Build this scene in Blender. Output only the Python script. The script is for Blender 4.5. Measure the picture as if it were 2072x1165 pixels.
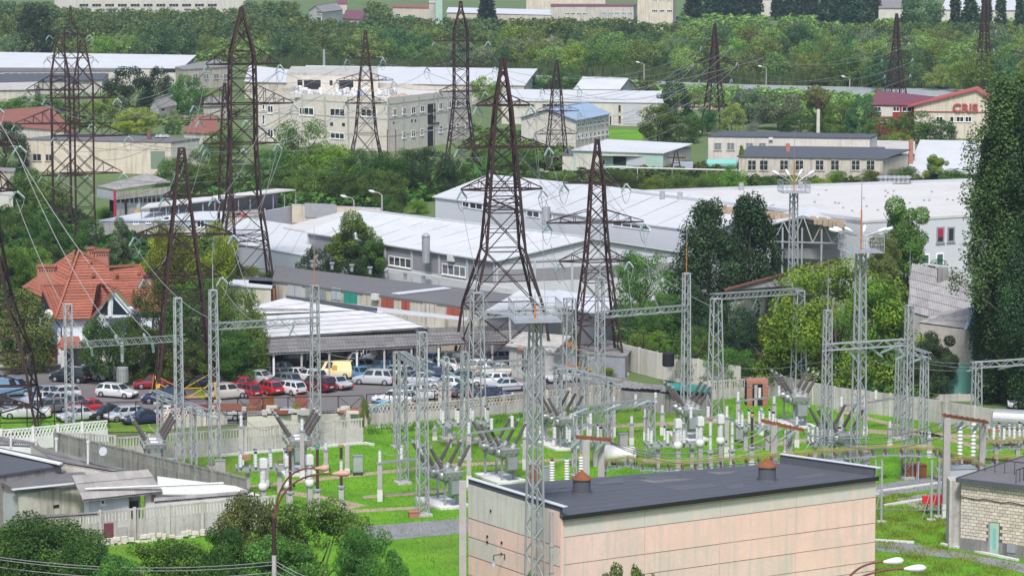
import bpy, math, random
import numpy as np
from mathutils import Vector
S = bpy.context.scene
R = math.radians
for o in list(bpy.data.objects): bpy.data.objects.remove(o)
# ---------------- camera ----------------
FPX, PITCH, CH = 6410.0, R(7.13), 50.0
cd = bpy.data.cameras.new('camera'); cam = bpy.data.objects.new('camera', cd)
S.collection.objects.link(cam); S.camera = cam
cam.location = (0, 0, CH); cam.rotation_euler = (R(90) - PITCH, 0, 0)
cd.sensor_width = 36; cd.lens = FPX * 36 / 2072; cd.clip_start = 1; cd.clip_end = 9000
# ---------------- sky, sun, exposure ----------------
SUN_EL, SUN_ROT = R(54), R(184)
w = bpy.data.worlds.new('World'); S.world = w; w.use_nodes = True
nt = w.node_tree; sky = nt.nodes.new('ShaderNodeTexSky'); sky.sky_type = 'NISHITA'; sky.sun_disc = False
sky.sun_elevation = SUN_EL; sky.sun_rotation = SUN_ROT; sky.air_density = 1.0; sky.dust_density = 2.2; sky.ozone_density = 1.0
bg = nt.nodes['Background']; bg.inputs['Strength'].default_value = 0.115
nt.links.new(sky.outputs[0], bg.inputs[0])
sl = bpy.data.lights.new('sun', 'SUN'); sl.energy = 2.5; sl.angle = R(10); sl.color = (1, .98, .95)
so = bpy.data.objects.new('sun', sl); S.collection.objects.link(so); so.location = (0, 0, 200)
sd = Vector((math.sin(SUN_ROT) * math.cos(SUN_EL), math.cos(SUN_ROT) * math.cos(SUN_EL), math.sin(SUN_EL)))
so.rotation_euler = sd.to_track_quat('Z', 'Y').to_euler()
S.view_settings.view_transform = 'Standard'; S.view_settings.look = 'None'
S.view_settings.exposure = 0.72; S.view_settings.gamma = 1; S.view_settings.use_curve_mapping = False
# ---------------- geometry of the place ----------------
cp, sp = math.cos(PITCH), math.sin(PITCH)
def ray(px, py):
    x = (px - 1036) / FPX; u = (582.5 - py) / FPX
    return Vector((x, cp + u * sp, -sp + u * cp))
def G(px, py, z=0.0):
    d = ray(px, py); t = (z - CH) / d.z
    return Vector((d.x * t, d.y * t, z))
def P(px, py, Y):
    d = ray(px, py); t = Y / d.y
    return Vector((d.x * t, Y, CH + d.z * t))
def SC(p): return FPX / (p[1] * cp)          # photo pixels per metre there
def WP(A, B, px, py):                          # a photo point on the vertical plane through A, B -> (metres along, z)
    d = ray(px, py); n = Vector((B[1] - A[1], A[0] - B[0], 0)); c = Vector((0, 0, CH))
    t = n.dot(Vector(A) - c) / n.dot(d); q = c + d * t
    L = Vector((B[0] - A[0], B[1] - A[1], 0)); return (q - Vector(A)).dot(L.normalized()), q.z
# ---------------- materials ----------------
MATS = {}
def newmat(name):
    m = bpy.data.materials.new(name); m.use_nodes = True; n = m.node_tree
    return m, n, n.nodes['Principled BSDF']
def nd(n, t, **k):
    x = n.nodes.new('ShaderNode' + t)
    for a, b in k.items(): setattr(x, a, b)
    return x
def mat(name, col, rough=.8, metal=0., var=.25, scale=.6, streak=0., dirt=None, bump=0., bscale=8., rnd=0., spec=.3, band=None):
    """procedural surface: big soft blotches, fine grain, optional rain streaks, dirt colour and relief"""
    if name in MATS: return MATS[name]
    m, n, b = newmat(name); L = n.links.new
    tc = nd(n, 'TexCoord'); geo = nd(n, 'NewGeometry')
    co = geo.outputs['Position'] if rnd == 0 else tc.outputs['Object']
    n1 = nd(n, 'TexNoise'); n1.inputs['Scale'].default_value = scale; n1.inputs['Detail'].default_value = 6; n1.inputs['Roughness'].default_value = .65
    L(co, n1.inputs['Vector'])
    n2 = nd(n, 'TexNoise'); n2.inputs['Scale'].default_value = scale * 9; n2.inputs['Detail'].default_value = 3
    L(co, n2.inputs['Vector'])
    mx = nd(n, 'Math', operation='ADD'); L(n1.outputs[0], mx.inputs[0])
    m2 = nd(n, 'Math', operation='MULTIPLY'); L(n2.outputs[0], m2.inputs[0]); m2.inputs[1].default_value = .5
    L(m2.outputs[0], mx.inputs[1])
    rp = nd(n, 'ValToRGB'); rp.color_ramp.elements[0].position = .45; rp.color_ramp.elements[1].position = 1.05
    d = dirt or tuple(c * (1 - var) * .8 for c in col)
    lo = tuple(c * (1 - var) for c in col) if dirt is None else tuple(.5 * a + .5 * q for a, q in zip(col, d))
    hi = tuple(min(.95, c * (1 + var * .6)) for c in col)
    rp.color_ramp.elements[0].color = (*lo, 1); rp.color_ramp.elements[1].color = (*hi, 1)
    e = rp.color_ramp.elements.new(.72); e.color = (*col, 1)
    L(mx.outputs[0], rp.inputs[0]); out = rp.outputs[0]
    if streak:
        mp = nd(n, 'Mapping'); mp.inputs['Scale'].default_value = (2.2, 2.2, .16); L(co, mp.inputs[0])
        n3 = nd(n, 'TexNoise'); n3.inputs['Scale'].default_value = 1.1; n3.inputs['Detail'].default_value = 5; L(mp.outputs[0], n3.inputs['Vector'])
        r3 = nd(n, 'ValToRGB'); r3.color_ramp.elements[0].position = .5; r3.color_ramp.elements[1].position = .68
        r3.color_ramp.elements[0].color = (0, 0, 0, 1); r3.color_ramp.elements[1].color = (streak,) * 3 + (1,)
        L(n3.outputs[0], r3.inputs[0])
        mm = nd(n, 'MixRGB'); L(r3.outputs[0], mm.inputs[0]); L(out, mm.inputs[1]); mm.inputs[2].default_value = (*d, 1); out = mm.outputs[0]
    if rnd:
        oi = nd(n, 'ObjectInfo'); hs = nd(n, 'HueSaturation')
        a = nd(n, 'MapRange'); a.inputs[3].default_value = 1 - rnd; a.inputs[4].default_value = 1 + rnd
        L(oi.outputs['Random'], a.inputs[0]); L(a.outputs[0], hs.inputs['Value']); L(out, hs.inputs['Color']); out = hs.outputs[0]
    L(out, b.inputs['Base Color']); b.inputs['Roughness'].default_value = rough; b.inputs['Metallic'].default_value = metal
    b.inputs['Specular IOR Level'].default_value = spec
    if bump:
        n4 = nd(n, 'TexNoise'); n4.inputs['Scale'].default_value = bscale; n4.inputs['Detail'].default_value = 4; L(co, n4.inputs['Vector'])
        bp = nd(n, 'Bump'); bp.inputs['Strength'].default_value = bump; bp.inputs['Distance'].default_value = .1
        L(n4.outputs[0], bp.inputs['Height']); L(bp.outputs[0], b.inputs['Normal'])
    MATS[name] = m; return m
def leafmat(name, col, yel=.2, var=.46):
    if name in MATS: return MATS[name]
    m, n, b = newmat(name); L = n.links.new
    oi = nd(n, 'ObjectInfo'); geo = nd(n, 'NewGeometry')
    ns = nd(n, 'TexNoise'); ns.inputs['Scale'].default_value = .55; ns.inputs['Detail'].default_value = 3; L(geo.outputs['Position'], ns.inputs['Vector'])
    rp = nd(n, 'ValToRGB'); rp.color_ramp.elements[0].position = .3; rp.color_ramp.elements[1].position = .72
    rp.color_ramp.elements[0].color = (*[c * (1 - var) for c in col], 1)  # darker blotches vary the leaf tone and paint in extra shading contrast
    rp.color_ramp.elements[1].color = (min(.6, col[0] * (1.25 + yel)), min(.6, col[1] * 1.3), col[2] * 1.05, 1)
    L(ns.outputs[0], rp.inputs[0])
    wn = nd(n, 'TexWhiteNoise', noise_dimensions='3D'); L(geo.outputs['True Normal'], wn.inputs['Vector'])
    mr = nd(n, 'MapRange'); mr.inputs[3].default_value = .7; mr.inputs[4].default_value = 1.3; L(wn.outputs['Value'], mr.inputs[0])
    mr2 = nd(n, 'MapRange'); mr2.inputs[3].default_value = .62; mr2.inputs[4].default_value = 1.42; L(oi.outputs['Random'], mr2.inputs[0])
    mu = nd(n, 'Math', operation='MULTIPLY'); L(mr.outputs[0], mu.inputs[0]); L(mr2.outputs[0], mu.inputs[1])
    hm = nd(n, 'Math', operation='MULTIPLY_ADD'); L(oi.outputs['Random'], hm.inputs[0]); hm.inputs[1].default_value = 7.31; hm.inputs[2].default_value = 0
    fr = nd(n, 'Math', operation='FRACT'); L(hm.outputs[0], fr.inputs[0])
    mh = nd(n, 'MapRange'); mh.inputs[3].default_value = .465; mh.inputs[4].default_value = .53; L(fr.outputs[0], mh.inputs[0])
    hs = nd(n, 'HueSaturation'); L(rp.outputs[0], hs.inputs['Color']); L(mu.outputs[0], hs.inputs['Value']); L(mh.outputs[0], hs.inputs['Hue'])
    L(hs.outputs[0], b.inputs['Base Color']); b.inputs['Roughness'].default_value = .55; b.inputs['Specular IOR Level'].default_value = .25
    tr = nd(n, 'BsdfTranslucent'); L(hs.outputs[0], tr.inputs[0]); mx = nd(n, 'MixShader'); mx.inputs[0].default_value = .3
    L(b.outputs[0], mx.inputs[1]); L(tr.outputs[0], mx.inputs[2]); L(mx.outputs[0], n.nodes['Material Output'].inputs[0])
    MATS[name] = m; return m
def glassmat(name, col=(.02, .03, .035), rough=.08):
    if name in MATS: return MATS[name]
    m, n, b = newmat(name); b.inputs['Base Color'].default_value = (*col, 1); b.inputs['Roughness'].default_value = rough
    b.inputs['Specular IOR Level'].default_value = .6; MATS[name] = m; return m
def M(k): return MATS[k]
mat('galv', (.37, .38, .395), .5, .35, .18, 1.5, rnd=.08, spec=.4)
mat('rust_steel', (.036, .019, .018), .8, .1, .5, .8, dirt=(.075, .028, .02), rnd=.12)
mat('rust', (.20, .07, .03), .9, 0, .45, 3, dirt=(.08, .03, .02))
mat('yellow_steel', (.55, .32, .03), .6, 0, .3, 2)
mat('concrete', (.42, .40, .37), .9, 0, .25, .5, streak=.5, dirt=(.16, .145, .125), bump=.3, bscale=6)
mat('concrete_dark', (.22, .21, .20), .9, 0, .35, .6, streak=.6, dirt=(.07, .065, .06), bump=.3)
mat('concrete_post', (.36, .33, .33), .9, 0, .2, 1.2, rnd=.1, bump=.2)
mat('white_paint', (.62, .62, .61), .7, 0, .10, 1, streak=.3, dirt=(.45, .42, .36))
mat('whitewash', (.58, .57, .54), .9, 0, .15, 2, dirt=(.4, .38, .33))
mat('cream', (.53, .475, .39), .9, 0, .2, .35, streak=.7, dirt=(.36, .30, .22))
mat('offwhite', (.53, .505, .45), .9, 0, .16, .35, streak=.55, dirt=(.38, .34, .28))
mat('beige', (.46, .42, .36), .9, 0, .2, .3, streak=.6, dirt=(.24, .2, .16))
mat('stucco_grey', (.46, .43, .37), .9, 0, .25, .3, streak=.7, dirt=(.2, .17, .14))
mat('limestone', (.52, .48, .42), .9, 0, .25, 1.2, dirt=(.34, .30, .25), bump=.4, bscale=4)
mat('limeblock', (.54, .475, .39), .9, 0, .22, 1.6, dirt=(.42, .36, .28), bump=.3, bscale=9, rnd=.16)
mat('mortar', (.12, .10, .085), .95)
mat('pink', (.70, .475, .405), .9, 0, .16, .45, streak=.55, dirt=(.50, .45, .39), bump=.15)
mat('pink_grey', (.65, .475, .41), .9, 0, .2, .45, streak=.7, dirt=(.45, .43, .37), bump=.15)
mat('pale_green', (.50, .47, .42), .9, 0, .2, .5, streak=.8, dirt=(.66, .49, .42), bump=.15)
mat('seam', (.38, .25, .19), .95)
mat('roof_felt', (.075, .08, .094), .85, 0, .3, .5, streak=0, dirt=(.12, .12, .125), bump=.2, bscale=2)
mat('roof_felt_old', (.13, .125, .13), .9, 0, .35, .25, dirt=(.22, .20, .17))
mat('roof_white', (.51, .515, .52), .65, 0, .1, .18, dirt=(.38, .37, .36))
mat('roof_cream', (.52, .505, .48), .7, 0, .1, .14, dirt=(.38, .33, .29))
mat('asbestos', (.42, .40, .385), .95, 0, .3, .5, dirt=(.20, .185, .175), rnd=.0, bump=.25)
mat('asbestos_pale', (.46, .46, .47), .9, 0, .2, .5, dirt=(.34, .33, .33), bump=.2)
mat('panel_grey', (.42, .43, .46), .6, 0, .05, .3)
mat('panel_dark', (.25, .245, .26), .6, 0, .08, .3)
mat('panel_light', (.52, .53, .56), .6, 0, .05, .3)
mat('blue_roof', (.25, .33, .44), .5, 0, .2, .3, dirt=(.42, .47, .52))
mat('blue_wall', (.36, .40, .46), .7, 0, .12, .4)
mat('lightblue_wall', (.62, .68, .76), .8, 0, .1, .5)
mat('red_roof', (.34, .075, .06), .6, 0, .15, .5)
mat('maroon_roof', (.16, .045, .06), .6, 0, .2, .5)
mat('brown_roof', (.22, .085, .06), .8, 0, .3, .4, dirt=(.12, .06, .05))
mat('red_panel', (.35, .02, .05), .5, 0, .1, 1)
mat('tile', (.27, .095, .062), .8, 0, .3, 1.2, dirt=(.20, .065, .045), rnd=.16)
mat('brick_red', (.34, .15, .105), .9, 0, .3, 3, dirt=(.3, .12, .08))
mat('teal_paint', (.03, .24, .20), .6, 0, .15, 1)
mat('green_pale_wall', (.32, .45, .38), .8, 0, .2, .4)
mat('aqua_sheet', (.17, .42, .37), .6, 0, .1, .4)
mat('door_red', (.34, .08, .055), .7, 0, .3, 2, streak=.4, dirt=(.15, .06, .05))
mat('grey_metal', (.30, .31, .33), .55, .3, .2, 1)
mat('green_metal', (.17, .22, .17), .6, .1, .1, 1)
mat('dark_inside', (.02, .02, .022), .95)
mat('black', (.015, .015, .016), .7)
mat('ceramic', (.60, .59, .58), .35, 0, .08, 3)
mat('ceramic_brown', (.085, .045, .035), .3, 0, .2, 3)
mat('bushing', (.105, .085, .085), .4, 0, .12, 3, rnd=.08)
mat('insul_glass', (.34, .48, .44), .5, 0, .12, 4, spec=.3)
mat('insul_pale', (.46, .54, .52), .5, 0, .08, 4, spec=.3)
mat('silver', (.42, .42, .41), .4, .5, .15, 3)
mat('red_paint', (.62, .02, .03), .6, 0, .15, 2)
mat('yellow_paint', (.50, .32, .06), .6, 0, .2, 2)
mat('green_paint', (.03, .30, .16), .6, 0, .2, 2)
mat('orange_paint', (.42, .15, .04), .7, 0, .25, 2)
mat('bark', (.09, .07, .05), .95, 0, .3, 5, bump=.5)
mat('asphalt', (.145, .133, .130), .95, 0, .2, .12, dirt=(.24, .215, .20), bump=.2, bscale=20)
mat('old_asphalt', (.21, .20, .22), .95, 0, .3, .5, dirt=(.12, .14, .09), bump=.3, bscale=8)
mat('dirt_path', (.34, .26, .19), .95, 0, .25, .8, dirt=(.15, .17, .07), bump=.3)
mat('gravel_mat', (.30, .29, .27), .95, 0, .5, 6, bump=.6, bscale=12)
mat('wire', (.25, .25, .26), .6, .3, .1, 2)
mat('tyre', (.018, .018, .018), .9); mat('rim', (.45, .46, .48), .35, .7)
mat('lamp_rusty', (.46, .27, .20), .6, 0, .5, 12, dirt=(.25, .1, .05)); mat('lamp_white', (.66, .66, .70), .35, 0, .05, 4)
mat('lamp_arm', (.16, .055, .045), .7, .1, .5, 4)
glassmat('glass'); glassmat('glass_teal', (.06, .12, .12), .1); glassmat('glass_light', (.16, .19, .21), .12)
mat('win_white', (.78, .78, .78), .5)
mat('water', (.42, .44, .46), .25, 0, .12, .08, spec=.6, bump=.08, bscale=.8)  # pale base colour paints in part of the sky's reflection
mat('soil', (.095, .14, .045), .95, 0, .4, .05, dirt=(.15, .13, .075), bump=.3, bscale=2)
for n_, c_, y_ in (('leaf_dark', (.055, .112, .036), .1), ('leaf_mid', (.085, .178, .034), .2), ('leaf_fresh', (.135, .245, .035), .3),
                   ('leaf_bright', (.18, .28, .030), .3), ('leaf_grey', (.155, .215, .125), .1), ('leaf_deep', (.036, .076, .030), .1),
                   ('leaf_far', (.160, .275, .072), .25), ('leaf_far_dark', (.072, .146, .056), .1), ('leaf_olive', (.16, .20, .060), .3),
                   ('leaf_silver', (.26, .27, .23), .1), ('reed', (.12, .19, .070), .3), ('grass', (.135, .30, .026), .35)):
    leafmat(n_, c_, y_)
for n_, c_ in dict(white=(.66, .66, .66), black=(.012, .013, .017), silver=(.46, .47, .49), grey=(.13, .135, .145), red=(.45, .015, .025), maroon=(.13, .012, .025),
                   navy=(.02, .035, .09), blue=(.10, .25, .42), cream=(.82, .68, .36), champagne=(.50, .47, .42), darkred=(.26, .015, .03), skyblue=(.30, .48, .62)).items():
    m_ = mat('car_' + n_, c_, .28, .15, .04, 1, spec=.5); m_.node_tree.nodes['Principled BSDF'].inputs['Coat Weight'].default_value = .6
# ---------------- mesh building ----------------
COL = S.collection
class MB:
    def __init__(s): s.v = []; s.f = []
    def add(s, vs, fs):
        b = len(s.v); s.v += [tuple(v) for v in vs]; s.f += [tuple(i + b for i in f) for f in fs]; return s
    def box(s, x0, y0, z0, x1, y1, z1):
        return s.add([(x0, y0, z0), (x1, y0, z0), (x1, y1, z0), (x0, y1, z0), (x0, y0, z1), (x1, y0, z1), (x1, y1, z1), (x0, y1, z1)],
                     [(0, 3, 2, 1), (4, 5, 6, 7), (0, 1, 5, 4), (1, 2, 6, 5), (2, 3, 7, 6), (3, 0, 4, 7)])
    def cb(s, cx, cy, cz, sx, sy, sz): return s.box(cx - sx / 2, cy - sy / 2, cz - sz / 2, cx + sx / 2, cy + sy / 2, cz + sz / 2)
    def bar(s, p, q, w, h=None):
        p = Vector(p); q = Vector(q); d = q - p
        if d.length < 1e-6: return s
        d.normalize(); up = Vector((0, 0, 1)) if abs(d.z) < .9 else Vector((0, 1, 0))
        a = d.cross(up).normalized() * w / 2; b = a.cross(d).normalized() * (h or w) / 2
        return s.add([p - a - b, p + a - b, p + a + b, p - a + b, q - a - b, q + a - b, q + a + b, q - a + b],
                     [(0, 3, 2, 1), (4, 5, 6, 7), (0, 1, 5, 4), (1, 2, 6, 5), (2, 3, 7, 6), (3, 0, 4, 7)])
    def tube(s, p, q, r, n=6, r2=None, caps=True):
        p = Vector(p); q = Vector(q); d = (q - p).normalized(); up = Vector((0, 0, 1)) if abs(d.z) < .9 else Vector((0, 1, 0))
        a = d.cross(up).normalized(); b = a.cross(d).normalized(); r2 = r if r2 is None else r2; k = len(s.v)
        for c, rr in ((p, r), (q, r2)):
            for i in range(n):
                t = 2 * math.pi * i / n; s.v.append(tuple(c + a * rr * math.cos(t) + b * rr * math.sin(t)))
        for i in range(n): j = (i + 1) % n; s.f.append((k + i, k + j, k + n + j, k + n + i))
        if caps: s.f.append(tuple(k + i for i in range(n))[::-1]); s.f.append(tuple(k + n + i for i in range(n)))
        return s
    def path(s, pts, r, n=5):
        for a, b in zip(pts[:-1], pts[1:]): s.tube(a, b, r, n, caps=False)
        return s
    def lathe(s, prof, n=10, c=(0, 0, 0), axis=None):
        """profile of (radius, height) round z, or round any axis vector"""
        c = Vector(c); ax = Vector(axis or (0, 0, 1)).normalized(); up = Vector((1, 0, 0)) if abs(ax.x) < .9 else Vector((0, 1, 0))
        a = ax.cross(up).normalized(); b = ax.cross(a).normalized(); k = len(s.v)
        for r, h in prof:
            for i in range(n):
                t = 2 * math.pi * i / n; s.v.append(tuple(c + ax * h + a * r * math.cos(t) + b * r * math.sin(t)))
        for j in range(len(prof) - 1):
            for i in range(n): l = (i + 1) % n; s.f.append((k + j * n + i, k + (j + 1) * n + i, k + (j + 1) * n + l, k + j * n + l))
        s.f.append(tuple(k + i for i in range(n))); s.f.append(tuple(k + (len(prof) - 1) * n + i for i in range(n))[::-1])
        return s
    def quad(s, a, b, c, d): return s.add([a, b, c, d], [(0, 1, 2, 3)])
    def slab(s, pts, t):
        """a flat polygon given thickness t downwards"""
        n = len(pts); P_ = [Vector(p) for p in pts]
        return s.add(P_ + [p - Vector((0, 0, t)) for p in P_], [tuple(range(n)), tuple(range(2 * n - 1, n - 1, -1))] + [((i + 1) % n, i, i + n, (i + 1) % n + n) for i in range(n)])
    def mesh(s, name, m, origin=(0, 0, 0), smooth=False):
        me = bpy.data.meshes.new(name); ox, oy, oz = origin
        me.from_pydata([(x - ox, y - oy, z - oz) for x, y, z in s.v], [], s.f)
        if m: me.materials.append(MATS[m] if isinstance(m, str) else m)
        if smooth: me.polygons.foreach_set('use_smooth', [True] * len(me.polygons))
        me.update(); return me
def tagp(o, label=None, cat=None, group=None, kind=None):
    if label: o['label'] = label
    if cat: o['category'] = cat
    if group: o['group'] = group
    if kind: o['kind'] = kind
    return o
def root(name, loc, label, cat, group=None, rz=0, sc=None):
    o = bpy.data.objects.new(name, None); COL.objects.link(o); o.location = loc; o.rotation_euler = (0, 0, rz); o.empty_display_size = .5
    if sc: o.scale = sc
    return tagp(o, label, cat, group)
def obj(name, mb, m, parent=None, origin=(0, 0, 0), label=None, kind=None, smooth=False, loc=None):
    me = mb if isinstance(mb, bpy.types.Mesh) else mb.mesh(name, m, origin, smooth)
    o = bpy.data.objects.new(name, me); COL.objects.link(o)
    if parent: o.parent = parent
    if loc is not None: o.location = loc
    return tagp(o, label, kind=kind)
def part(name, mb, m, t, label=None, kind=None, smooth=False):
    """a part whose vertices are in world coordinates, hung on thing t (no rotation); may hang on a part of it"""
    r = t
    org = Vector(t.location) if t.parent is None else Vector(t.parent.location)
    return obj(name, mb, m, t, org, label, kind, smooth)
def single(name, mb, m, label, cat, group=None, base=None, smooth=False):
    b = Vector(base) if base is not None else Vector(mb.v[0]); o = obj(name, mb, m, None, b, smooth=smooth); o.location = b
    return tagp(o, label, cat, group)
def struct(name, mb, m, kind='structure'): return obj(name, mb, m, kind=kind)
def kids(o): return KID.get(o.name, [])
def copy_tree(src, loc, rz=0, label=None, group=None, sc=None, recolor=None):
    r = src.copy(); COL.objects.link(r); r.location = loc; r.rotation_euler = (0, 0, rz)
    if sc: r.scale = sc
    if label: r['label'] = label
    if group: r['group'] = group
    def rec(a, b):
        for ch in a.children:
            c = ch.copy(); COL.objects.link(c); c.parent = b
            if recolor and ch.name.split('.')[0] in recolor[0]: c.material_slots[0].link = 'OBJECT'; c.material_slots[0].material = recolor[1]
            rec(ch, c)
    rec(src, r); return r
def pick(src, used, loc, rz=0, label=None, group=None, sc=None):
    """the first use moves the prototype itself, the rest copy it"""
    if src.name in used: return copy_tree(src, loc, rz, label, group, sc)
    used.add(src.name); src.location = loc; src.rotation_euler = (0, 0, rz)
    if sc: src.scale = sc
    tagp(src, label, None, group); return src
USED = set()
def gp(pts, z=0): return [G(x, y, z) for x, y in pts]
def sheet(name, pts, m, z, kind='structure'):
    mb = MB(); mb.slab(gp(pts, z), .02 if z > .03 else .01); return struct(name, mb, m, kind)
rng = random.Random(7)
# ---------------- ground, water, roads ----------------
g = MB(); g.slab([(-1300, 90, -.03), (1300, 90, -.03), (1300, 3000, -.03), (-1300, 3000, -.03)], .5); struct('ground', g, 'soil')
m_, n_, b_ = newmat('grass_ground'); L_ = n_.links.new
ge_ = nd(n_, 'NewGeometry'); a_ = nd(n_, 'TexNoise'); a_.inputs['Scale'].default_value = .16; a_.inputs['Detail'].default_value = 8; a_.inputs['Roughness'].default_value = .7
L_(ge_.outputs['Position'], a_.inputs['Vector']); r_ = nd(n_, 'ValToRGB')
for i_, (p_, c_) in enumerate(((.30, (.075, .19, .018)), (.44, (.105, .26, .018)), (.60, (.15, .33, .022)), (.78, (.22, .37, .04)))):
    e_ = r_.color_ramp.elements[i_] if i_ < 2 else r_.color_ramp.elements.new(p_)
    e_.position = p_; e_.color = (*c_, 1)
L_(a_.outputs[0], r_.inputs[0]); q_ = nd(n_, 'TexNoise'); q_.inputs['Scale'].default_value = .045; q_.inputs['Detail'].default_value = 7; L_(ge_.outputs['Position'], q_.inputs['Vector']); w_ = nd(n_, 'ValToRGB'); w_.color_ramp.elements[0].position = .5; w_.color_ramp.elements[1].position = .66; w_.color_ramp.elements[0].color = (0, 0, 0, 1); w_.color_ramp.elements[1].color = (.75, .75, .75, 1); L_(q_.outputs[0], w_.inputs[0]); x_ = nd(n_, 'MixRGB'); L_(w_.outputs[0], x_.inputs[0]); L_(r_.outputs[0], x_.inputs[1]); x_.inputs[2].default_value = (.16, .19, .045, 1); y_ = nd(n_, 'TexNoise'); y_.inputs['Scale'].default_value = .11; y_.inputs['Detail'].default_value = 9; y_.inputs['Roughness'].default_value = .75; L_(ge_.outputs['Position'], y_.inputs['Vector']); z_ = nd(n_, 'ValToRGB'); z_.color_ramp.elements[0].position = .60; z_.color_ramp.elements[1].position = .68; z_.color_ramp.elements[0].color = (0, 0, 0, 1); z_.color_ramp.elements[1].color = (.85, .85, .85, 1); L_(y_.outputs[0], z_.inputs[0]); v_ = nd(n_, 'MixRGB'); L_(z_.outputs[0], v_.inputs[0]); L_(x_.outputs[0], v_.inputs[1]); v_.inputs[2].default_value = (.22, .17, .10, 1); L_(v_.outputs[0], b_.inputs['Base Color']); b_.inputs['Roughness'].default_value = .9; b_.inputs['Specular IOR Level'].default_value = .1
c_ = nd(n_, 'TexNoise'); c_.inputs['Scale'].default_value = 5; c_.inputs['Detail'].default_value = 5; L_(ge_.outputs['Position'], c_.inputs['Vector'])
bp_ = nd(n_, 'Bump'); bp_.inputs['Strength'].default_value = .8; bp_.inputs['Distance'].default_value = .3; L_(c_.outputs[0], bp_.inputs['Height']); L_(bp_.outputs[0], b_.inputs['Normal'])
MATS['grass_ground'] = m_
LAWN = [(-400, 1400), (120, 900), (240, 890), (735, 884), (742, 858), (1060, 838), (1290, 815), (1500, 790), (1660, 802), (2130, 868), (2300, 1400)]
sheet('lawn', LAWN, 'grass_ground', .02)
sheet('car_park', [(-300, 742), (60, 740), (150, 728), (420, 722), (1180, 712), (1270, 765), (1290, 812), (1060, 836), (742, 856), (735, 838), (430, 862), (0, 866), (-300, 880)], 'asphalt', .02)
sheet('yard', [(430, 470), (560, 440), (740, 420), (900, 470), (620, 560), (430, 560)], 'asphalt', .02)
sheet('verge', [(-300, 842), (90, 838), (330, 848), (330, 872), (-300, 880)], 'grass_ground', .05)
sheet('verge', [(395, 788), (500, 780), (500, 800), (405, 806)], 'grass_ground', .05)
for q_ in ([(735, 1064), (1000, 1043), (1000, 1072), (740, 1096)], [(1740, 985), (1940, 955), (2000, 975), (1760, 1006)]):
    sheet('service_road', q_, 'old_asphalt', .05)
sheet('footpath', [(1760, 1092), (1850, 1100), (2072, 1140), (2200, 1165), (2100, 1165), (1950, 1130), (1760, 1112)], 'old_asphalt', .05)
sheet('gravel_bed', [(1810, 1008), (1960, 985), (1990, 1040), (1860, 1030)], 'gravel_mat', .05)
for q_ in ([(560, 988), (640, 1000), (745, 1022), (700, 1030), (660, 1012), (560, 996)], [(470, 985), (900, 938), (1180, 925), (1180, 930), (900, 944), (470, 991)], [(735, 1002), (1100, 975), (1200, 968), (1200, 972), (1100, 980), (735, 1008)],
           [(1060, 868), (1300, 855), (1560, 845), (1560, 850), (1300, 862), (1060, 874)], [(1500, 905), (1760, 868), (2072, 885), (2072, 893), (1760, 876), (1500, 912)], [(1700, 828), (2000, 905), (1980, 908), (1690, 832)],
           [(640, 1035), (940, 1018), (940, 1023), (640, 1041)]):
    sheet('dirt_path', q_, 'dirt_path', .045)
sheet('dirt_road', [(330, 240), (430, 222), (470, 216), (475, 224), (430, 240), (345, 262)], 'dirt_path', .04)
sheet('far_clearing', [(1220, 262), (1300, 262), (1300, 285), (1225, 290)], 'grass_ground', .04)
sheet('far_meadow', [(1370, 205), (1470, 205), (1470, 222), (1370, 222)], 'dirt_path', .04)
sheet('river', [(1060, 150), (1300, 163), (1500, 171), (2300, 189), (2300, 204), (1900, 201), (1500, 188), (1280, 178), (1060, 159)], 'water', .06)
sheet('far_meadow', [(-100, 112), (400, 96), (520, 92), (520, 118), (400, 122), (-100, 130)], 'grass_ground', .04)
k_ = MB()
for a_, b_ in (((1745, 998), (1935, 972)), ((1790, 1022), (1905, 1004)), ((1905, 1100), (2060, 1133)), ((1765, 1092), (1850, 1097)), ((2020, 990), (2060, 984))):
    k_.bar(G(*a_, .08), G(*b_, .08), .28, .2)
single('kerb', k_, 'whitewash', 'low whitewashed concrete kerbs edging the service paths on the right lawn', 'kerb')
k_ = MB()
for a_, b_ in (((440, 922), (735, 896)), ((735, 896), (756, 900)), ((742, 866), (900, 858)), ((0, 740), (100, 748))):
    k_.bar(G(*a_, .1), G(*b_, .1), .3, .25)
single('kerb', k_, 'whitewash', 'whitewashed kerb running along the foot of the slab wall', 'kerb')
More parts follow.
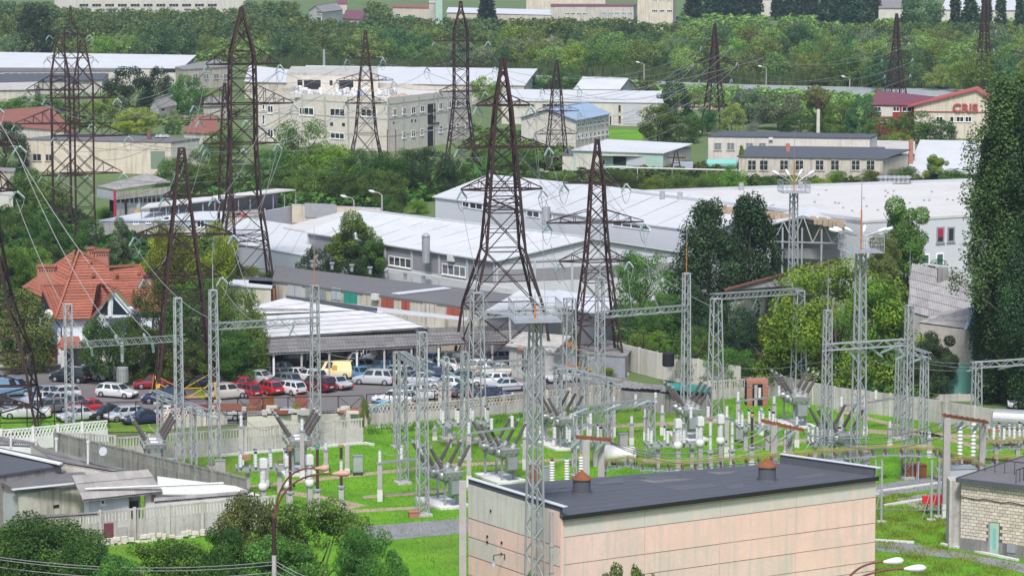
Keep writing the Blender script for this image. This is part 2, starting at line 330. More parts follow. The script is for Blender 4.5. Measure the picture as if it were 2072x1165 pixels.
# grass blades (nobody could count them)
def blades(name, poly, n, h, m, seed, wd=.05, lean=.5, clumpy=.0):
    rs = np.random.RandomState(seed); px = np.array([G(*p)[:2] for p in poly]); lo = px.min(0); hi = px.max(0)
    pts = []
    tot = 0
    while tot < n:
        c = rs.rand(n * 2, 2) * (hi - lo) + lo; x, y = c[:, 0], c[:, 1]; ins = np.zeros(len(c), bool); j = len(px) - 1
        for i in range(len(px)):
            xi, yi = px[i]; xj, yj = px[j]
            ins ^= ((yi > y) != (yj > y)) & (x < (xj - xi) * (y - yi) / (yj - yi + 1e-9) + xi); j = i
        c = c[ins]; vis = np.abs(c[:, 0]) < c[:, 1] * .17; c = c[vis]
        if clumpy: c = c[(np.sin(c[:, 0] * 1.7) * np.sin(c[:, 1] * .9 + c[:, 0] * .3) + rs.rand(len(c)) * 1.6) > clumpy]
        if len(c) == 0: break
        pts.append(c); tot += len(c)
    c = np.vstack(pts)[:n]; n = len(c); a = rs.rand(n) * 6.283; hh = h * (.4 + rs.rand(n)); d = np.stack([np.cos(a), np.sin(a)], 1)
    ln = (rs.rand(n, 2) - .5) * lean * hh[:, None]; V = np.zeros((n, 3, 3))
    V[:, 0, :2] = c - d * wd; V[:, 1, :2] = c + d * wd; V[:, 2, :2] = c + ln; V[:, 2, 2] = hh
    me = bpy.data.meshes.new(name); me.vertices.add(n * 3); me.vertices.foreach_set('co', V.ravel()); me.loops.add(n * 3); me.loops.foreach_set('vertex_index', np.arange(n * 3))
    me.polygons.add(n); me.polygons.foreach_set('loop_start', np.arange(n) * 3); me.update(); me.materials.append(MATS[m])
    o = bpy.data.objects.new(name, me); COL.objects.link(o); return tagp(o, kind='stuff')
o_ = blades('grass', LAWN, 170000, .14, 'grass', 3, .04); o_['label'] = 'bright green grass of the substation lawn'; o_['category'] = 'grass'
o_ = blades('tall_grass', [(1740, 1000), (1940, 1000), (1945, 1110), (2072, 1150), (2072, 1200), (1740, 1200)], 16000, .2, 'leaf_fresh', 5, .04, .9, .9); o_['label'] = 'rougher tall grass beside the brick building'; o_['category'] = 'grass'
o_ = blades('tall_grass', [(745, 868), (1280, 822), (1300, 832), (1060, 852), (745, 880)], 9000, .45, 'leaf_fresh', 6, .06, .9, .9); o_['label'] = 'weeds along the foot of the back wall'; o_['category'] = 'weeds'
o_ = blades('reeds', [(540, 146), (800, 148), (1060, 152), (1300, 163), (1500, 171), (2300, 190), (2300, 181), (1500, 162), (1300, 153), (1060, 141), (540, 134)], 52000, 2.8, 'reed', 8, .14, .25); o_['label'] = 'green reeds lining the far river bank'; o_['category'] = 'reeds'
o_ = blades('reeds', [(385, 122), (540, 128), (640, 132), (640, 108), (540, 92), (400, 94)], 24000, 1.6, 'reed', 9, .14, .3); o_['label'] = 'pale reed meadow behind the left warehouses'; o_['category'] = 'reeds'
# ---------------- trees ----------------
def leaf_arr(kind, seed, n, lf):
    rs = np.random.RandomState(seed)
    if kind == 'round':
        K = 60; z = .16 + .76 * rs.rand(K); a = rs.rand(K) * 6.283; rr = .40 * np.sqrt(np.clip(1 - ((z - .52) / .46) ** 2, .02, 1)) * (.45 + .55 * rs.rand(K) ** .5) * (.85 + .3 * rs.rand(K))
        cen = np.stack([np.cos(a) * rr, np.sin(a) * rr, z], 1); cr = .07 + .07 * rs.rand(K)
    elif kind == 'bush':
        K = 22; u = rs.normal(size=(K, 3)); u /= np.linalg.norm(u, axis=1)[:, None]; u[:, 2] = np.abs(u[:, 2])
        cen = u * (.45 + .55 * rs.rand(K))[:, None] * np.array([.5, .5, .62]) + np.array([0, 0, .14]); cr = .12 + .11 * rs.rand(K)
    elif kind == 'poplar':
        K = 170; z = .06 + .9 * rs.rand(K) ** .9; rr = .135 * np.sqrt(np.clip(1.02 - z, 0, 1)) * np.clip(z * 5, .5, 1) * (.5 + .6 * rs.rand(K)); a = rs.rand(K) * 6.283
        cen = np.stack([np.cos(a) * rr, np.sin(a) * rr, z], 1); cr = .022 + .024 * rs.rand(K)
    elif kind == 'bigpop':
        K = 150; z = .05 + .9 * rs.rand(K); a = rs.rand(K) * 6.283; lob = 1 + .22 * np.sin(a * 3 + z * 9) + .16 * np.sin(z * 23 + a)
        rr = .15 * np.sqrt(np.clip(1.02 - z, 0, 1)) * np.clip(z * 2.6 + .25, .3, 1) * (.35 + .7 * rs.rand(K) ** .5) * lob
        cen = np.stack([np.cos(a) * rr, np.sin(a) * rr, z], 1); cr = .016 + .034 * rs.rand(K) ** 1.5
    elif kind == 'cone':
        K = 150; z = .05 + .9 * rs.rand(K); rr = .27 * np.clip((1.0 - z) * 1.9, 0, 1) ** .75 * np.clip(.72 + z * 1.2, 0, 1) * (.6 + .5 * rs.rand(K)); a = rs.rand(K) * 6.283
        cen = np.stack([np.cos(a) * rr, np.sin(a) * rr, z], 1); cr = .045 + .04 * rs.rand(K)
    elif kind == 'loose':
        K = 30; u = rs.normal(size=(K, 3)); u /= np.linalg.norm(u, axis=1)[:, None]
        cen = u * (.35 + .65 * rs.rand(K))[:, None] * np.array([.40, .40, .40]) + np.array([0, 0, .56]); cr = .05 + .075 * rs.rand(K)
    elif kind == 'dome':
        K = 95; z = .06 + .86 * rs.rand(K); a = rs.rand(K) * 6.283; rr = .46 * np.sqrt(np.clip(1 - ((z - .36) / .62) ** 2, .02, 1)) * (.55 + .45 * rs.rand(K) ** .5) * (.85 + .28 * rs.rand(K))
        cen = np.stack([np.cos(a) * rr, np.sin(a) * rr, z], 1); cr = .055 + .065 * rs.rand(K)
    wgt = cr ** 2; k = rs.choice(K, n, p=wgt / wgt.sum()); u = rs.normal(size=(n, 3)); u /= np.linalg.norm(u, axis=1)[:, None]
    sq = np.array([1, 1, 2.1]) if kind in ('poplar', 'bigpop') else (np.array([1, 1, 1.35]) if kind == 'cone' else np.array([1.1, 1.1, .85]))
    c = cen[k] + u * cr[k][:, None] * sq * (.55 + .5 * rs.rand(n, 1) ** .5); c += rs.normal(size=(n, 3)) * .006
    nn = u * .8 + rs.normal(size=(n, 3)) * .55 + np.array([0, 0, .25]); nn /= np.linalg.norm(nn, axis=1)[:, None]
    t = np.cross(nn, rs.normal(size=(n, 3))); t /= np.linalg.norm(t, axis=1)[:, None] + 1e-9; b = np.cross(nn, t); s = lf * (.55 + .75 * rs.rand(n, 1))
    V = np.stack([c - t * s, c - b * s * .62, c + t * s, c + b * s * .62], 1)
    return V.reshape(-1, 3)
def quad_mesh(name, V, m):
    n = len(V) // 4; me = bpy.data.meshes.new(name); me.vertices.add(n * 4); me.vertices.foreach_set('co', V.ravel()); me.loops.add(n * 4)
    me.loops.foreach_set('vertex_index', np.arange(n * 4)); me.polygons.add(n); me.polygons.foreach_set('loop_start', np.arange(n) * 4)
    me.update(); me.materials.append(MATS[m]); return me
def trunk_mb(kind, seed):
    r = random.Random(seed); mb = MB(); top = .93 if kind in ('poplar', 'cone', 'bigpop') else .55
    x = y = 0; p = Vector((0, 0, -.01)); rad = .022
    for i in range(5):
        q = Vector((p.x + r.uniform(-.012, .012), p.y + r.uniform(-.012, .012), top * (i + 1) / 5)); mb.tube(p, q, rad, 7, rad * .78, caps=False); p = q; rad *= .78
    for i in range(8 if kind not in ('poplar',) else 6):
        a = i * 2.4 + r.random(); z = r.uniform(.22, .5) if kind != 'bush' else r.uniform(.02, .2); l = r.uniform(.18, .34) if kind not in ('poplar', 'cone', 'bigpop') else .1
        e = Vector((math.cos(a) * l, math.sin(a) * l, z + l * r.uniform(.7, 1.3))); m_ = Vector((math.cos(a) * l * .45, math.sin(a) * l * .45, z + l * .35))
        mb.tube((0, 0, z), m_, .011, 5, .008, caps=False); mb.tube(m_, e, .008, 5, .003, caps=False)
    return mb
TM = {}
def relink(o, m): o.material_slots[0].link = 'OBJECT'; o.material_slots[0].material = MATS[m]; return o
def tree_meshes(kind, seed, n, lf):
    k = (kind, seed, n)
    if k not in TM: TM[k] = (leaf_arr(kind, seed, n, lf), trunk_mb(kind, seed).mesh(kind + '_trunk', 'bark'), {})
    return TM[k]
def crown(kind, seed, n, lf, m):
    V, tr, d = tree_meshes(kind, seed, n, lf)
    if 'c' not in d: d['c'] = quad_mesh('crown', V, m)
    return d['c'], tr
LOD = {3: (20000, .0120), 2: (9000, .0175), 1: (4200, .0225), 0: (1600, .037)}
WIDTH = dict(round=.92, bush=1.3, poplar=.32, bigpop=.34, cone=.66, loose=.95, dome=1.05)
NT = [0]
def tree(px, py, ty, wpx, kind, m, label, cat='tree', name=None, lod=2, group=None, depth=1.0, parts=True, at=None):
    """px,py: the ground under the trunk in the photo; ty: the crown top; wpx: the crown's width"""
    b = Vector(at) if at is not None else G(px, py); H = P(px, ty, b.y).z - b.z; Wd = 1.07 * wpx / SC(b); NT[0] += 1; n, lf = LOD[lod]
    rz = (NT[0] * 2.399) % 6.283; sx = Wd / WIDTH[kind]; sy = sx
    me, tr = crown(kind, NT[0] % 3 + 1 if lod < 4 else 1, n, lf, m); nm = name or ('bush' if kind == 'bush' else 'tree')
    if parts:
        t = root(nm, b, label, cat, group, rz, (sx, sy, H)); relink(obj('crown', me, None, t), m); obj('trunk', tr, None, t)
    else:
        t = bpy.data.objects.new(nm, me); COL.objects.link(t); relink(t, m); t.location = b; t.rotation_euler = (0, 0, rz); t.scale = (sx, sy, H); tagp(t, label, cat, group)
    return t

def undergrowth(label, poly, n, H, m, seed, m2=None):
    """ground cover of shrubs nobody could count, one object"""
    rs = np.random.RandomState(seed); px = np.array(poly, float); lo, hi = px.min(0), px.max(0); Vs = []
    while len(Vs) < n:
        x, y = rs.rand(2) * (hi - lo) + lo; ins = False; j = len(px) - 1
        for i in range(len(px)):
            if (px[i][1] > y) != (px[j][1] > y) and x < (px[j][0] - px[i][0]) * (y - px[i][1]) / (px[j][1] - px[i][1] + 1e-9) + px[i][0]: ins = not ins
            j = i
        if not ins: continue
        b = G(x, y); V = tree_meshes('bush', int(rs.randint(1, 4)), 130, .14)[0].copy(); h = H * (.55 + .8 * rs.rand()); w = h * (1.1 + rs.rand()); a = rs.rand() * 6.28; ca, sa = math.cos(a), math.sin(a)
        Vs.append(np.stack([(V[:, 0] * ca - V[:, 1] * sa) * w + b.x, (V[:, 0] * sa + V[:, 1] * ca) * w + b.y, V[:, 2] * h], 1))
    o = bpy.data.objects.new('undergrowth', quad_mesh('undergrowth', np.vstack(Vs), m)); COL.objects.link(o); return tagp(o, label, 'shrubs', None, 'stuff')
# ---------------- lattice steel ----------------
def string_mesh(m, nd=13):
    mb = MB(); prof = [(.008, 0)]
    for i in range(nd):
        z = .06 + .88 * i / nd; prof += [(.016, z), (.075, z + .012), (.07, z + .030), (.018, z + .038)]
    prof.append((.008, 1)); mb.lathe(prof, 8); return mb.mesh('insulator_string', m)
STR = {m: string_mesh(m) for m in ('insul_glass', 'insul_pale', 'ceramic')}
def istring(t, p, q, m='insul_glass', fat=1.7):
    o = bpy.data.objects.new('insulator_string', STR[m]); COL.objects.link(o); o.parent = t
    p = Vector(p); q = Vector(q); d = q - p; o.location = p; o.rotation_euler = d.to_track_quat('Z', 'Y').to_euler(); o.scale = (fat, fat, d.length); return o
def rot2(x, y, a): return x * math.cos(a) - y * math.sin(a), x * math.sin(a) + y * math.cos(a)
def lerp_prof(pr, z):
    for (z0, w0), (z1, w1) in zip(pr[:-1], pr[1:]):
        if z0 <= z <= z1: return w0 + (w1 - w0) * (z - z0) / (z1 - z0)
    return pr[-1][1] if z > pr[-1][0] else pr[0][1]
def tower_body(pr, lw, bw, ratio=.98, minp=.9, zig=False):
    """pr: [(z, half width)] bottom up -> four leg meshes and a bracing mesh, in local coordinates"""
    legs = []
    for sx, sy in ((-1, -1), (1, -1), (1, 1), (-1, 1)):
        mb = MB()
        for (z0, w0), (z1, w1) in zip(pr[:-1], pr[1:]): mb.bar((sx * w0, sy * w0, z0), (sx * w1, sy * w1, z1), lw)
        legs.append(mb)
    lv = [pr[0][0]]; z = pr[0][0]; keys = [p[0] for p in pr[1:]]
    while z < pr[-1][0] - .2:
        z2 = z + max(minp, 2 * lerp_prof(pr, z) * ratio); nk = [k for k in keys if k > z + .05]
        if nk and z2 > nk[0] - minp * .5: z2 = nk[0]
        lv.append(z2); z = z2
    br = MB()
    for z0, z1 in zip(lv[:-1], lv[1:]):
        a, b = lerp_prof(pr, z0), lerp_prof(pr, min(z1, pr[-1][0]))
        c0 = [(-a, -a, z0), (a, -a, z0), (a, a, z0), (-a, a, z0)]; c1 = [(-b, -b, z1), (b, -b, z1), (b, b, z1), (-b, b, z1)]
        for i in range(4):
            j = (i + 1) % 4; k = lv.index(z0) + i
            if not zig or k % 2: br.bar(c0[i], c1[j], bw)
            if not zig or not k % 2: br.bar(c0[j], c1[i], bw)
            if any(abs(z1 - k) < .1 for k in keys) or a > 1.5: br.bar(c1[i], c1[j], bw * 1.2)
        if a > 1.4:                                       # secondary struts in the big bottom panels
            for i in range(4):
                j = (i + 1) % 4; A, B, C_, D = map(Vector, (c0[i], c0[j], c1[i], c1[j])); mid = (A + B + C_ + D) / 4
                br.bar(A.lerp(C_, .5), mid.lerp(A, .02), bw * .8); br.bar(B.lerp(D, .5), mid, bw * .8)
    return legs, br, lv
def pylon(px, by, prof, arms, label, rz=.2, lw=.24, bw=.10, yellow=0, strs=True, foot=True, group='rusty lattice power pylons', m='rust_steel', slope=1.35):
    b = G(px, by); s = SC(b); zz = lambda y: P(px, y, b.y).z; f = abs(math.cos(rz)) + abs(math.sin(rz))
    pr = [(max(0, zz(y)), w / s / f) for y, w in prof]; pr[0] = (0, pr[0][1]) if foot else pr[0]
    lw *= .78; bw *= .72; t = root('power_pylon', b, label, 'pylon', group, rz); legs, br, lv = tower_body(pr, lw, bw)
    for l in legs: obj('leg', l, m, t)
    obj('bracing', br, m, t, kind='stuff')
    ends = []
    for y, hl, hr in arms:
        z = zz(y); w = lerp_prof(pr, z)
        mb = MB()
        for sg, h in ((-1, hl), (1, hr)):
            if h <= 0: continue
            L = h / s / math.cos(rz); tip = Vector((sg * L, 0, z)); up = slope * min(1, L / 3.5)
            for sy in (-1, 1):
                a = Vector((sg * w, sy * w, z)); wu = lerp_prof(pr, z + up); u = Vector((sg * wu, sy * wu, z + up))
                mb.bar(a, tip, lw * .62); mb.bar(u, tip + Vector((0, 0, .12)), lw * .38)
                nseg = max(2, int(L / 1.4))
                for k in range(1, nseg):
                    c = a.lerp(tip, k / nseg); d = u.lerp(tip, k / nseg); mb.bar(c, d, bw * .7); mb.bar(a.lerp(tip, (k - 1) / nseg), d, bw * .7)
                    if sy == 1: c2 = Vector((c.x, -c.y, c.z)); mb.bar(c, c2, bw * .7)
            ends.append((tip, sg))
        mb.bar((-w, -w, z), (w, -w, z), lw * .6); mb.bar((-w, w, z), (w, w, z), lw * .6); obj('crossarm', mb, m, t)
    if strs:
        for tip, sg in ends:
            sl = 1.5
            istring(t, tip + Vector((0, -.1, -.15)), tip + Vector((-.45 * sg, -1.2, -.85)) * 1.0 if False else tip + Vector((-.55, -.9, -.95)), 'insul_glass', 1.5)
            istring(t, tip + Vector((.1, .1, -.15)), tip + Vector((.75, .9, -.9)), 'insul_pale', 1.5)
            j = MB(); A = tip + Vector((-.55, -.9, -.95)); B = tip + Vector((.75, .9, -.9))
            pts = [A.lerp(B, k / 6) + Vector((0, 0, -1.3 * (1 - (2 * k / 6 - 1) ** 2))) for k in range(7)]; j.path(pts, .03, 4); obj('jumper_loop', j, 'wire', t)
    if yellow:
        mb = MB()
        for sx, sy in ((-1, -1), (1, -1), (1, 1), (-1, 1)):
            w0, w1 = pr[0][1] + .02, lerp_prof(pr, yellow) + .02; mb.bar((sx * w0, sy * w0, .02), (sx * w1, sy * w1, yellow), lw * 1.15)
        w1 = lerp_prof(pr, yellow)
        for i, j in ((0, 1), (1, 2), (2, 3), (3, 0)):
            c = [(-w1, -w1), (w1, -w1), (w1, w1), (-w1, w1)]; mb.bar((*c[i], yellow), ((c[i][0] + c[j][0]) / 2, (c[i][1] + c[j][1]) / 2, .5), .08); mb.bar((*c[j], yellow), ((c[i][0] + c[j][0]) / 2, (c[i][1] + c[j][1]) / 2, .5), .08)
            mb.bar((*c[i], .6), (*c[j], .6), .1)
        obj('painted_foot', mb, 'yellow_steel', t)
    if foot:
        mb = MB(); w0 = pr[0][1]
        for sx, sy in ((-1, -1), (1, -1), (1, 1), (-1, 1)): mb.cb(sx * w0, sy * w0, .12, .7, .7, .3)
        obj('footing', mb, 'concrete', t)
    out = []
    for tip, sg in ends:
        x, y = rot2(tip.x, tip.y, rz); out.append(Vector((b.x + x, b.y + y, tip.z - .9)))
    return t, out, Vector((b.x, b.y, pr[-1][0]))
PY = {}
def py(k, *a, **kw): PY[k] = pylon(*a, **kw)
py('A', 1018, 748, [(748, 104), (620, 84), (505, 46), (400, 36), (298, 27), (213, 18), (140, 6), (118, 4)], [(383, 86, 80), (298, 92, 92), (213, 54, 54)], 'tallest rusty pylon in the centre, straddling the car shelter, with its wide splayed base', rz=.16, lw=.34, bw=.13, yellow=1.2)
py('B', 1207, 752, [(752, 58), (640, 42), (528, 27), (450, 20), (370, 15), (300, 5), (282, 3)], [(528, 78, 64), (450, 104, 96), (370, 70, 58)], 'rusty pylon in front of the grey warehouse gable, right of the tallest one', rz=.14, lw=.27, bw=.11, yellow=1.0)
py('C', 495, 608, [(608, 70), (470, 50), (400, 38), (290, 31), (210, 31), (130, 29), (104, 27), (35, 6), (15, 3)], [(290, 80, 68), (210, 98, 102), (130, 72, 74)], 'large rusty pylon left of centre, its top nearly at the upper frame edge', rz=.2, lw=.32, bw=.12, slope=2.4)
py('D', 374, 806, [(806, 72), (700, 56), (590, 44), (475, 28), (397, 17), (320, 8), (300, 6)], [(560, 80, 76), (475, 98, 100), (397, 38, 62)], 'rusty pylon with yellow painted feet standing in the car park', rz=.18, lw=.30, bw=.12, yellow=2.0)
py('E', 741, 338, [(338, 40), (270, 24), (209, 18), (163, 14), (118, 8), (75, 3), (62, 2)], [(209, 42, 42), (163, 60, 56), (118, 38, 34)], 'slender rusty pylon in front of the unfinished stone building', rz=.15, lw=.27, bw=.12, group='distant rusty pylons')
py('F', 933, 345, [(345, 36), (260, 24), (200, 16), (135, 16), (62, 16), (20, 4), (3, 2)], [(185, 44, 48), (135, 70, 68), (83, 54, 54)], 'rusty pylon at the right corner of the unfinished stone building, cut by the upper frame', rz=.15, lw=.3, bw=.13, group='distant rusty pylons')
py('G', 127, 475, [(475, 27), (420, 20), (275, 20), (155, 20), (90, 8), (75, 5)], [(355, 40, 50), (250, 92, 60), (182, 68, 50)], 'left one of the pair of close-set rusty pylons beside the red roof', rz=.1, lw=.3, bw=.12, slope=2.2)
py('H', 174, 512, [(512, 26), (420, 21), (275, 21), (168, 22), (100, 8), (82, 5)], [(350, 50, 76), (275, 60, 88), (198, 76, 66)], 'right one of the pair of close-set rusty pylons above the orange roofed house', rz=.12, lw=.3, bw=.12, slope=2.2)
py('I', 148, 330, [(330, 16), (200, 15), (57, 14), (45, 2), (12, 1.5)], [(118, 50, 46), (70, 44, 36)], 'thin pylon with a tall spike seen between the close-set pair', rz=.1, lw=.2, bw=.1, group='distant rusty pylons')
py('J', 1126, 346, [(346, 30), (300, 22), (225, 14), (177, 10), (135, 4), (122, 2)], [(271, 46, 44), (225, 42, 46), (177, 30, 46)], 'thin rusty pylon in front of the blue roofed building', rz=.2, lw=.22, bw=.11, group='distant rusty pylons')
py('K', 1445, 268, [(268, 28), (205, 18), (160, 12), (126, 9), (60, 3), (48, 1.5)], [(160, 32, 34), (126, 44, 46), (92, 28, 32)], 'dark slim pylon standing before the river on the right', rz=.3, lw=.34, bw=.15, strs=True, group='distant rusty pylons')
py('L', 1812, 196, [(196, 22), (150, 14), (90, 7), (40, 3), (28, 1.5)], [(150, 24, 30), (118, 30, 34), (85, 20, 26)], 'dark slim pylon behind the maroon roofed building', rz=.3, lw=.36, bw=.16, group='distant rusty pylons')
py('M', 1990, 182, [(182, 19), (120, 13), (60, 8), (5, 4), (-30, 2)], [(98, 30, 20), (60, 20, 24)], 'dark slim pylon rising among the far poplars at the right', rz=.3, lw=.36, bw=.16, group='distant rusty pylons')
py('N', 459, 560, [(560, 24), (400, 16), (250, 9), (180, 3), (168, 2)], [(300, 40, 34), (242, 52, 40)], 'thin rusty pylon half hidden behind the large one left of centre', rz=.2, lw=.18, bw=.08, group='distant rusty pylons')
py('O', -58, 868, [(868, 158), (800, 142), (730, 132), (610, 92), (500, 72), (293, 50), (100, 40)], [(385, 96, 100), (293, 108, 106), (212, 90, 62)], 'near rusty pylon cut by the left frame edge, one heavy splayed leg in view', rz=.1, lw=.3, bw=.18, slope=2.4)
t_ = MB(); b_ = G(1368, 355); s_ = SC(b_); zt = P(1368, 305, b_.y).z
for sx in (-1, 1):
    for sy in (-1, 1): t_.bar((b_.x + sx * 1.0, b_.y + sy * .8, 0), (b_.x + sx * .15, b_.y, zt), .2)
t_.bar((b_.x - 1.6, b_.y, zt * .72), (b_.x + 1.6, b_.y, zt * .72), .2); t_.bar((b_.x - .7, b_.y, zt * .5), (b_.x + .7, b_.y, zt * .5), .14)
single('power_pole', t_, 'rust_steel', 'small dark A-frame power pole beside the pale green loading bay', 'power pole', base=b_)
# ---------------- galvanised masts and gantries ----------------
def column(t, base, px, by, ty, w0, w1, rz=.35, lw=.105, bw=.045, spike=None, orange=False, y1=None, plates=True):
    """a lattice column as a part of t; w0/w1: widths in photo pixels at bottom and top"""
    b = G(px, by); s = SC(b); H = P(px, ty, b.y).z; f = 2 * (math.cos(rz) + math.sin(rz)); tl = Vector(t.location)
    pr = [(0, w0 / s / f), (H, w1 / s / f)]; legs, br, lv = tower_body(pr, lw, bw, 1.0, .6, True)
    a = MB()
    for l in legs: a.add(l.v, l.f)
    w = pr[-1][1] + .04; a.cb(0, 0, H, 2 * w, 2 * w, .08)
    def xf(mb): mb.v = [(*[p + q for p, q in zip(rot2(x, y, rz), (b.x - tl.x, b.y - tl.y))], z - tl.z) for x, y, z in mb.v]; return mb
    c = obj('column', xf(a), 'galv', t); obj('bracing', xf(br), 'galv', c)
    if spike:
        zs = P(px, spike, b.y).z; m1 = MB().tube((0, 0, H - .5), (0, 0, H + (zs - H) * .55), .06, 6, .035); m2 = MB().tube((0, 0, H + (zs - H) * .55), (0, 0, zs), .04, 5, .015)
        r = obj('lightning_rod', xf(m1), 'orange_paint' if orange else 'galv', t); obj('tip', xf(m2), 'wire', r)
    fb = MB(); w = pr[0][1] + .1; fb.cb(0, 0, .1, 2 * w + .3, 2 * w + .3, .25); obj('footing', xf(fb), 'concrete', t)
    return b, H
def beam_mb(p, q, w=.55, h=.55, cw=.075, bw=.038):
    p = Vector(p); q = Vector(q); d = (q - p); L = d.length; d.normalize(); a = d.cross(Vector((0, 0, 1))).normalized() * w / 2; u = Vector((0, 0, h / 2)); mb = MB()
    for sa in (-1, 1):
        for su in (-1, 1): mb.bar(p + a * sa + u * su, q + a * sa + u * su, cw)
    n = max(3, int(L / .75))
    for k in range(n):
        c0 = p + d * (L * k / n); c1 = p + d * (L * (k + 1) / n); sg = 1 if k % 2 else -1
        for sa in (-1, 1): mb.bar(c0 + a * sa + u * sg, c1 + a * sa - u * sg, bw)
        mb.bar(c0 + a + u, c1 - a + u, bw); mb.bar(c0 + a - u, c0 - a - u, bw)
    return mb
def beam(t, p, q, **k):
    tl = Vector(t.location); return obj('beam', beam_mb(Vector(p) - tl, Vector(q) - tl, **k), 'galv', t)
def gantry(label, cols, beams=(), group='galvanised lattice gantries', strings=(), name='gantry'):
    c0 = cols[0]; b0 = G(c0[0], c0[1]); t = root(name, b0, label, 'gantry' if beams else 'mast', group); out = []
    for c in cols: out.append(column(t, None, *c[:5], **(c[5] if len(c) > 5 else {})))
    for (i, yi, j, yj, ext0, ext1) in beams:
        A = out[i][0]; B = out[j][0]; p = P(cols[i][0], yi, A.y); q = P(cols[j][0], yj, B.y); d = (q - p).normalized(); beam(t, p - d * ext0, q + d * ext1)
    for (i, yi, j, yj, f, dx, dy, dz, m) in strings:
        A = out[i][0]; B = out[j][0]; p = P(cols[i][0], yi, A.y).lerp(P(cols[j][0], yj, B.y), f) - Vector((0, 0, .3)); istring(t, p - b0, p - b0 + Vector((dx, dy, dz)), m, 1.7); STRE.append(p + Vector((dx, dy, dz)))
    return t, out
STRE = []
gi, gl = 'insul_glass', 'insul_pale'
gantry('gantry over the white wagon with three disc strings on its beam, far left', [(142, 893, 615, 20, 17, {}), (364, 962, 603, 20, 17, {})], [(0, 698, 1, 684, .3, .4)],
       strings=[(0, 698, 1, 684, f, .1, .2, -.9, gl) for f in (.2, .48, .76)] + [(0, 698, 1, 684, .18, -.5, 1.0, .7, gl), (0, 698, 1, 684, .46, -.5, 1.0, .8, gl), (0, 698, 1, 684, .72, -.5, 1.0, .8, gl)])
gantry('low portal with strings slanting along its beam, left of the silver breaker', [(325, 948, 800, 15, 13, {}), (392, 966, 826, 15, 13, {})], [(0, 800, 1, 826, 1.2, 2.0)], strings=[(0, 800, 1, 826, f, 1.6, -.2, -.25, gl) for f in (.1, .45, .8, 1.2)])
gantry('gantry crossing in front of the big dark green tree, with two tall spikes', [(435, 948, 587, 26, 17, dict(spike=488)), (639, 908, 578, 24, 17, dict(spike=458, orange=True))], [(0, 660, 1, 648, .2, .3)],
       strings=[(0, 660, 1, 648, .28, .3, .2, .3, gl), (0, 660, 1, 648, .78, -.5, -.3, -1.1, gi)])
gantry('gantry column standing on the lawn by the silver breaker with brick footing', [(855, 1043, 672, 27, 20, {}), (815, 978, 712, 24, 16, {})], [(0, 745, 1, 718, .2, .3)],
       strings=[(0, 745, 1, 718, .4, 1.7, .3, -.6, gi), (0, 745, 1, 718, .9, 1.6, .3, -.55, gi)])
gantry('gantry with beam in front of the tallest pylon, centre', [(965, 893, 592, 40, 26, dict(spike=560)), (1152, 880, 604, 32, 24, {})], [(0, 637, 1, 627, .3, .3)],
       strings=[(0, 637, 1, 627, f, .2, .1, .3, gl) for f in (.18, .5, .75)] + [(0, 637, 1, 627, .35, .1, 0, -2.6, 'ceramic')])
gantry('long-beamed gantry before the clipped hedge, with two orange spikes', [(1213, 900, 562, 24, 17, dict(spike=428)), (1387, 858, 553, 20, 15, dict(spike=436, orange=True))], [(0, 637, 1, 623, .2, .2)],
       strings=[(0, 637, 1, 623, f, .9, .2, .15, gl) for f in (.12, .38, .62)])
gantry('tapered portal with three green strings under its beam, before the maple', [(1447, 850, 604, 36, 22, {}), (1615, 812, 588, 34, 20, {})], [(0, 600, 1, 589, .4, .5)],
       strings=[(0, 600, 1, 589, f, -.5, -.2, -1.2, gi) for f in (.25, .5, .77)])
gantry('gantry with two thin spikes and green strings in front of the maple', [(1671, 962, 628, 24, 16, dict(spike=533)), (1835, 968, 618, 22, 16, dict(spike=503)), (1868, 905, 722, 20, 14, {}), (1818, 888, 708, 20, 14, {})], [(0, 702, 1, 692, .3, .3), (3, 700, 2, 717, .4, 1.0)],
       strings=[(0, 702, 1, 692, .26, .8, -.3, -.9, gi), (0, 702, 1, 692, .55, 1.1, -.2, -.8, gi), (0, 702, 1, 692, .86, .9, -.3, -.9, gi), (3, 700, 2, 717, -.2, -1.3, -.3, -.5, gi), (3, 700, 2, 717, .5, -1.4, -.3, -.5, gi), (3, 700, 2, 717, 1.0, -1.4, -.3, -.5, gi)])
gantry('gantry at the right frame edge in front of the turquoise fence', [(1975, 858, 732, 22, 17, {}), (2130, 852, 722, 22, 17, {})], [(0, 738, 1, 728, .5, .2)], strings=[(0, 738, 1, 728, .1, -1.6, .2, -.4, gl), (0, 738, 1, 728, .5, -1.6, .2, -.4, gl)])
gantry('low crowded portal right of the lighting mast, glass strings slanting down', [(1170, 965, 842, 18, 15, dict(rz=.3)), (1316, 936, 812, 20, 16, dict(rz=.3))], [(0, 830, 1, 812, .3, .6)],
       strings=[(0, 830, 1, 812, f, 1.5, .2, .55, gl) for f in (-.1, .35, .75)])
gantry('portal with white strings running along its beam behind the crowded one', [(1128, 905, 748, 16, 14, {}), (1232, 918, 772, 16, 14, {})], [(0, 745, 1, 770, .8, 1.2)], strings=[(0, 745, 1, 770, f, 1.5, -.3, -.2, gl) for f in (.1, .5, .95)])
gantry('small portal before the back wall with three green strings', [(1095, 886, 702, 18, 14, {}), (1182, 868, 712, 18, 14, {})], [(0, 706, 1, 714, .2, .3)], strings=[(0, 706, 1, 714, f, -1.3, -.2, -.75, gi) for f in (.2, .7, 1.25)])
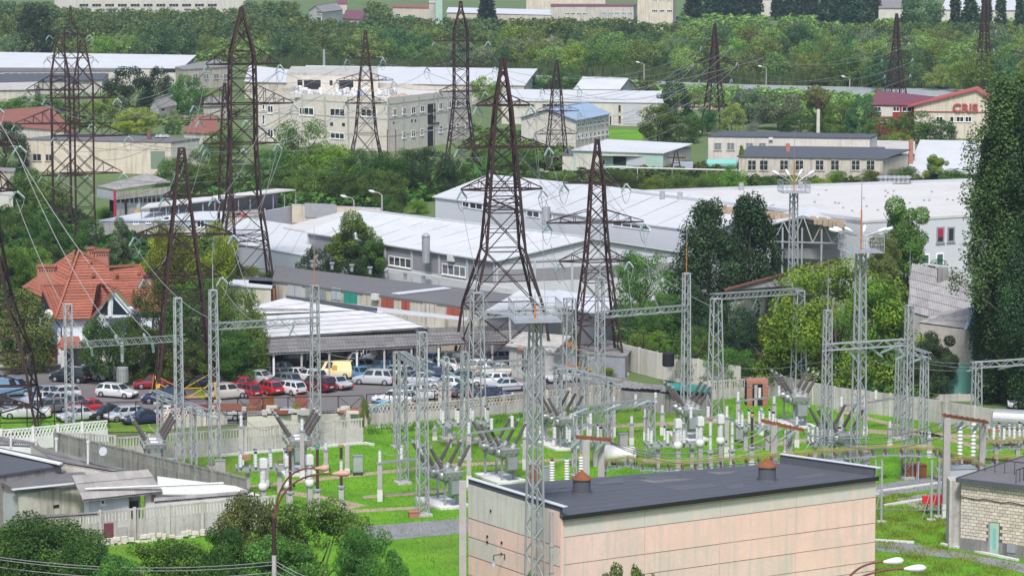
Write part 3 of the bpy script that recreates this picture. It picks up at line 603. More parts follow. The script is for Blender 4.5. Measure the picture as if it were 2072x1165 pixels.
gantry('narrow portal before the parked estate car, white strings slanting from its top', [(803, 905, 712, 13, 13, {}), (902, 888, 722, 13, 12, {})], [(0, 790, 1, 775, .3, .5)], strings=[(0, 712, 1, 722, f, 1.5, 0, -.5, gl) for f in (0, .4, .8)] + [(0, 800, 1, 790, f, -1.9, -.2, -.8, gi) for f in (-.1, .4, .75)])
gantry('lattice portal left of the tallest pylon with two green strings', [(940, 930, 712, 16, 14, {}), (1068, 905, 702, 18, 14, {})], [(0, 742, 1, 732, .8, .2)], strings=[(0, 742, 1, 732, f, 1.5, -.2, -1.0, gi) for f in (-.25, .22, .75)])
# lighting masts with a railed platform
def lightmast(px, by, platy, raily, w0, w1, pw, lamps, label, spike=None, lampy=None, cab=True):
    b = G(px, by); s = SC(b); t = root('lighting_mast', b, label, 'lighting mast', 'lighting masts of the substation'); column(t, None, px, by, platy, w0, w1, rz=.5, lw=.12, bw=.05)
    z = P(px, platy, b.y).z; zr = P(px, raily, b.y).z; hw = pw / s / 2; a = .12; def_ = lambda x, y: rot2(x, y, a)
    p = MB().box(-hw, -hw, -.06, hw, hw, 0); p.v = [(*def_(x, y), zz + z) for x, y, zz in p.v]; obj('platform', p, 'galv', t)
    r = MB()
    cs = [(-hw, -hw), (hw, -hw), (hw, hw), (-hw, hw)]
    for i in range(4):
        c, d = cs[i], cs[(i + 1) % 4]
        for k in range(6):
            f = k / 6; q = (c[0] + (d[0] - c[0]) * f, c[1] + (d[1] - c[1]) * f); r.bar((*q, 0), (*q, zr - z), .035 if k else .055)
        for zz in (.5, 1): r.bar((*c, (zr - z) * zz), (*d, (zr - z) * zz), .045)
    r.v = [(*def_(x, y), zz + z) for x, y, zz in r.v]; obj('railing', r, 'galv', t)
    if lamps:
        zl = P(px, lampy, b.y).z
        for dx, dy, l in lamps:
            o = MB(); A = Vector((dx * hw * .35, -hw * .2, zr)); B = Vector((dx * hw * 1.35, dy, zl)); o.tube(A, B, .05, 5); ob = obj('arm', o, 'galv', t)
            h = MB(); d = (B - A).normalized(); h.lathe([(.05, -.1), (.12, .1), (.17, .4), (.15, .7), (.06, .85)], 9, B - d * .2, d); obj('lamp_head', h, 'lamp_white', ob, smooth=True)
    if spike:
        zs = P(px, spike, b.y).z; obj('lightning_rod', MB().tube((0, 0, z), (0, 0, z + (zs - z) * .5), .07, 6), 'orange_paint', t); obj('rod_tip', MB().tube((0, 0, z + (zs - z) * .5), (0, 0, zs), .045, 5, .015), 'wire', t)
lightmast(1736, 962, 507, 476, 32, 19, 78, [(-1, -.4, 0), (-.82, .5, 0), (-.45, -.6, 0), (.12, .3, 0), (.72, -.4, 0), (1.0, .4, 0)], 'lattice mast with white lamp heads above its cage, in front of the maple', 343, 466)
lightmast(1603, 700, 388, 366, 22, 15, 56, [(-.9, 0, 0), (-.3, .4, 0), (.3, 0, 0), (.85, .2, 0)], 'farther lamp mast seen against the white flat roof', 268, 352)
lightmast(1082, 1292, 645, 607, 44, 23, 98, [], 'nearest lattice mast with bare railed platform, in front of the pink building', 590)
k_ = MB().box(-.3, -.2, 0, .3, .2, 1.6)
# ---------------- switchgear ----------------
def ribbed(r, h, n, r2=None):
    r2 = r2 or r * .72; p = [(r2, 0)]
    for i in range(n): z = h * i / n; p += [(r2, z), (r, z + h / n * .35), (r, z + h / n * .5), (r2, z + h / n * .85)]
    return p + [(r2, h)]
def make_breaker():
    t = root('circuit_breaker', (0, 0, 0), 'x', 'circuit breaker', 'tank circuit breakers with splayed bushings')
    f = MB()
    for x in (-.55, .55):
        for y in (-1.7, 1.7): f.cb(x, y, 1.15, .16, .16, 2.0)
    f.box(-.63, -2.1, 2.1, -.45, 2.1, 2.3); f.box(.45, -2.1, 2.1, .63, 2.1, 2.3); f.bar((-.55, -1.7, .9), (.55, -1.7, .9), .1); f.bar((-.55, 1.7, .9), (.55, 1.7, .9), .1); obj('frame', f, 'grey_metal', t)
    p = MB(); p.slab([(-1.4, -2.5, .2), (-.2, -2.9, .2), (1.5, -2.4, .2), (1.3, 0, .2), (1.5, 2.3, .2), (-1.2, 2.5, .2), (-1.5, .2, .2)], .25); obj('pad', p, 'whitewash', t)
    for y in (-1.6, 0, 1.6):
        k = MB(); k.lathe([(.12, -1.0), (.3, -.95), (.34, -.7), (.34, .7), (.3, .95), (.12, 1.0)], 12, (0, y, 2.65), (1, 0, 0)); tk = obj('tank', k, 'silver', t, smooth=True)
        for sg in (-1, 1):
            a = Vector((sg * .52, 0, .86)).normalized(); c = Vector((sg * .5, y, 2.85)); n = MB(); n.lathe([(.22, 0), (.27, .08), (.27, .38), (.33, .4), (.33, .48), (.2, .5)], 12, c, a); obj('turret', n, 'silver', t, smooth=False)
            b = MB(); b.lathe([(r * (1 - .25 * h / 2.0), h) for r, h in ribbed(.19, 2.0, 16, .145)], 10, c + a * .5, a); bu = obj('bushing', b, 'bushing', t)
            q = MB(); q.lathe([(.15, 0), (.15, .1), (.05, .14), (.05, .3)], 8, c + a * 2.5, a); obj('cap', q, 'silver', bu)
    c = MB().box(-.5, -2.75, 1.2, .5, -2.15, 2.3); cb = obj('control_cabinet', c, 'green_metal', t); obj('door', MB().box(-.44, -2.78, 1.26, .44, -2.752, 2.24), 'grey_metal', cb)
    h = MB().add([(-.75, -2.3, 2.35), (.75, -2.3, 2.35), (.75, -1.95, 2.35), (-.75, -1.95, 2.35), (-.9, -2.5, 3.0), (.9, -2.5, 3.0), (.9, -1.95, 3.0), (-.9, -1.95, 3.0)], [(0, 3, 2, 1), (4, 5, 6, 7), (0, 1, 5, 4), (1, 2, 6, 5), (2, 3, 7, 6), (3, 0, 4, 7)])
    obj('mechanism_box', h, 'silver', t)
    g_ = MB()
    for x in (-.5, 0, .5): g_.lathe([(.13, 0), (.13, .06), (.03, .07)], 10, (x, -2.44, 2.68), (0, -1, -.3))
    obj('gauge', g_, 'grey_metal', t); return t
BK = make_breaker()
for px, by_, rz, sc, lb in ((893, 1018, .5, 1.0, 'circuit breaker on white pads beside the brick block, nearest one on the lawn'), (1010, 968, .45, .98, 'circuit breaker with grey-green cabinet left of the pink building roof corner'), (600, 952, .2, 1.02, 'circuit breaker in front of the right half of the slab wall, behind the rusty lamp'),
                            (310, 958, .2, 1.0, 'circuit breaker farthest left, before the dark slatted wall'), (1130, 902, .4, .95, 'circuit breaker behind the nearest lattice mast'), (1390, 884, .2, .98, 'circuit breaker behind the three white current transformers'),
                            (1607, 858, .2, .98, 'circuit breaker right of the little brick booth'), (1690, 940, .4, 1.0, 'circuit breaker behind the yellow busbar run')):
    pick(BK, USED, G(px, by_), rz, lb, sc=(sc,) * 3)
def make_ct():
    t = root('current_transformer', (0, 0, 0), 'x', 'transformer', 'white current transformers on concrete posts'); obj('post', MB().cb(0, 0, 1.15, .38, .38, 2.3), 'concrete_post', t)
    obj('foot', MB().cb(0, 0, .28, .44, .44, .56), 'whitewash', t)
    b = MB(); b.lathe([(.2, 2.3), (.34, 2.4), (.39, 2.6), (.37, 2.85), (.23, 2.98)], 12); obj('oil_tank', b, 'ceramic', t, smooth=True)
    obj('terminal', MB().lathe([(.1, 0), (.1, .12)], 8, (.42, -.18, 2.6), (.8, -.5, 0)), 'black', t)
    obj('porcelain', MB().lathe([(r, h + 2.98) for r, h in ribbed(.25, 1.15, 11, .2)], 12), 'ceramic', t)
    h = MB().cb(0, 0, 4.52, .56, .5, .78); h.cb(0, 0, 4.94, .4, .36, .1); obj('head', h, 'ceramic', t)
    obj('head_band', MB().cb(0, 0, 4.18, .6, .54, .08), 'grey_metal', t); return t
CT = make_ct()
for i, (px, by_) in enumerate(((533, 1050), (583, 1046), (627, 1042), (1371, 962), (1416, 957), (1457, 952))):
    pick(CT, USED, G(px, by_), .3, ['left', 'middle', 'right'][i % 3] + (' one of the three white current transformers behind the rusty street lamp' if i < 3 else ' one of the three white current transformers behind the yellow busbar'))
def post_ins(label, px, by_, ty, mats, col, hp=.42, group='slim post insulators'):
    b = G(px, by_); H = P(px, ty, b.y).z; t = root('post_insulator', b, label, 'insulator', group); z0 = H * hp
    obj('post', MB().cb(0, 0, z0 / 2, .4, .4, z0), 'concrete_post', t); obj('foot', MB().cb(0, 0, z0 * .2, .45, .45, z0 * .4 - .04), 'whitewash', t)
    obj('clamp', MB().lathe([(.3, z0), (.34, z0 + .06), (.34, z0 + .2), (.24, z0 + .26)], 8), 'grey_metal', t); n = len(mats); h = (H - z0 - .4) / n
    for i, m in enumerate(mats):
        r = .15; obj('porcelain', MB().lathe([(a, b_ + z0 + .26 + i * h) for a, b_ in ribbed(r, h - .1, max(5, int(h / .11)), r * .7)], 9), m, t)
        obj('collar', MB().lathe([(.17, z0 + .16 + (i + 1) * h), (.17, z0 + .26 + (i + 1) * h)], 8), 'grey_metal', t)
    obj('cap', MB().lathe([(.16, H - .16), (.2, H - .1), (.2, H)], 8), {'y': 'yellow_paint', 'g': 'green_paint', 'r': 'orange_paint'}[col], t); return t
cb_, ce_ = 'ceramic_brown', 'ceramic'
for px, by_, ty, ms, c, l in ((588, 1052, 905, (cb_, cb_), 'r', 'orange capped brown post insulator behind the lamp arms'), (643, 1046, 902, (cb_, cb_), 'g', 'green capped brown post insulator left of the yellow capped one'), (691, 1038, 898, (cb_, ce_, cb_), 'y', 'yellow capped post insulator with a white middle section'),
                              (1437, 958, 846, (ce_, ce_), 'r', 'red capped white post insulator between two current transformers'), (1481, 952, 846, (ce_, ce_), 'g', 'green capped white post insulator right of the transformers'), (1521, 948, 838, (cb_, cb_), 'y', 'yellow capped brown post insulator left of the rusty beam')):
    post_ins(l, px, by_, ty, ms, c, .36)
def short_ins(px, by_, ty, m, cap, label):
    b = G(px, by_); H = P(px, ty, b.y).z; t = root('post_insulator', b, label, 'insulator', 'short ribbed insulators'); obj('stand', MB().cb(0, 0, .25, .5, .5, .5), 'concrete_post', t)
    obj('porcelain', MB().lathe([(a, z + .5) for a, z in ribbed(.24, H - .7, 9, .17)], 10), m, t); obj('cap', MB().lathe([(.13, H - .2), (.13, H)], 8), cap, t)
for px, by_, ty, cap, l in ((1117, 990, 928, 'maroon_roof', 'red capped white ribbed insulator behind the nearest mast'), (1147, 988, 924, 'green_paint', 'green capped white ribbed insulator behind the nearest mast'), (1176, 984, 918, 'yellow_paint', 'yellow capped white ribbed insulator above the rusty roof vent'),
                            (1942, 940, 858, 'green_paint', 'green capped white insulator under the right rusty beam'), (1969, 936, 850, 'yellow_paint', 'yellow capped white insulator under the right rusty beam')): short_ins(px, by_, ty, ce_, cap, l)
def white_post(px, by_, ty, label, ins=True, arm=None):
    b = G(px, by_); s = SC(b); H = P(px, ty, b.y).z; hi = min(1.15, H * .3) if ins else 0; t = root('concrete_post', b, label, 'post', 'concrete posts with whitewashed feet'); wf = min(1.0, H * .25)
    obj('shaft', MB().box(-.19, -.19, wf, .19, .19, H - hi), 'concrete_post', t); obj('foot', MB().cb(0, 0, wf / 2, .44, .44, wf), 'whitewash', t)
    if ins:
        obj('collar', MB().cb(0, 0, H - hi + .06, .5, .5, .12), 'grey_metal', t); obj('insulator', MB().lathe([(r, z + H - hi + .12) for r, z in ribbed(.15, hi - .2, 8, .12)], 8), 'ceramic', t); obj('cap', MB().cb(0, 0, H - .04, .2, .2, .1), 'grey_metal', t)
    if arm:
        q = P(arm[0], arm[1], b.y + (arm[2] if len(arm) > 2 else 1)); z = H - hi + .1; a = MB(); d = q - b; d.z = 0
        for e in (-.12, .12): a.bar((0, e, z), (d.x, d.y + e, z), .1, .14)
        a.bar((d.x, d.y - .3, z), (d.x, d.y + .3, z), .12); obj('rail', a, 'grey_metal', t)
        for f in (.5, .96): obj('insulator', MB().lathe([(r, zz + z + .08) for r, zz in ribbed(.15, .95, 8, .12)], 8, (d.x * f, d.y * f, 0)), 'ceramic', t)
for a in ((489, 948, 838, 'tall post in front of the slab wall, second gantry from left'), (612, 970, 846, 'post before the right end of the slab wall'), (703, 962, 900, 'short double post by the grey cabinet', False), (769, 1014, 910, 'post on the open lawn with a brown rail reaching right', True, (856, 935, 2)),
          (949, 985, 852, 'post beside the left corner of the pink building', True, (1040, 875, 3)), (1241, 884, 800, 'post carrying a rail right toward the big breaker', True, (1330, 825, 2)), (1493, 868, 790, 'post with a long silver rail reaching the brick booth side', True, (1580, 808, 3)),
          (1470, 926, 820, 'post behind the row of transformers with a reddish rail', True, (1395, 850, -1)), (1566, 860, 800, 'post at the left of the breaker by the booth'), (1612, 905, 842, 'squat post right of the booth breaker'), (1702, 880, 800, 'post under the long pale rail, between gantry legs', True, (1840, 815, 6)),
          (1750, 882, 802, 'post right of the lighting mast cage'), (1062, 950, 860, 'post seen through the nearest lattice mast', True, (1125, 892, -1)), (1230, 914, 836, 'post left of the white tank', True, (1160, 862, -1)), (880, 890, 860, 'short post near the back wall, left'), (900, 886, 852, 'short post near the back wall, right'),
          (920, 896, 872, 'smallest post near the back wall'), (1306, 890, 826, 'post behind the disconnector rack'), (1654, 900, 850, 'white tipped post between the two right breakers'), (1418, 898, 858, 'post behind the middle transformer'), (1122, 905, 840, 'post before the back wall behind the mast'), (1365, 905, 862, 'post behind the left transformer'), (1278, 900, 840, 'post left of the disconnector rack'), (1340, 880, 818, 'thin post before the green tarpaulin'), (1540, 880, 824, 'post in front of the brick booth'), (1590, 925, 868, 'post between the rusty beam and the breaker'), (1800, 905, 850, 'post among the right gantry legs'), (1880, 925, 872, 'post left of the right portal'), (845, 905, 850, 'post left of the near gantry column'), (1100, 895, 838, 'post before the pierced fence by the mast'), (1190, 895, 842, 'post under the crowded portal beam'), (540, 985, 925, 'post left of the left transformer'), (660, 955, 893, 'post right of the middle breaker')): white_post(*a)
def rack(px, by_, wpx, label, rz=.1, red=False):
    b = G(px, by_); L = wpx / SC(b); t = root('disconnector', b, label, 'disconnector', 'disconnector racks with white insulators', rz)
    for x in (.15 * L, .8 * L): obj('leg', MB().cb(x, 0, 1.0, .36, .36, 2.0), 'concrete_post', t)
    r = MB()
    for y in (-.6, .6): r.box(-.1 * L, y - .06, 2.0, L, y + .06, 2.28)
    for k in range(5): r.box(-.1 * L + 1.09 * L * k / 4, -.9, 2.28, -.1 * L + 1.09 * L * k / 4 + .14, .9, 2.36)
    obj('frame', r, 'galv', t)
    for k in range(4):
        x = L * (.0 + .31 * k)
        for y in (-.75, .75):
            i = obj('insulator', MB().lathe([(a, z + 2.36) for a, z in ribbed(.15, 1.15, 9, .12)], 8, (x, y, 0)), 'ceramic', t); obj('cap', MB().cb(x, y, 3.58, .24, .24, .14), 'black' if k % 2 else 'grey_metal', i)
        obj('blade', MB().bar((x, -.75, 3.65), (x, .75, 3.65), .07), 'grey_metal', t)
    if red: obj('drive_box', MB().cb(L * .1, .3, 3.0, .9, .5, .3), 'brick_red', t)
rack(487, 998, 100, 'disconnector rack on the left lawn, in front of the slab wall', .12, True); rack(1315, 948, 110, 'disconnector rack left of the transformers behind the yellow busbar', .12)
rack(895, 905, 100, 'disconnector rack near the back wall behind the near breaker', .12); rack(1498, 912, 70, 'disconnector rack behind the yellow capped insulator', .12); rack(1640, 945, 60, 'disconnector rack in front of the right breaker', .12); rack(2005, 940, 70, 'disconnector rack before the silver tank', .12, True); rack(1150, 945, 70, 'disconnector rack right of the nearest mast', .12)
def portal(pts, beam_px, label, wp=.52):
    bs = [G(*p) for p in pts]; t = root('concrete_portal', bs[0], label, 'portal', 'concrete portals with rusty beams'); a = P(*beam_px[0], bs[0].y); b = P(*beam_px[1], bs[-1].y)
    for q in bs:
        z = a.lerp(b, min(1, max(0, (q.x - a.x) / (b.x - a.x)))).z; d = q - bs[0]; mb = MB(); mb.cb(d.x, d.y, z / 2 + .5, wp, .5, z - 1); obj('post', mb, 'concrete_post', t); obj('foot', MB().cb(d.x, d.y, .6, wp + .04, .55, 1.2), 'whitewash', t)
    A = a - bs[0]; B = b - bs[0]; m = MB()
    for e in (-.3, .3): m.bar(A + Vector((0, e, .1)), B + Vector((0, e, .1)), .12, .18)
    for k in range(8): c = A.lerp(B, (k + .5) / 8); m.bar(c + Vector((0, -.4, .2)), c + Vector((0, .4, .2)), .1)
    obj('beam', m, 'rust', t)
    for f in (.1, .45, .8): c = A.lerp(B, f); istring(t, c + Vector((0, -.3, -.1)), c + Vector((-.75, -.7, -.75)), gl, 2.2)
    return a, b
PT = [portal([(1186, 1048), (1216, 1042)], ((1165, 886), (1237, 892)), 'concrete portal with rusty crossbeam left of the white tank'),
      portal([(1565, 985), (1596, 980)], ((1541, 853), (1626, 872)), 'concrete portal with rusty crossbeam behind the right roof vent'),
      portal([(1913, 1048), (1986, 1002)], ((1908, 842), (1998, 856)), 'concrete portal with rusty crossbeam beside the grey transformer tank')]
def tank(px, by_, r, L, rz, label, stand):
    b = G(px, by_); t = root('oil_tank', b, label, 'tank', None, rz); z = r + stand
    m = MB(); m.lathe([(r * .35, -L / 2 - .16), (r * .8, -L / 2 - .1), (r, -L / 2 + .05), (r, L / 2 - .05), (r * .8, L / 2 + .1), (r * .35, L / 2 + .16)], 24, (0, 0, z), (1, 0, 0)); obj('shell', m, 'silver' if stand > 1 else 'white_paint', t)
    obj('hatch', MB().lathe([(r * .42, L / 2 + .1), (r * .42, L / 2 + .24), (r * .2, L / 2 + .26)], 14, (0, 0, z - .1), (1, 0, 0)), 'white_paint', t); obj('valve', MB().lathe([(r * .16, L / 2 + .26), (r * .12, L / 2 + .4)], 10, (0, 0, z - .1), (1, 0, 0)), 'black', t)
    for x in (-L * .3, L * .3): obj('saddle', MB().box(x - .15, -r * .8, 0, x + .15, r * .8, z - r * .45), 'grey_metal', t)
tank(1254, 940, .8, 2.6, -.35, 'white horizontal oil tank lying on the lawn behind the pink building', .1)
tank(2050, 905, .95, 3.6, -.35, 'silver oil tank on tall supports at the right frame edge', 1.6)
def cabinet(px, by_, w_, d_, h_, m, label, leg=.35, rz=.15, dm=None):
    b = G(px, by_); t = root('cabinet', b, label, 'cabinet', 'outdoor switch cabinets', rz); obj('body', MB().box(-w_ / 2, -d_ / 2, leg, w_ / 2, d_ / 2, leg + h_), m, t); obj('door', MB().box(-w_ / 2 + .06, -d_ / 2 - .025, leg + .07, w_ / 2 - .06, -d_ / 2 - .002, leg + h_ - .07), dm or m, t)
    obj('roof', MB().box(-w_ / 2 - .05, -d_ / 2 - .06, leg + h_ + .003, w_ / 2 + .05, d_ / 2 + .05, leg + h_ + .05), 'grey_metal', t)
    if leg > .1:
        for x in (-1, 1): obj('leg', MB().cb(x * (w_ / 2 - .06), 0, leg / 2, .08, d_ * .8, leg), 'rust_steel', t)
    return t
cabinet(446, 972, .85, .5, 1.4, 'concrete_post', 'stained grey cabinet on legs right of the slanting portal'); cabinet(724, 962, .8, .5, 1.4, 'galv', 'light grey cabinet on legs alone on the lawn, near the slab wall end'); cabinet(1261, 905, .75, .55, 1.25, 'concrete_post', 'pale cabinet above the white oil tank', .02)
cabinet(1497, 896, .85, .5, 1.5, 'galv', 'pale cabinet behind the green capped insulator'); cabinet(1080, 985, 1.0, .6, 1.9, 'galv', 'rust-stained cabinet behind the nearest mast', .1, dm='rust'); cabinet(1106, 986, .8, .6, 1.7, 'grey_metal', 'grey cabinet right of the rust-stained one', .1)
cabinet(1752, 975, .55, .3, 1.0, 'galv', 'small meter box on a pole near the roof end', 1.6); cabinet(345, 975, .95, .6, 1.9, 'green_metal', 'grey-green cabinet behind the dark slatted wall', .1)
cabinet(1940, 1020, 2.4, 1.8, 3.0, 'panel_grey', 'large grey transformer housing behind the thick portal post', .1)
def block(px, by_, w_, d_, h_, m, top, label, cat, nm):
    b = G(px, by_); t = root(nm, b, label, cat, None, .2); obj('body', MB().box(-w_ / 2, -d_ / 2, 0, w_ / 2, d_ / 2, h_), m, t); obj('lid', MB().box(-w_ / 2 - .04, -d_ / 2 - .04, h_ + .003, w_ / 2 + .04, d_ / 2 + .04, h_ + .07), top, t)
block(837, 1046, .8, .6, .45, 'brick_red', 'brick_red', 'small red brick block at the foot of the near gantry column', 'block', 'brick_block'); block(1850, 966, 1.8, 1.2, 1.1, 'rust', 'rust', 'rusty iron pit cover box behind the steel posts', 'pit cover', 'pit_cover')
# little brick booth
b_ = G(1511, 822); t = root('brick_booth', b_, 'small red brick booth with an open dark doorway by the back wall', 'booth', None, .05); W_ = 2.1
for n, (x0, x1) in enumerate(((0, .55), (1.55, 2.1))):
    for k in range(16): obj('brick', MB().box(x0 + (.02 if k % 2 else 0), -.02 * (k % 3), k * .14, x1 - (.02 if (k + 1) % 2 else 0), .3, k * .14 + .128), 'brick_red', t)
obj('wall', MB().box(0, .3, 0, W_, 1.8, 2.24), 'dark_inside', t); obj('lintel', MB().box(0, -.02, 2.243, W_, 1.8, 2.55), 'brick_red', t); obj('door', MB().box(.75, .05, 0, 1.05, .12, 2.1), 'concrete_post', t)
# busbar run on post insulators
def busbar(pts, label, legs, zoff=0):
    ws = [G(*p) for p in pts]; z = 2.9; t = root('busbar_run', ws[0], label, 'busbar', 'busbar runs on brown insulators'); o = ws[0]; W2 = [q - o for q in ws]
    for i, (m, dy) in enumerate((('orange_paint', -.55), ('green_paint', 0), ('yellow_paint', .55))):
        mb = MB()
        for a, b in zip(W2[:-1], W2[1:]):
            for zz in (z, z + .14): mb.bar(a + Vector((0, dy, zz)), b + Vector((0, dy, zz)), .04, .04)
        obj('bar', mb, m, t)
    sh = MB()
    for a, b in zip(W2[:-1], W2[1:]): sh.bar(a + Vector((0, -.5, z - .6)), b + Vector((0, -.5, z - .6)), .09); sh.bar(a + Vector((0, .5, z - .6)), b + Vector((0, .5, z - .6)), .09)
    obj('shelf', sh, 'grey_metal', t); im = None; k = 0
    for a, b in zip(W2[:-1], W2[1:]):
        L = (b - a).length; n = max(1, int(L / 1.1))
        for j in range(n):
            c = a.lerp(b, j / n)
            for dy in (-.55, .55):
                if im is None: im = MB().lathe([(r, h) for r, h in ribbed(.1, .42, 4, .07)], 7).mesh('insulator', 'ceramic_brown')
                obj('insulator', im, None, t, loc=c + Vector((0, dy, z - .5)))
            if k % 5 == 0:
                obj('post', MB().cb(c.x, c.y - .4, (z - .6) / 2, .12, .12, z - .6), 'galv', t); obj('post', MB().cb(c.x, c.y + .4, (z - .6) / 2, .12, .12, z - .6), 'galv', t)
            k += 1
            obj('bracket', MB().box(c.x - .25, c.y - .8, z - .66, c.x + .25, c.y + .8, z - .6), 'grey_metal', t)
busbar([(1225, 1003), (1270, 994), (1300, 1003), (1380, 1006), (1560, 990), (1790, 972), (1890, 974), (1990, 1012)], 'long orange, green and yellow busbar run crossing the lawn behind the pink building', 5)
busbar([(1990, 962), (2072, 956), (2150, 960)], 'busbar run in front of the silver tank at the right edge', 3); busbar([(1900, 1003), (2010, 992), (2150, 1000)], 'busbar run behind the brick building roof', 3)
def stpost(px, by_, ty, label):
    b = G(px, by_); H = P(px, ty, b.y).z; t = root('steel_post', b, label, 'post', 'thin steel posts carrying the busbars'); obj('shaft', MB().cb(0, 0, H / 2, .16, .16, H), 'galv', t); obj('footing', MB().cb(0, 0, .06, .7, .7, .12), 'concrete', t); obj('brace', MB().bar((0, 0, H * .55), (-.7, .2, 0), .07), 'galv', t)
for a in ((1783, 1056, 930, 'grey steel post just right of the pink building'), (1884, 1052, 930, 'grey steel post left of the red box'), (1899, 1046, 930, 'grey steel post right of the red box'), (1771, 1000, 930, 'grey steel post behind the roof end')): stpost(*a)
b_ = G(1889, 1040); t = root('fire_box', b_, 'bright red fire equipment boxes between steel posts', 'box'); obj('box', MB().box(-.9, -.2, .9, -.05, .3, 1.5), 'red_paint', t); obj('box', MB().box(0, -.2, .8, .9, .3, 1.6), 'red_paint', t); obj('stand', MB().box(-.6, 0, 0, -.5, .1, .9).box(.5, 0, 0, .6, .1, .8), 'rust_steel', t)
# street lamps
def lamp(base, ztop, heads, mpole, mhead, label, arm_m='lamp_arm'):
    t = root('street_lamp', base, label, 'street lamp', 'street lamps'); zc = heads[0][0].z * .0 + ztop
    obj('pole', MB().tube((0, 0, 0), (0, 0, zc), .2, 9, .15), mpole, t); obj('sleeve', MB().tube((0, 0, zc - .05), (0, 0, zc + 2.4), .17, 9, .11), 'rust_steel', t)
    for q, ln in heads:
        d = q - base; a = MB(); p0 = Vector((0, 0, zc + 2.2)); c1 = Vector((d.x * .12, d.y * .12, d.z * 1.0 * .97)); c2 = Vector((d.x * .6, d.y * .6, d.z)); pts = []
        for i in range(13): u = i / 12; pts.append(p0 * (1 - u) ** 3 + c1 * 3 * u * (1 - u) ** 2 + c2 * 3 * u * u * (1 - u) + d * u ** 3)
        a.path(pts, .065, 7); ar = obj('arm', a, arm_m, t, smooth=True); ax = (pts[-1] - pts[-3]).normalized(); h = MB()
        h.lathe([(.06, -.1), (.1, .05), (.17, .3), (.22, ln * .6), (.19, ln * .85), (.06, ln)], 10, d, ax); obj('lamp_head', h, mhead, ar, smooth=True)
Yl = 205; bl = P(555, 1165, Yl); bl.z = 0
lamp(bl, P(555, 1120, Yl).z, [(P(640, 947, Yl - 1), .9), (P(674, 958, Yl - .5), 1.15)], 'concrete_post', 'lamp_rusty', 'nearest street lamp with two curved rusty arms and rusty heads in front of the tree')
Yl = 172; bl = P(1700, 1165, Yl); bl.z = 0
lamp(bl, P(1700, 1290, Yl).z, [(P(1790, 1136, Yl), 1.05), (P(1832, 1150, Yl), 1.15)], 'concrete_post', 'lamp_white', 'street lamp with two white oval heads poking into the lower right corner')
def farlamp(px, by_, ty, label, m='concrete_post', hd=10):
    b = G(px, by_); H = P(px, ty, b.y).z; s = SC(b); t = root('street_lamp', b, label, 'street lamp', 'distant street lamps'); obj('pole', MB().tube((0, 0, 0), (0, 0, H - .4), .17, 6, .12), m, t); a = MB().path([(0, 0, H - .4), (-.5, 0, H), (-1.2, 0, H + .1)], .07, 5); obj('arm', a, m, t); obj('lamp_head', MB().lathe([(.1, 0), (.24, .4), (.1, 1.0)], 7, (-1.1, 0, H + .1), (-1, 0, .25)), 'lamp_white', t)
for a in ((1303, 182, 128, 'lamp by the river near the white gable shed'), (1550, 195, 136, 'lamp at the river edge right of the dark pylon'), (1719, 205, 157, 'lamp left of the maroon roofed building'), (71, 125, 96, 'lamp behind the left warehouse'), (272, 125, 98, 'lamp behind the middle of the warehouse roof'), (232, 125, 108, 'short lamp behind the warehouse'),
          (354, 128, 112, 'lamp behind the right end of the warehouse roof'), (773, 430, 390, 'lamp above the yard wall'), (716, 432, 400, 'lamp left of the yard wall end'), (983, 205, 172, 'lamp in the trees behind the unfinished building'), (784, 142, 118, 'lamp behind the slender pylon')): farlamp(*a)
for px, by_, ty, m, l in ((656, 150, 100, 'galv', 'tall grey chimney pipe behind the long white roof'), (1655, 300, 198, 'limestone', 'tall thin chimney rising from the grey office building')):
    b = G(px, by_); H = P(px, ty, b.y).z; t = root('chimney_stack', b, l, 'chimney'); obj('shaft', MB().tube((0, 0, 0), (0, 0, H * .78), .38, 10, .34), m, t); obj('top', MB().tube((0, 0, H * .78), (0, 0, H), .36, 10, .34), m if ty == 100 else 'rust_steel', t)
# ---------------- cars ----------------
TYPES = dict(sedan=(4.5, 1.45, 1.76, [(.0, .62), (.30, .93), (.72, .95), (1, .72)], (.30, .78), (.42, .66)),
             wagon=(4.6, 1.50, 1.78, [(.0, .60), (.28, .95), (.8, 1.0), (1, .90)], (.27, .985), (.40, .90)),
             hatch=(4.1, 1.50, 1.74, [(.0, .62), (.26, .97), (.8, 1.0), (1, .92)], (.25, .98), (.38, .88)),
             suv=(4.6, 1.72, 1.86, [(.0, .80), (.25, 1.08), (.8, 1.12), (1, 1.02)], (.25, .985), (.36, .90)),
             van=(4.9, 1.98, 1.90, [(.0, .85), (.14, 1.12), (.8, 1.2), (1, 1.15)], (.12, .99), (.24, .955)),
             boxy=(4.0, 1.66, 1.68, [(.0, .95), (.30, 1.0), (.8, 1.03), (1, 1.0)], (.30, .97), (.38, .90)),
             pickup=(5.0, 1.75, 1.82, [(.0, .85), (.28, 1.05), (.62, 1.05), (1, 1.05)], (.28, .63), (.36, .57)))
def interp(pr, u):
    for (a, x), (b, y) in zip(pr[:-1], pr[1:]):
        if a <= u <= b: return x + (y - x) * (u - a) / (b - a)
    return pr[-1][1]
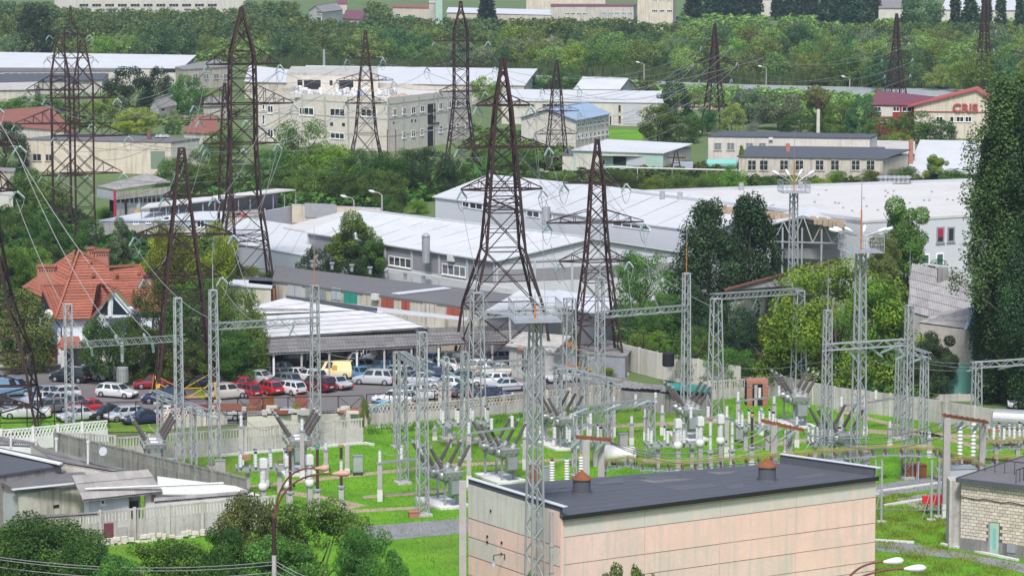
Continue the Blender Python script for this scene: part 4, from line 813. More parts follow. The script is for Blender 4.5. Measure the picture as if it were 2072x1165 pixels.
def make_car(kind):
    L, H, W, belt, gb, gt = TYPES[kind]; X = lambda u: L / 2 - u * L; hw = W / 2
    t = root('parked_car', (0, 0, 0), 'x', 'van' if kind == 'van' else ('pickup' if kind == 'pickup' else 'car'), 'cars in the car park'); b = MB(); N = 16; ring = []
    for i in range(N + 1):
        u = i / N; zb = interp(belt, u); e = 1 - .16 * (max(0, .12 - u) / .12) ** 1.5 - .10 * (max(0, u - .9) / .1) ** 1.5; z0 = .22 if .04 < u < .96 else .34
        if u == 0: zb = .56
        if u == 1: zb *= .90
        y = hw * e; ring.append([(X(u), s * yy, z) for s, yy, z in ((-1, y * .94, z0), (-1, y, z0 + .2), (-1, y, zb * .74), (-1, y * .95, zb * .94), (-1, y * .84, zb), (1, y * .84, zb), (1, y * .95, zb * .94), (1, y, zb * .74), (1, y, z0 + .2), (1, y * .94, z0))])
    for r in ring: b.v += r
    for i in range(N):
        for j in range(10): k = (j + 1) % 10; b.f.append((i * 10 + j, i * 10 + k, (i + 1) * 10 + k, (i + 1) * 10 + j))
    b.f.append(tuple(range(10))[::-1]); b.f.append(tuple(N * 10 + j for j in range(10))); body = obj('body', b, 'car_white', t, smooth=False)
    # greenhouse
    zb0, zb1 = interp(belt, gb[0]) - .02, interp(belt, gb[1]) - .02; yb, yt = hw * .86, hw * .70; x0, x1, x2, x3 = X(gb[0]), X(gt[0]), X(gt[1]), X(gb[1]); zt = H - .05
    c = [(x0, yb * .92, zb0), (x1, yt, zt), (x2, yt, zt), (x3, yb * .94, zb1)]; mxz = H
    gh = MB().add([(x, -y, z) for x, y, z in c] + [(x, y, z) for x, y, z in c] + [((x1 * .75 + x2 * .25), -yt * .8, mxz), ((x1 * .2 + x2 * .8), -yt * .8, mxz), ((x1 * .75 + x2 * .25), yt * .8, mxz), ((x1 * .2 + x2 * .8), yt * .8, mxz)],
                  [(0, 1, 2, 3), (7, 6, 5, 4), (0, 4, 5, 1), (3, 2, 6, 7), (1, 8, 9, 2), (5, 6, 11, 10), (1, 5, 10, 8), (2, 9, 11, 6), (8, 10, 11, 9)]); obj('cabin', gh, 'car_white', t)
    def pane(a, b_, c_, d_, f, name, off):
        A, B, C_, D = map(Vector, (a, b_, c_, d_)); m = (A + B + C_ + D) / 4; n = Vector(off); q = [m + (p - m) * f + n for p in (A, B, C_, D)]; back = [p - n * 1.6 for p in q]
        o = MB().add(q + back, [(0, 1, 2, 3), (0, 4, 5, 1), (1, 5, 6, 2), (2, 6, 7, 3), (3, 7, 4, 0)]); obj(name, o, 'glass', t)
    pane(c[0], (c[0][0], -c[0][1], c[0][2]), (c[1][0], -c[1][1], c[1][2]), c[1], .88, 'windshield', (.018, 0, .012)); pane(c[3], (c[3][0], -c[3][1], c[3][2]), (c[2][0], -c[2][1], c[2][2]), c[2], .84, 'rear_window', (-.018, 0, .01))
    seg = [(0, .47), (.51, 1)] if kind in ('sedan', 'pickup') else [(0, .36), (.40, .70), (.74, 1)]
    if kind == 'van': seg = [(0, .2), (.26, .46)]
    for sg in (-1, 1):
        for u0, u1 in seg:
            lo = lambda u: Vector(c[0]).lerp(Vector(c[3]), u); hi = lambda u: Vector(c[1]).lerp(Vector(c[2]), u); q = [lo(u0), lo(u1), hi(u1), hi(u0)]; q = [Vector((p.x, sg * p.y, p.z)) for p in q]; pane(*q, .86, 'side_window', (0, sg * .02, .006))
    for x in (L * .5 - .85, -L * .5 + .82):
        for sg in (-1, 1):
            w_ = MB().lathe([(.2, -.1), (.33, -.1), (.34, .0), (.33, .1), (.2, .1)], 14, (x, sg * (hw - .09), .33), (0, 1, 0)); wo = obj('wheel', w_, 'tyre', t); obj('rim', MB().lathe([(.2, 0), (.2, .02), (.06, .045)], 10, (x, sg * (hw + .012), .33), (0, sg, 0)), 'rim', wo)
    for sg in (-1, 1):
        obj('headlight', MB().box(L / 2 - .22, sg * hw * .55 - .17, .58, L / 2 - .02, sg * hw * .55 + .17, .74), 'lamp_white', t); zt_ = interp(belt, 1) * .72
        obj('tail_light', MB().box(-L / 2 - .02, sg * hw * .76 - .13, zt_ - .12, -L / 2 + .12, sg * hw * .76 + .13, zt_ + .14), 'red_paint', t)
        obj('mirror', MB().cb(x0 - .25, sg * (hw + .05), zb0 + .06, .12, .18, .14), 'car_white', t)
    obj('number_plate', MB().cb(-L / 2 - .015, 0, .62, .03, .5, .12), 'white_paint', t); obj('bumper', MB().box(L / 2 - .1, -hw * .75, .22, L / 2 + .03, hw * .75, .42), 'black', t); obj('bumper', MB().box(-L / 2 - .03, -hw * .8, .24, -L / 2 + .1, hw * .8, .44), 'black', t)
    return t
CARP = {k: make_car(k) for k in TYPES}; CUSED = set()
def car(px, by_, kind, colr, deg, label, sc=.93, loc=None):
    src = CARP[kind]; loc = loc or G(px, by_, .03)
    if kind in CUSED: c = copy_tree(src, loc, R(deg), label, None, (sc,) * 3)
    else: CUSED.add(kind); c = src; c.location = loc; c.rotation_euler = (0, 0, R(deg)); c.scale = (sc,) * 3; c['label'] = label
    for ch in c.children:
        if ch.name.split('.')[0] in ('body', 'cabin', 'mirror'): ch.material_slots[0].link = 'OBJECT'; ch.material_slots[0].material = MATS['car_' + colr]
    return c
CARS = [(237, 803, 'wagon', 'white', -25, 'white estate car standing alone in the car park lane'), (143, 772, 'suv', 'black', 158, 'large black off-roader beside the gate pillar'), (194, 768, 'boxy', 'white', -35, 'boxy white small off-roader behind the black one'),
 (313, 785, 'sedan', 'darkred', 5, 'dark red saloon half behind the pylon leg with the warning sign'), (332, 815, 'suv', 'navy', 175, 'dark blue hatchback in front of the pylon feet'), (415, 782, 'wagon', 'navy', 170, 'dark car behind the yellow pylon feet'), (458, 806, 'suv', 'champagne', 30, 'silver compact off-roader seen from behind, right of the pylon'),
 (497, 788, 'sedan', 'red', 20, 'bright red coupe at the back, beside the tree'), (498, 802, 'hatch', 'darkred', 130, 'dark red hatchback, first in the rear-facing row'), (543, 796, 'hatch', 'red', 125, 'bright red compact in the rear-facing row'), (583, 796, 'wagon', 'white', 135, 'white estate between the red compact and the maroon off-roader'),
 (640, 790, 'suv', 'maroon', 140, 'maroon off-roader behind the gantry column'), (679, 785, 'sedan', 'silver', 130, 'silver saloon with red tail lights left of the silver off-roader'), (757, 777, 'suv', 'silver', 165, 'silver off-roader right of the cream van'), (672, 764, 'van', 'cream', 172, 'cream delivery van with an orange patch in the car park'),
 (552, 768, 'hatch', 'grey', 140, 'grey hatchback beside the tree with a pale tailgate'), (600, 768, 'sedan', 'white', 140, 'white saloon behind the maroon off-roader'), (725, 766, 'sedan', 'blue', 130, 'blue saloon tucked behind the cream van'), (737, 752, 'hatch', 'white', -40, 'white hatchback facing the camera beside the van'),
 (556, 758, 'hatch', 'silver', 200, 'silver car behind the grey hatchback'), (20, 800, 'van', 'skyblue', 20, 'light blue small van at the left edge'), (8, 826, 'sedan', 'black', 10, 'black pickup cut by the left frame edge'), (54, 845, 'pickup', 'white', 185, 'white pickup with a hard cover behind the pylon leg'),
 (78, 818, 'sedan', 'white', 215, 'white saloon behind the pickup'), (114, 820, 'sedan', 'silver', 215, 'silver saloon right of the white one'), (148, 826, 'sedan', 'grey', 215, 'grey-blue saloon left of the red one'), (182, 834, 'sedan', 'red', 212, 'red saloon with long sloping roof by the fence'),
 (218, 846, 'sedan', 'black', 210, 'black saloon right of the red saloon'), (252, 850, 'hatch', 'silver', 210, 'silver hatchback behind the rusty fence'), (292, 856, 'sedan', 'navy', 205, 'dark blue saloon closest to the fence at the left'), (828, 752, 'wagon', 'darkred', 200, 'maroon estate car left of the narrow portal'),
 (862, 752, 'sedan', 'navy', 185, 'dark saloon half hidden behind the portal'), (892, 748, 'wagon', 'white', 160, 'white estate facing away in the centre row'), (822, 775, 'sedan', 'grey', 150, 'grey saloon right of the silver off-roader'), (935, 772, 'sedan', 'navy', 190, 'dark blue saloon in front of the white row'),
 (878, 768, 'sedan', 'navy', 175, 'navy saloon behind the slanting strings'), (960, 757, 'suv', 'white', 185, 'white off-roader by the tallest pylon foot'), (915, 745, 'van', 'white', 165, 'white van behind the splayed pylon leg'), (798, 816, 'wagon', 'white', 165, 'white estate in the front row, rear lights to the left'),
 (852, 808, 'suv', 'white', 20, 'white off-roader nose to the concrete post'), (945, 800, 'sedan', 'grey', 30, 'grey coupe right of the concrete post'), (996, 808, 'sedan', 'navy', -15, 'dark blue saloon behind the lattice wall'), (1112, 765, 'sedan', 'white', 195, 'white saloon alone before the grey garage'),
 (612, 742, 'suv', 'grey', 0, 'pale front of a car parked under the shelter, left'), (725, 738, 'sedan', 'silver', 250, 'silver car nose out under the shelter'), (735, 734, 'van', 'silver', 250, 'van under the shelter half covered with grey tarp'), (550, 744, 'hatch', 'silver', 250, 'car in shade under the shelter beside the tree'),
 (800, 742, 'boxy', 'champagne', 190, 'beige car in shade at the shelter post'), (1210, 756, 'sedan', 'navy', 10, 'dark blue saloon behind the right pylon leg'), (1165, 752, 'sedan', 'black', 20, 'black saloon beside the orange machine'), (1000, 735, 'hatch', 'silver', 200, 'silver hatchback under the right end of the shelter'),
 (672, 442, 'wagon', 'navy', 5, 'dark blue estate in the far yard by the concrete wall'), (2082, 826, 'sedan', 'white', 175, 'white saloon entering at the right frame edge'), (420, 850, 'sedan', 'skyblue', 190, 'pale blue car roof above the left lattice fence'), (500, 846, 'hatch', 'grey', 190, 'grey car behind the rusty sheets'),
 (360, 856, 'sedan', 'red', 195, 'low red car behind the lattice fence'), (335, 848, 'sedan', 'white', 190, 'white car behind the low portal'), (770, 838, 'hatch', 'blue', 120, 'blue car below the front row estate')]
CARS += [(92, 806, 'sedan', 'silver', 215, 'silver saloon at the back of the lower left rows'), (124, 808, 'hatch', 'white', 215, 'white hatchback at the back of the lower left rows'), (30, 835, 'sedan', 'silver', 212, 'silver saloon low at the far left'), (100, 834, 'hatch', 'grey', 212, 'grey hatchback in the lower left row'), (160, 850, 'sedan', 'silver', 210, 'silver saloon nose to the verge'),
 (522, 774, 'sedan', 'silver', 150, 'silver saloon between the tree and the white ones'), (575, 780, 'hatch', 'grey', 140, 'grey hatchback above the bright red compact'), (628, 772, 'hatch', 'white', 140, 'white hatchback touching the van nose'), (655, 748, 'sedan', 'grey', 240, 'grey saloon nose out under the shelter beside a post'), (770, 752, 'wagon', 'blue', 170, 'blue estate behind the silver off-roader'),
 (802, 764, 'hatch', 'white', 150, 'white hatchback left of the grey saloon'), (850, 778, 'sedan', 'silver', 165, 'silver saloon behind the white off-roader'), (905, 788, 'hatch', 'white', 160, 'white hatchback above the concrete post'), (990, 780, 'wagon', 'white', 185, 'white estate beside the yellow pylon foot'), (1030, 790, 'sedan', 'silver', 20, 'silver saloon behind the dark blue one'), (1010, 760, 'sedan', 'champagne', 190, 'beige saloon under the tallest pylon'),
 (870, 738, 'sedan', 'white', 250, 'white saloon nose out under the shelter, right part'), (450, 850, 'hatch', 'silver', 190, 'silver hatchback low behind the rusty sheets'), (575, 852, 'sedan', 'grey', 190, 'grey saloon roof above the scrap sheds'), (1140, 772, 'hatch', 'silver', 200, 'silver hatchback near the orange machine'), (1085, 742, 'hatch', 'white', 190, 'white hatchback in the garage mouth')]
for a in CARS: car(*a)
c_ = [o for o in bpy.data.objects if o.get('label', '').startswith('cream delivery van')][0]
obj('orange_patch', MB().box(-.75, .94, 1.0, -.15, .965, 1.55), 'yellow_paint', c_); obj('orange_patch', MB().box(-.75, -.965, 1.0, -.15, -.94, 1.55), 'yellow_paint', c_)
t = root('excavator_arm', G(1160, 757, .03), 'rusty orange and yellow scrap machine frame beside the garage', 'machine'); q = MB()
q.bar((-2.2, 0, .5), (2.4, .5, .9), .5); q.bar((-1.5, 0, .8), (-.8, .2, 3.4), .4); q.bar((-.8, .2, 3.4), (1.4, .4, 2.2), .35); obj('boom', q, 'orange_paint', t); q = MB(); q.bar((.2, 0, 1.0), (2.6, 0, 1.9), .3); q.bar((2.6, 0, 1.9), (3.3, .2, .6), .3); obj('arm', q, 'yellow_paint', t)
obj('bucket', MB().lathe([(.2, 0), (.5, .2), (.5, .7), (.2, .8)], 8, (-2.4, -.3, 1.1), (0, 1, 0)), 'orange_paint', t); obj('track', MB().box(-2.2, -.6, 0, .8, -.2, .5), 'rust_steel', t)
b_ = G(1078, 762, .03); t = root('skip', b_, 'rusty orange metal container leaning by the garage wall', 'container'); obj('tub', MB().add([(-.9, -.5, 0), (.9, -.5, 0), (.9, .5, 0), (-.9, .5, 0), (-1.3, -.8, 2.1), (1.3, -.8, 2.1), (1.3, .8, 2.1), (-1.3, .8, 2.1)], [(0, 3, 2, 1), (4, 5, 6, 7), (0, 1, 5, 4), (1, 2, 6, 5), (2, 3, 7, 6), (3, 0, 4, 7)]), 'orange_paint', t); obj('rim', MB().box(-1.35, -.85, 2.1, 1.35, .85, 2.18), 'rust', t)
# ---------------- buildings ----------------
mat('asb_sheet', (.30, .285, .275), .95, 0, .3, .8, dirt=(.19, .175, .165), rnd=.13, bump=.2)
mat('asb_sheet_pale', (.46, .46, .475), .9, 0, .15, .6, dirt=(.42, .42, .42), rnd=.06, bump=.15)
mat('asb_sheet_dark', (.19, .18, .175), .95, 0, .3, .8, dirt=(.12, .115, .11), rnd=.15, bump=.2)
class Bd:
    def __init__(s, name, label, cat, cs, z, wall, group=None, zs=None, inset=0.0, cap=True):
        """cs: near-left, near-right, far-right, far-left eave corners: photo pixels at height z, or world points"""
        s.e = [Vector(c) if isinstance(c, Vector) else G(c[0], c[1], z) for c in cs]; s.g = [Vector((p.x, p.y, 0)) for p in s.e]; s.z = z
        s.t = root(name, s.g[0], label, cat, group)
        if wall:
            m = MB(); n = len(s.g); m.add(s.g + [Vector((p.x, p.y, z)) for p in s.g], [((i + 1) % n, (i + 1) % n + n, i + n, i)[::-1] for i in range(n)] + ([tuple(range(n, 2 * n))] if cap else [])); part('wall', m, wall, s.t)
    def flat(s, m, over=.3, th=.25, curb=None, cm='concrete', ch=.35):
        c = sum(s.g, Vector()) / 4; P_ = [Vector((p.x, p.y, s.z + th + .01)) + (Vector((p.x, p.y, 0)) - c).normalized() * over for p in s.g]; r = part('roof', MB().slab(P_, th), m, s.t)
        if curb:
            k = MB()
            for i in range(4):
                if i in curb: a = P_[i]; b = P_[(i + 1) % 4]; k.bar(a + Vector((0, 0, ch / 2)), b + Vector((0, 0, ch / 2)), .25, ch)
            part('parapet', k, cm, s.t)
        return s
    def gable(s, m, rh, ends=(1, 3), over=.5, th=.14, gw=None, seam=0, sm=None, off=.5, dark='dark_inside'):
        """gable triangles over the walls starting at corners ends[0], ends[1]"""
        i = ends[0]; a, b, c, d = [Vector((p.x, p.y, s.z)) for p in (s.g[i], s.g[(i + 1) % 4], s.g[(i + 2) % 4], s.g[(i + 3) % 4])]
        r0 = a.lerp(b, off) + Vector((0, 0, rh)); r1 = d.lerp(c, off) + Vector((0, 0, rh)); dr = (r0 - r1).normalized() * over
        if gw: part('gable', MB().add([a, b, r0], [(0, 1, 2)]), gw, s.t); part('gable', MB().add([c, d, r1], [(0, 1, 2)]), gw, s.t)
        for e0, e1 in ((a, d), (b, c)):
            sl = (e0 - r0); f = 1 + over / sl.length; p0 = r0 + sl * f + dr; p1 = r1 + (e1 - r1) * f - dr; q0 = r0 + dr; q1 = r1 - dr; up = Vector((0, 0, th))
            o = MB().slab([p0 + up, p1 + up, q1 + up, q0 + up] if (p1 - p0).cross(q0 - p0).z > 0 else [q0 + up, q1 + up, p1 + up, p0 + up], th); rf = part('roof', o, m, s.t)
            if seam:
                k = MB(); n = int((p1 - p0).length / seam)
                for j in range(1, n): k.bar(p0.lerp(p1, j / n) + up * 1.2, q0.lerp(q1, j / n) + up * 1.2, .07, .08)
                part('seam', k, sm or m, rf)
        part('ridge_cap', MB().bar(r0 + dr + Vector((0, 0, th + .05)), r1 - dr + Vector((0, 0, th + .05)), .4, .1), sm or m, s.t); s.r0, s.r1 = r0, r1; return s
    def mono(s, m, rise, over=.4, th=.15, seam=0, sm=None, back=(2, 3)):
        P_ = [Vector((p.x, p.y, s.z + th + (rise if i in back else 0))) for i, p in enumerate(s.g)]; c = sum(P_, Vector()) / 4; P_ = [p + Vector(((p - c).x, (p - c).y, 0)).normalized() * over for p in P_]; rf = part('roof', MB().slab(P_, th), m, s.t)
        mb = MB(); n = 4
        for i in range(4):
            a = s.g[i]; b = s.g[(i + 1) % 4]; za = s.z + (rise if i in back else 0) - .01; zb = s.z + (rise if (i + 1) % 4 in back else 0) - .01
            if za > s.z or zb > s.z: mb.add([Vector((a.x, a.y, s.z)), Vector((b.x, b.y, s.z)), Vector((b.x, b.y, zb)), Vector((a.x, a.y, za))], [(0, 1, 2, 3)])
        if seam:
            k = MB(); n = int((P_[1] - P_[0]).length / seam)
            for j in range(1, n): k.bar(P_[0].lerp(P_[1], j / n) + Vector((0, 0, .03)), P_[3].lerp(P_[2], j / n) + Vector((0, 0, .03)), .07, .08)
            part('seam', k, sm or m, rf)
        s.P = P_; return s
    def wb(s, i, u0, u1, z0, z1, d0, d1):
        A, B = s.g[i], s.g[(i + 1) % 4]; d = (B - A); d.z = 0; d.normalize(); n = Vector((d.y, -d.x, 0)); m = MB()
        c = [A + d * u0 + n * d0, A + d * u1 + n * d0, A + d * u1 + n * d1, A + d * u0 + n * d1]; m.add([Vector((p.x, p.y, z0)) for p in c] + [Vector((p.x, p.y, z1)) for p in c], [(0, 1, 2, 3), (7, 6, 5, 4), (4, 5, 1, 0), (5, 6, 2, 1), (6, 7, 3, 2), (7, 4, 0, 3)]); return m
    def win(s, i, x0, x1, y0, y1, panes=2, fm='win_white', gm='glass', fw=.09, name='window', sill=True, rows=1, recess=True):
        """a window given by its rectangle in the photo, on wall i"""
        A, B = s.g[i], s.g[(i + 1) % 4]; u0, zt = WP(A, B, x0, y0); u1, zb = WP(A, B, x1, y1); _, zt1 = WP(A, B, x1, y0 + (y1 - y0) * 0); zt = zt
        xm = (x0 + x1) / 2; _, zt = WP(A, B, xm, y0); _, zb = WP(A, B, xm, y1)
        if u1 < u0: u0, u1 = u1, u0
        zb = max(.05, zb); f = MB(); w = fw
        for a in ((u0, u1, zt - w, zt), (u0, u1, zb, zb + w)): m = s.wb(i, *a, .004, .09); f.add(m.v, m.f)
        for k in range(panes + 1): c = u0 + (u1 - u0 - w) * k / panes; m = s.wb(i, c, c + w, zb + w, zt - w, .004, .085); f.add(m.v, m.f)
        for k in range(1, rows): c = zb + (zt - zb) * k / rows; m = s.wb(i, u0, u1, c, c + w * .7, .004, .08); f.add(m.v, m.f)
        o = part(name, f, fm, s.t); part('pane', s.wb(i, u0 + .02, u1 - .02, zb + .02, zt - .02, .003, .04), gm, o)
        if sill: part('sill', s.wb(i, u0 - .1, u1 + .1, zb - .08, zb - .003, .004, .16), fm, o)
        return o
    def patch(s, i, x0, x1, y0, y1, m, name, d=.05, d0=.003, parent=None):
        A, B = s.g[i], s.g[(i + 1) % 4]; u0, _ = WP(A, B, x0, y0); u1, _ = WP(A, B, x1, y1); xm = (x0 + x1) / 2; _, zt = WP(A, B, xm, y0); _, zb = WP(A, B, xm, y1); return part(name, s.wb(i, min(u0, u1), max(u0, u1), max(zb, .02), zt, d0, d), m, parent or s.t)
    def band(s, i, z0, z1, m, name='band', d=.03, u0=0, u1=None):
        L = (s.g[(i + 1) % 4] - s.g[i]).length; return part(name, s.wb(i, u0, u1 or L, z0, z1, .003, d), m, s.t)
def courses(t, poly, m, row, wave=.3, name='tile_course', lift=.05):
    P_ = [Vector(p) for p in poly]; u = (P_[1] - P_[0]).normalized(); n = u.cross(P_[2] - P_[0]).normalized()
    if n.z < 0: n = -n
    v = n.cross(u).normalized()
    if v.z < 0: v = -v
    q = [((p - P_[0]).dot(u), (p - P_[0]).dot(v)) for p in P_]; v0 = min(b for a, b in q); v1 = max(b for a, b in q)
    part('underlay', MB().add([P_[0] + u * a + v * b - n * .04 for a, b in q], [tuple(range(len(q)))]), 'brown_roof' if m == 'tile' else m, t)  # under tiles the dark brown paints the shade in the gaps between courses
    def span(h):
        xs = []
        for i in range(len(q)):
            (a, b), (c, d) = q[i], q[(i + 1) % len(q)]
            if (b - h) * (d - h) < 0: xs.append(a + (c - a) * (h - b) / (d - b))
        return (min(xs), max(xs)) if len(xs) > 1 else None
    h = v0; k = 0
    while h < v1 - .05:
        h2 = min(v1, h + row); s0, s1 = span(h + .012), span(h2 - .012)
        if s0 and s1:
            L = max(s0[1] - s0[0], s1[1] - s1[0]); nn = max(1, int(L / wave)); mb = MB(); V = []
            for j in range(nn + 1):
                f = j / nn; z = lift + (.035 if j % 2 else 0)
                a = s0[0] + (s0[1] - s0[0]) * f; b = s1[0] + (s1[1] - s1[0]) * f
                V += [P_[0] + u * a + v * (h - .02) - n * .02, P_[0] + u * a + v * (h - .02) + n * z, P_[0] + u * b + v * (h2 - .055) + n * .012]
            F = []
            for j in range(nn): F += [(j * 3, j * 3 + 3, j * 3 + 4, j * 3 + 1), (j * 3 + 1, j * 3 + 4, j * 3 + 5, j * 3 + 2)]
            mb.add(V, F); part(name, mb, m, t)
        h = h2; k += 1
def sheets(t, a, b, c, d, m, nx, ny, amp=.035, waves=6, name='roof_sheet', jit=.02):
    """nx by ny overlapping corrugated sheets over the quad a,b (eave) c,d (ridge, c above b); every sheet its own part"""
    a, b, c, d = map(Vector, (a, b, c, d)); n = (b - a).cross(d - a).normalized(); n = -n if n.z < 0 else n
    part('underlay', MB().slab([a - n * .05, b - n * .05, c - n * .05, d - n * .05], .06), 'concrete_dark', t)
    for j in range(ny):
        for i in range(nx):
            V = []; F = []; W_ = waves * 2; lf = rng.uniform(0, jit)
            for w in range(W_ + 1):
                u = (i + w / W_ * 1.01) / nx; z = amp * (1 if w % 2 else -1)
                for vv, l in ((j - .06, .05), (j + 1, .0)):
                    v = max(0, vv) / ny; p = a.lerp(b, u).lerp(d.lerp(c, u), v) + n * (z + l + lf + .03); V.append(p)
            for w in range(W_): k = w * 2; F.append((k, k + 2, k + 3, k + 1))
            part(name, MB().add(V, F), m, t)
# ---- far settlement ----
def far(label, cs, z, wall, roof, kind='flat', nm='far_building', cat='building', **k):
    b = Bd(nm, label, cat, cs, z, wall, 'buildings beyond the wood')
    if kind == 'flat': b.flat(roof, .2, .3)
    elif kind == 'gable': b.gable(roof, k.get('rh', 2), k.get('ends', (1, 3)), .4, gw=wall)
    else: b.mono(roof, k.get('rh', 1))
    return b
b = far('long cream hall behind the wood at the upper left, one window strip', [(110, -8), (497, -14), (505, -24), (118, -18)], 9, 'offwhite', 'concrete_dark')
for x in range(160, 440, 26): b.win(0, x, x + 19, 8, 14, 3, 'beige', 'glass', .12, sill=False)
b = far('white two storey house with a grey gable roof above the wood', [(625, 22), (652, 25), (693, 20), (668, 14)], 7, 'offwhite', 'concrete_dark', 'gable', rh=2, ends=(0, 2)); b.win(0, 641, 650, 23, 28, 2, 'win_white'); b.win(0, 641, 650, 35, 40, 2, 'win_white')
b = far('low maroon roofed annex right of the white house', [(694, 38), (745, 42), (742, 30), (700, 29)], 2.6, 'offwhite', 'maroon_roof', 'mono', rh=1.5)
b = far('small dark roofed house above the white house', [(681, 9), (702, 9), (702, 2), (681, 2)], 4, 'beige', 'maroon_roof')
b = far('flat cream block with a brown roof edge right of the wood house', [(795, 16), (868, 18), (868, 12), (796, 11)], 5.5, 'cream', 'brown_roof'); b.win(0, 801, 811, 28, 33, 2)
b = far('grey silo tower at the concrete plant', [(868, 7), (880, 7), (880, 3), (868, 3)], 9, 'concrete', 'concrete', nm='silo_tower'); b = far('pale green silo at the concrete plant', [(881, -6), (895, -6), (895, -10), (881, -10)], 12, 'green_pale_wall', 'galv', nm='silo_tower')
b = far('low yellow shed with a long grey roof beyond the wood', [(905, 26), (1115, 31), (1112, 24), (908, 19)], 4.5, 'cream', 'panel_light', 'mono', rh=.6); b.win(0, 1030, 1042, 36, 40, 2)
b = far('taupe workshop with two window strips at the top centre', [(1115, 14), (1282, 14), (1288, 10), (1115, 10)], 7.5, 'stucco_grey', 'maroon_roof')
for x in range(1143, 1188, 12): b.win(0, x, x + 9, 26, 30, 3, 'win_white', sill=False)
for x in range(1218, 1280, 13): b.win(0, x, x + 10, 25, 30, 3, 'win_white', 'glass_light', sill=False)
b = far('low pale shed in front of the taupe workshop', [(1098, 33), (1214, 33), (1214, 30), (1098, 30)], 3.6, 'concrete', 'roof_white')
b = far('long cream building at the very top behind the workshop', [(1065, -6), (1225, -6), (1225, -12), (1065, -12)], 8, 'cream', 'concrete_dark')
b = far('tall cream block with white window strips beside the poplars', [(1290, -20), (1362, -20), (1368, -26), (1296, -26)], 16, 'cream', 'concrete_dark')
for x in (1319, 1334, 1349): b.win(0, x, x + 11, 20, 25, 3, sill=False); b.win(0, x, x + 11, -2, 2, 3, sill=False)
b = far('grey roofed barn seen between poplars at the upper right', [(1778, 17), (1834, 17), (1834, -2), (1778, -2)], 6, 'offwhite', 'concrete_dark', 'mono', rh=.5)
b = far('white roofed hall behind the row of poplars, upper right', [(1905, 20), (2090, 22), (2090, 3), (1915, 0)], 6, 'offwhite', 'roof_white', 'mono', rh=.5)
b = far('pale block seen between poplars at the top', [(1540, 0), (1566, 0), (1566, -5), (1540, -5)], 7, 'offwhite', 'concrete_dark')
# ---- middle distance, left ----
b = Bd('warehouse', 'long warehouse with a white strip roof at the far left, behind the dark roofed one', 'warehouse', [(-40, 137), (366, 139), (395, 125), (-40, 118)], 4.5, 'offwhite', 'long warehouses at the left').mono('roof_white', 1.6, seam=0); b.patch(0, 330, 364, 140, 147, 'glass', 'window')
b = Bd('warehouse', 'beige end building with small windows right of the white strip roof', 'warehouse', [(355, 138), (372, 143), (470, 136), (440, 122)], 5.0, 'beige', 'long warehouses at the left').flat('concrete_dark', .2, .3)
for x in (390, 412, 432, 452): b.win(1, x, x + 10, 150, 160, 2, 'offwhite', 'glass_light')
b = Bd('warehouse', 'warehouse with a row of small clerestory windows at the left', 'warehouse', [(-40, 147), (232, 145), (240, 134), (-40, 134)], 4.2, 'offwhite', 'long warehouses at the left').flat('roof_felt_old', .2, .3)
for x in range(8, 215, 16): b.win(0, x, x + 13, 147, 151, 4, 'offwhite', 'glass', .1, sill=False)
b = Bd('warehouse', 'low warehouse with a wide dark sloping roof at the left edge', 'warehouse', [(-40, 168), (206, 162), (220, 150), (-40, 152)], 3.2, 'concrete', 'long warehouses at the left').mono('roof_felt', .6)
b = Bd('warehouse', 'grey concrete roofed shed at the left edge with a rough edge', 'warehouse', [(-40, 183), (70, 182), (80, 164), (-40, 166)], 2.8, 'beige', 'long warehouses at the left').mono('concrete', .3)
b = Bd('shed', 'red-brown roofed shed behind the close-set pylons', 'shed', [(-30, 252), (150, 268), (100, 228), (-30, 238)], 4, 'offwhite').mono('brown_roof', 1.2)
b = Bd('house', 'small grey roofed cottage by the dirt road', 'house', [(304, 214), (322, 219), (357, 212), (340, 197)], 2.6, 'offwhite').gable('concrete_dark', 1.6, (0, 2), .4, gw='offwhite'); b.win(1, 326, 333, 219, 226, 1)
b = Bd('house', 'weathered brown roofed cottage behind the large rusty pylon', 'house', [(372, 268), (440, 272), (440, 250), (400, 246)], 2.4, 'beige').mono('brown_roof', 1.2)
b = Bd('shed', 'low tin shed beside the dirt road', 'shed', [(412, 216), (460, 214), (455, 200), (415, 202)], 3, 'stucco_grey').mono('concrete_dark', .3)
b = Bd('hall', 'cream flat-roofed hall with a grey-green gate, behind the close-set pylons', 'hall', [(45, 284), (346, 290), (403, 283), (150, 272)], 5.6, 'cream').flat('roof_felt_old', .15, .25); b.patch(1, 348, 402, 286, 345, 'offwhite', 'painted_end', .04); b.patch(0, 305, 334, 306, 341, 'green_metal', 'gate', .08); b.win(0, 66, 84, 311, 326, 2, 'beige', 'glass'); b.win(0, 92, 106, 312, 326, 2, 'beige', 'glass')
part('vent', MB().tube(G(302, 280, 6), G(302, 280, 6) + Vector((0, 0, 1.3)), .4, 8), 'brown_roof', b.t)
for k, x in enumerate((318, 325, 332, 338)): part('tarp_bundle', MB().lathe([(.2, 0), (.5, .15), (.4, .5), (.1, .6)], 7, G(x, 279, 5.9)), 'blue_wall' if k % 2 else 'grey_metal', b.t)
b = Bd('open_shed', 'open shed with a weathered corrugated roof and dark doorway', 'shed', [(196, 378), (232, 385), (345, 372), (300, 356)], 5.2, None); q = b.e; sheets(b.t, q[0] + Vector((0, 0, 0)), q[1], q[2] + Vector((0, 0, .3)), q[3] + Vector((0, 0, .4)), 'asb_sheet', 5, 12, waves=4)
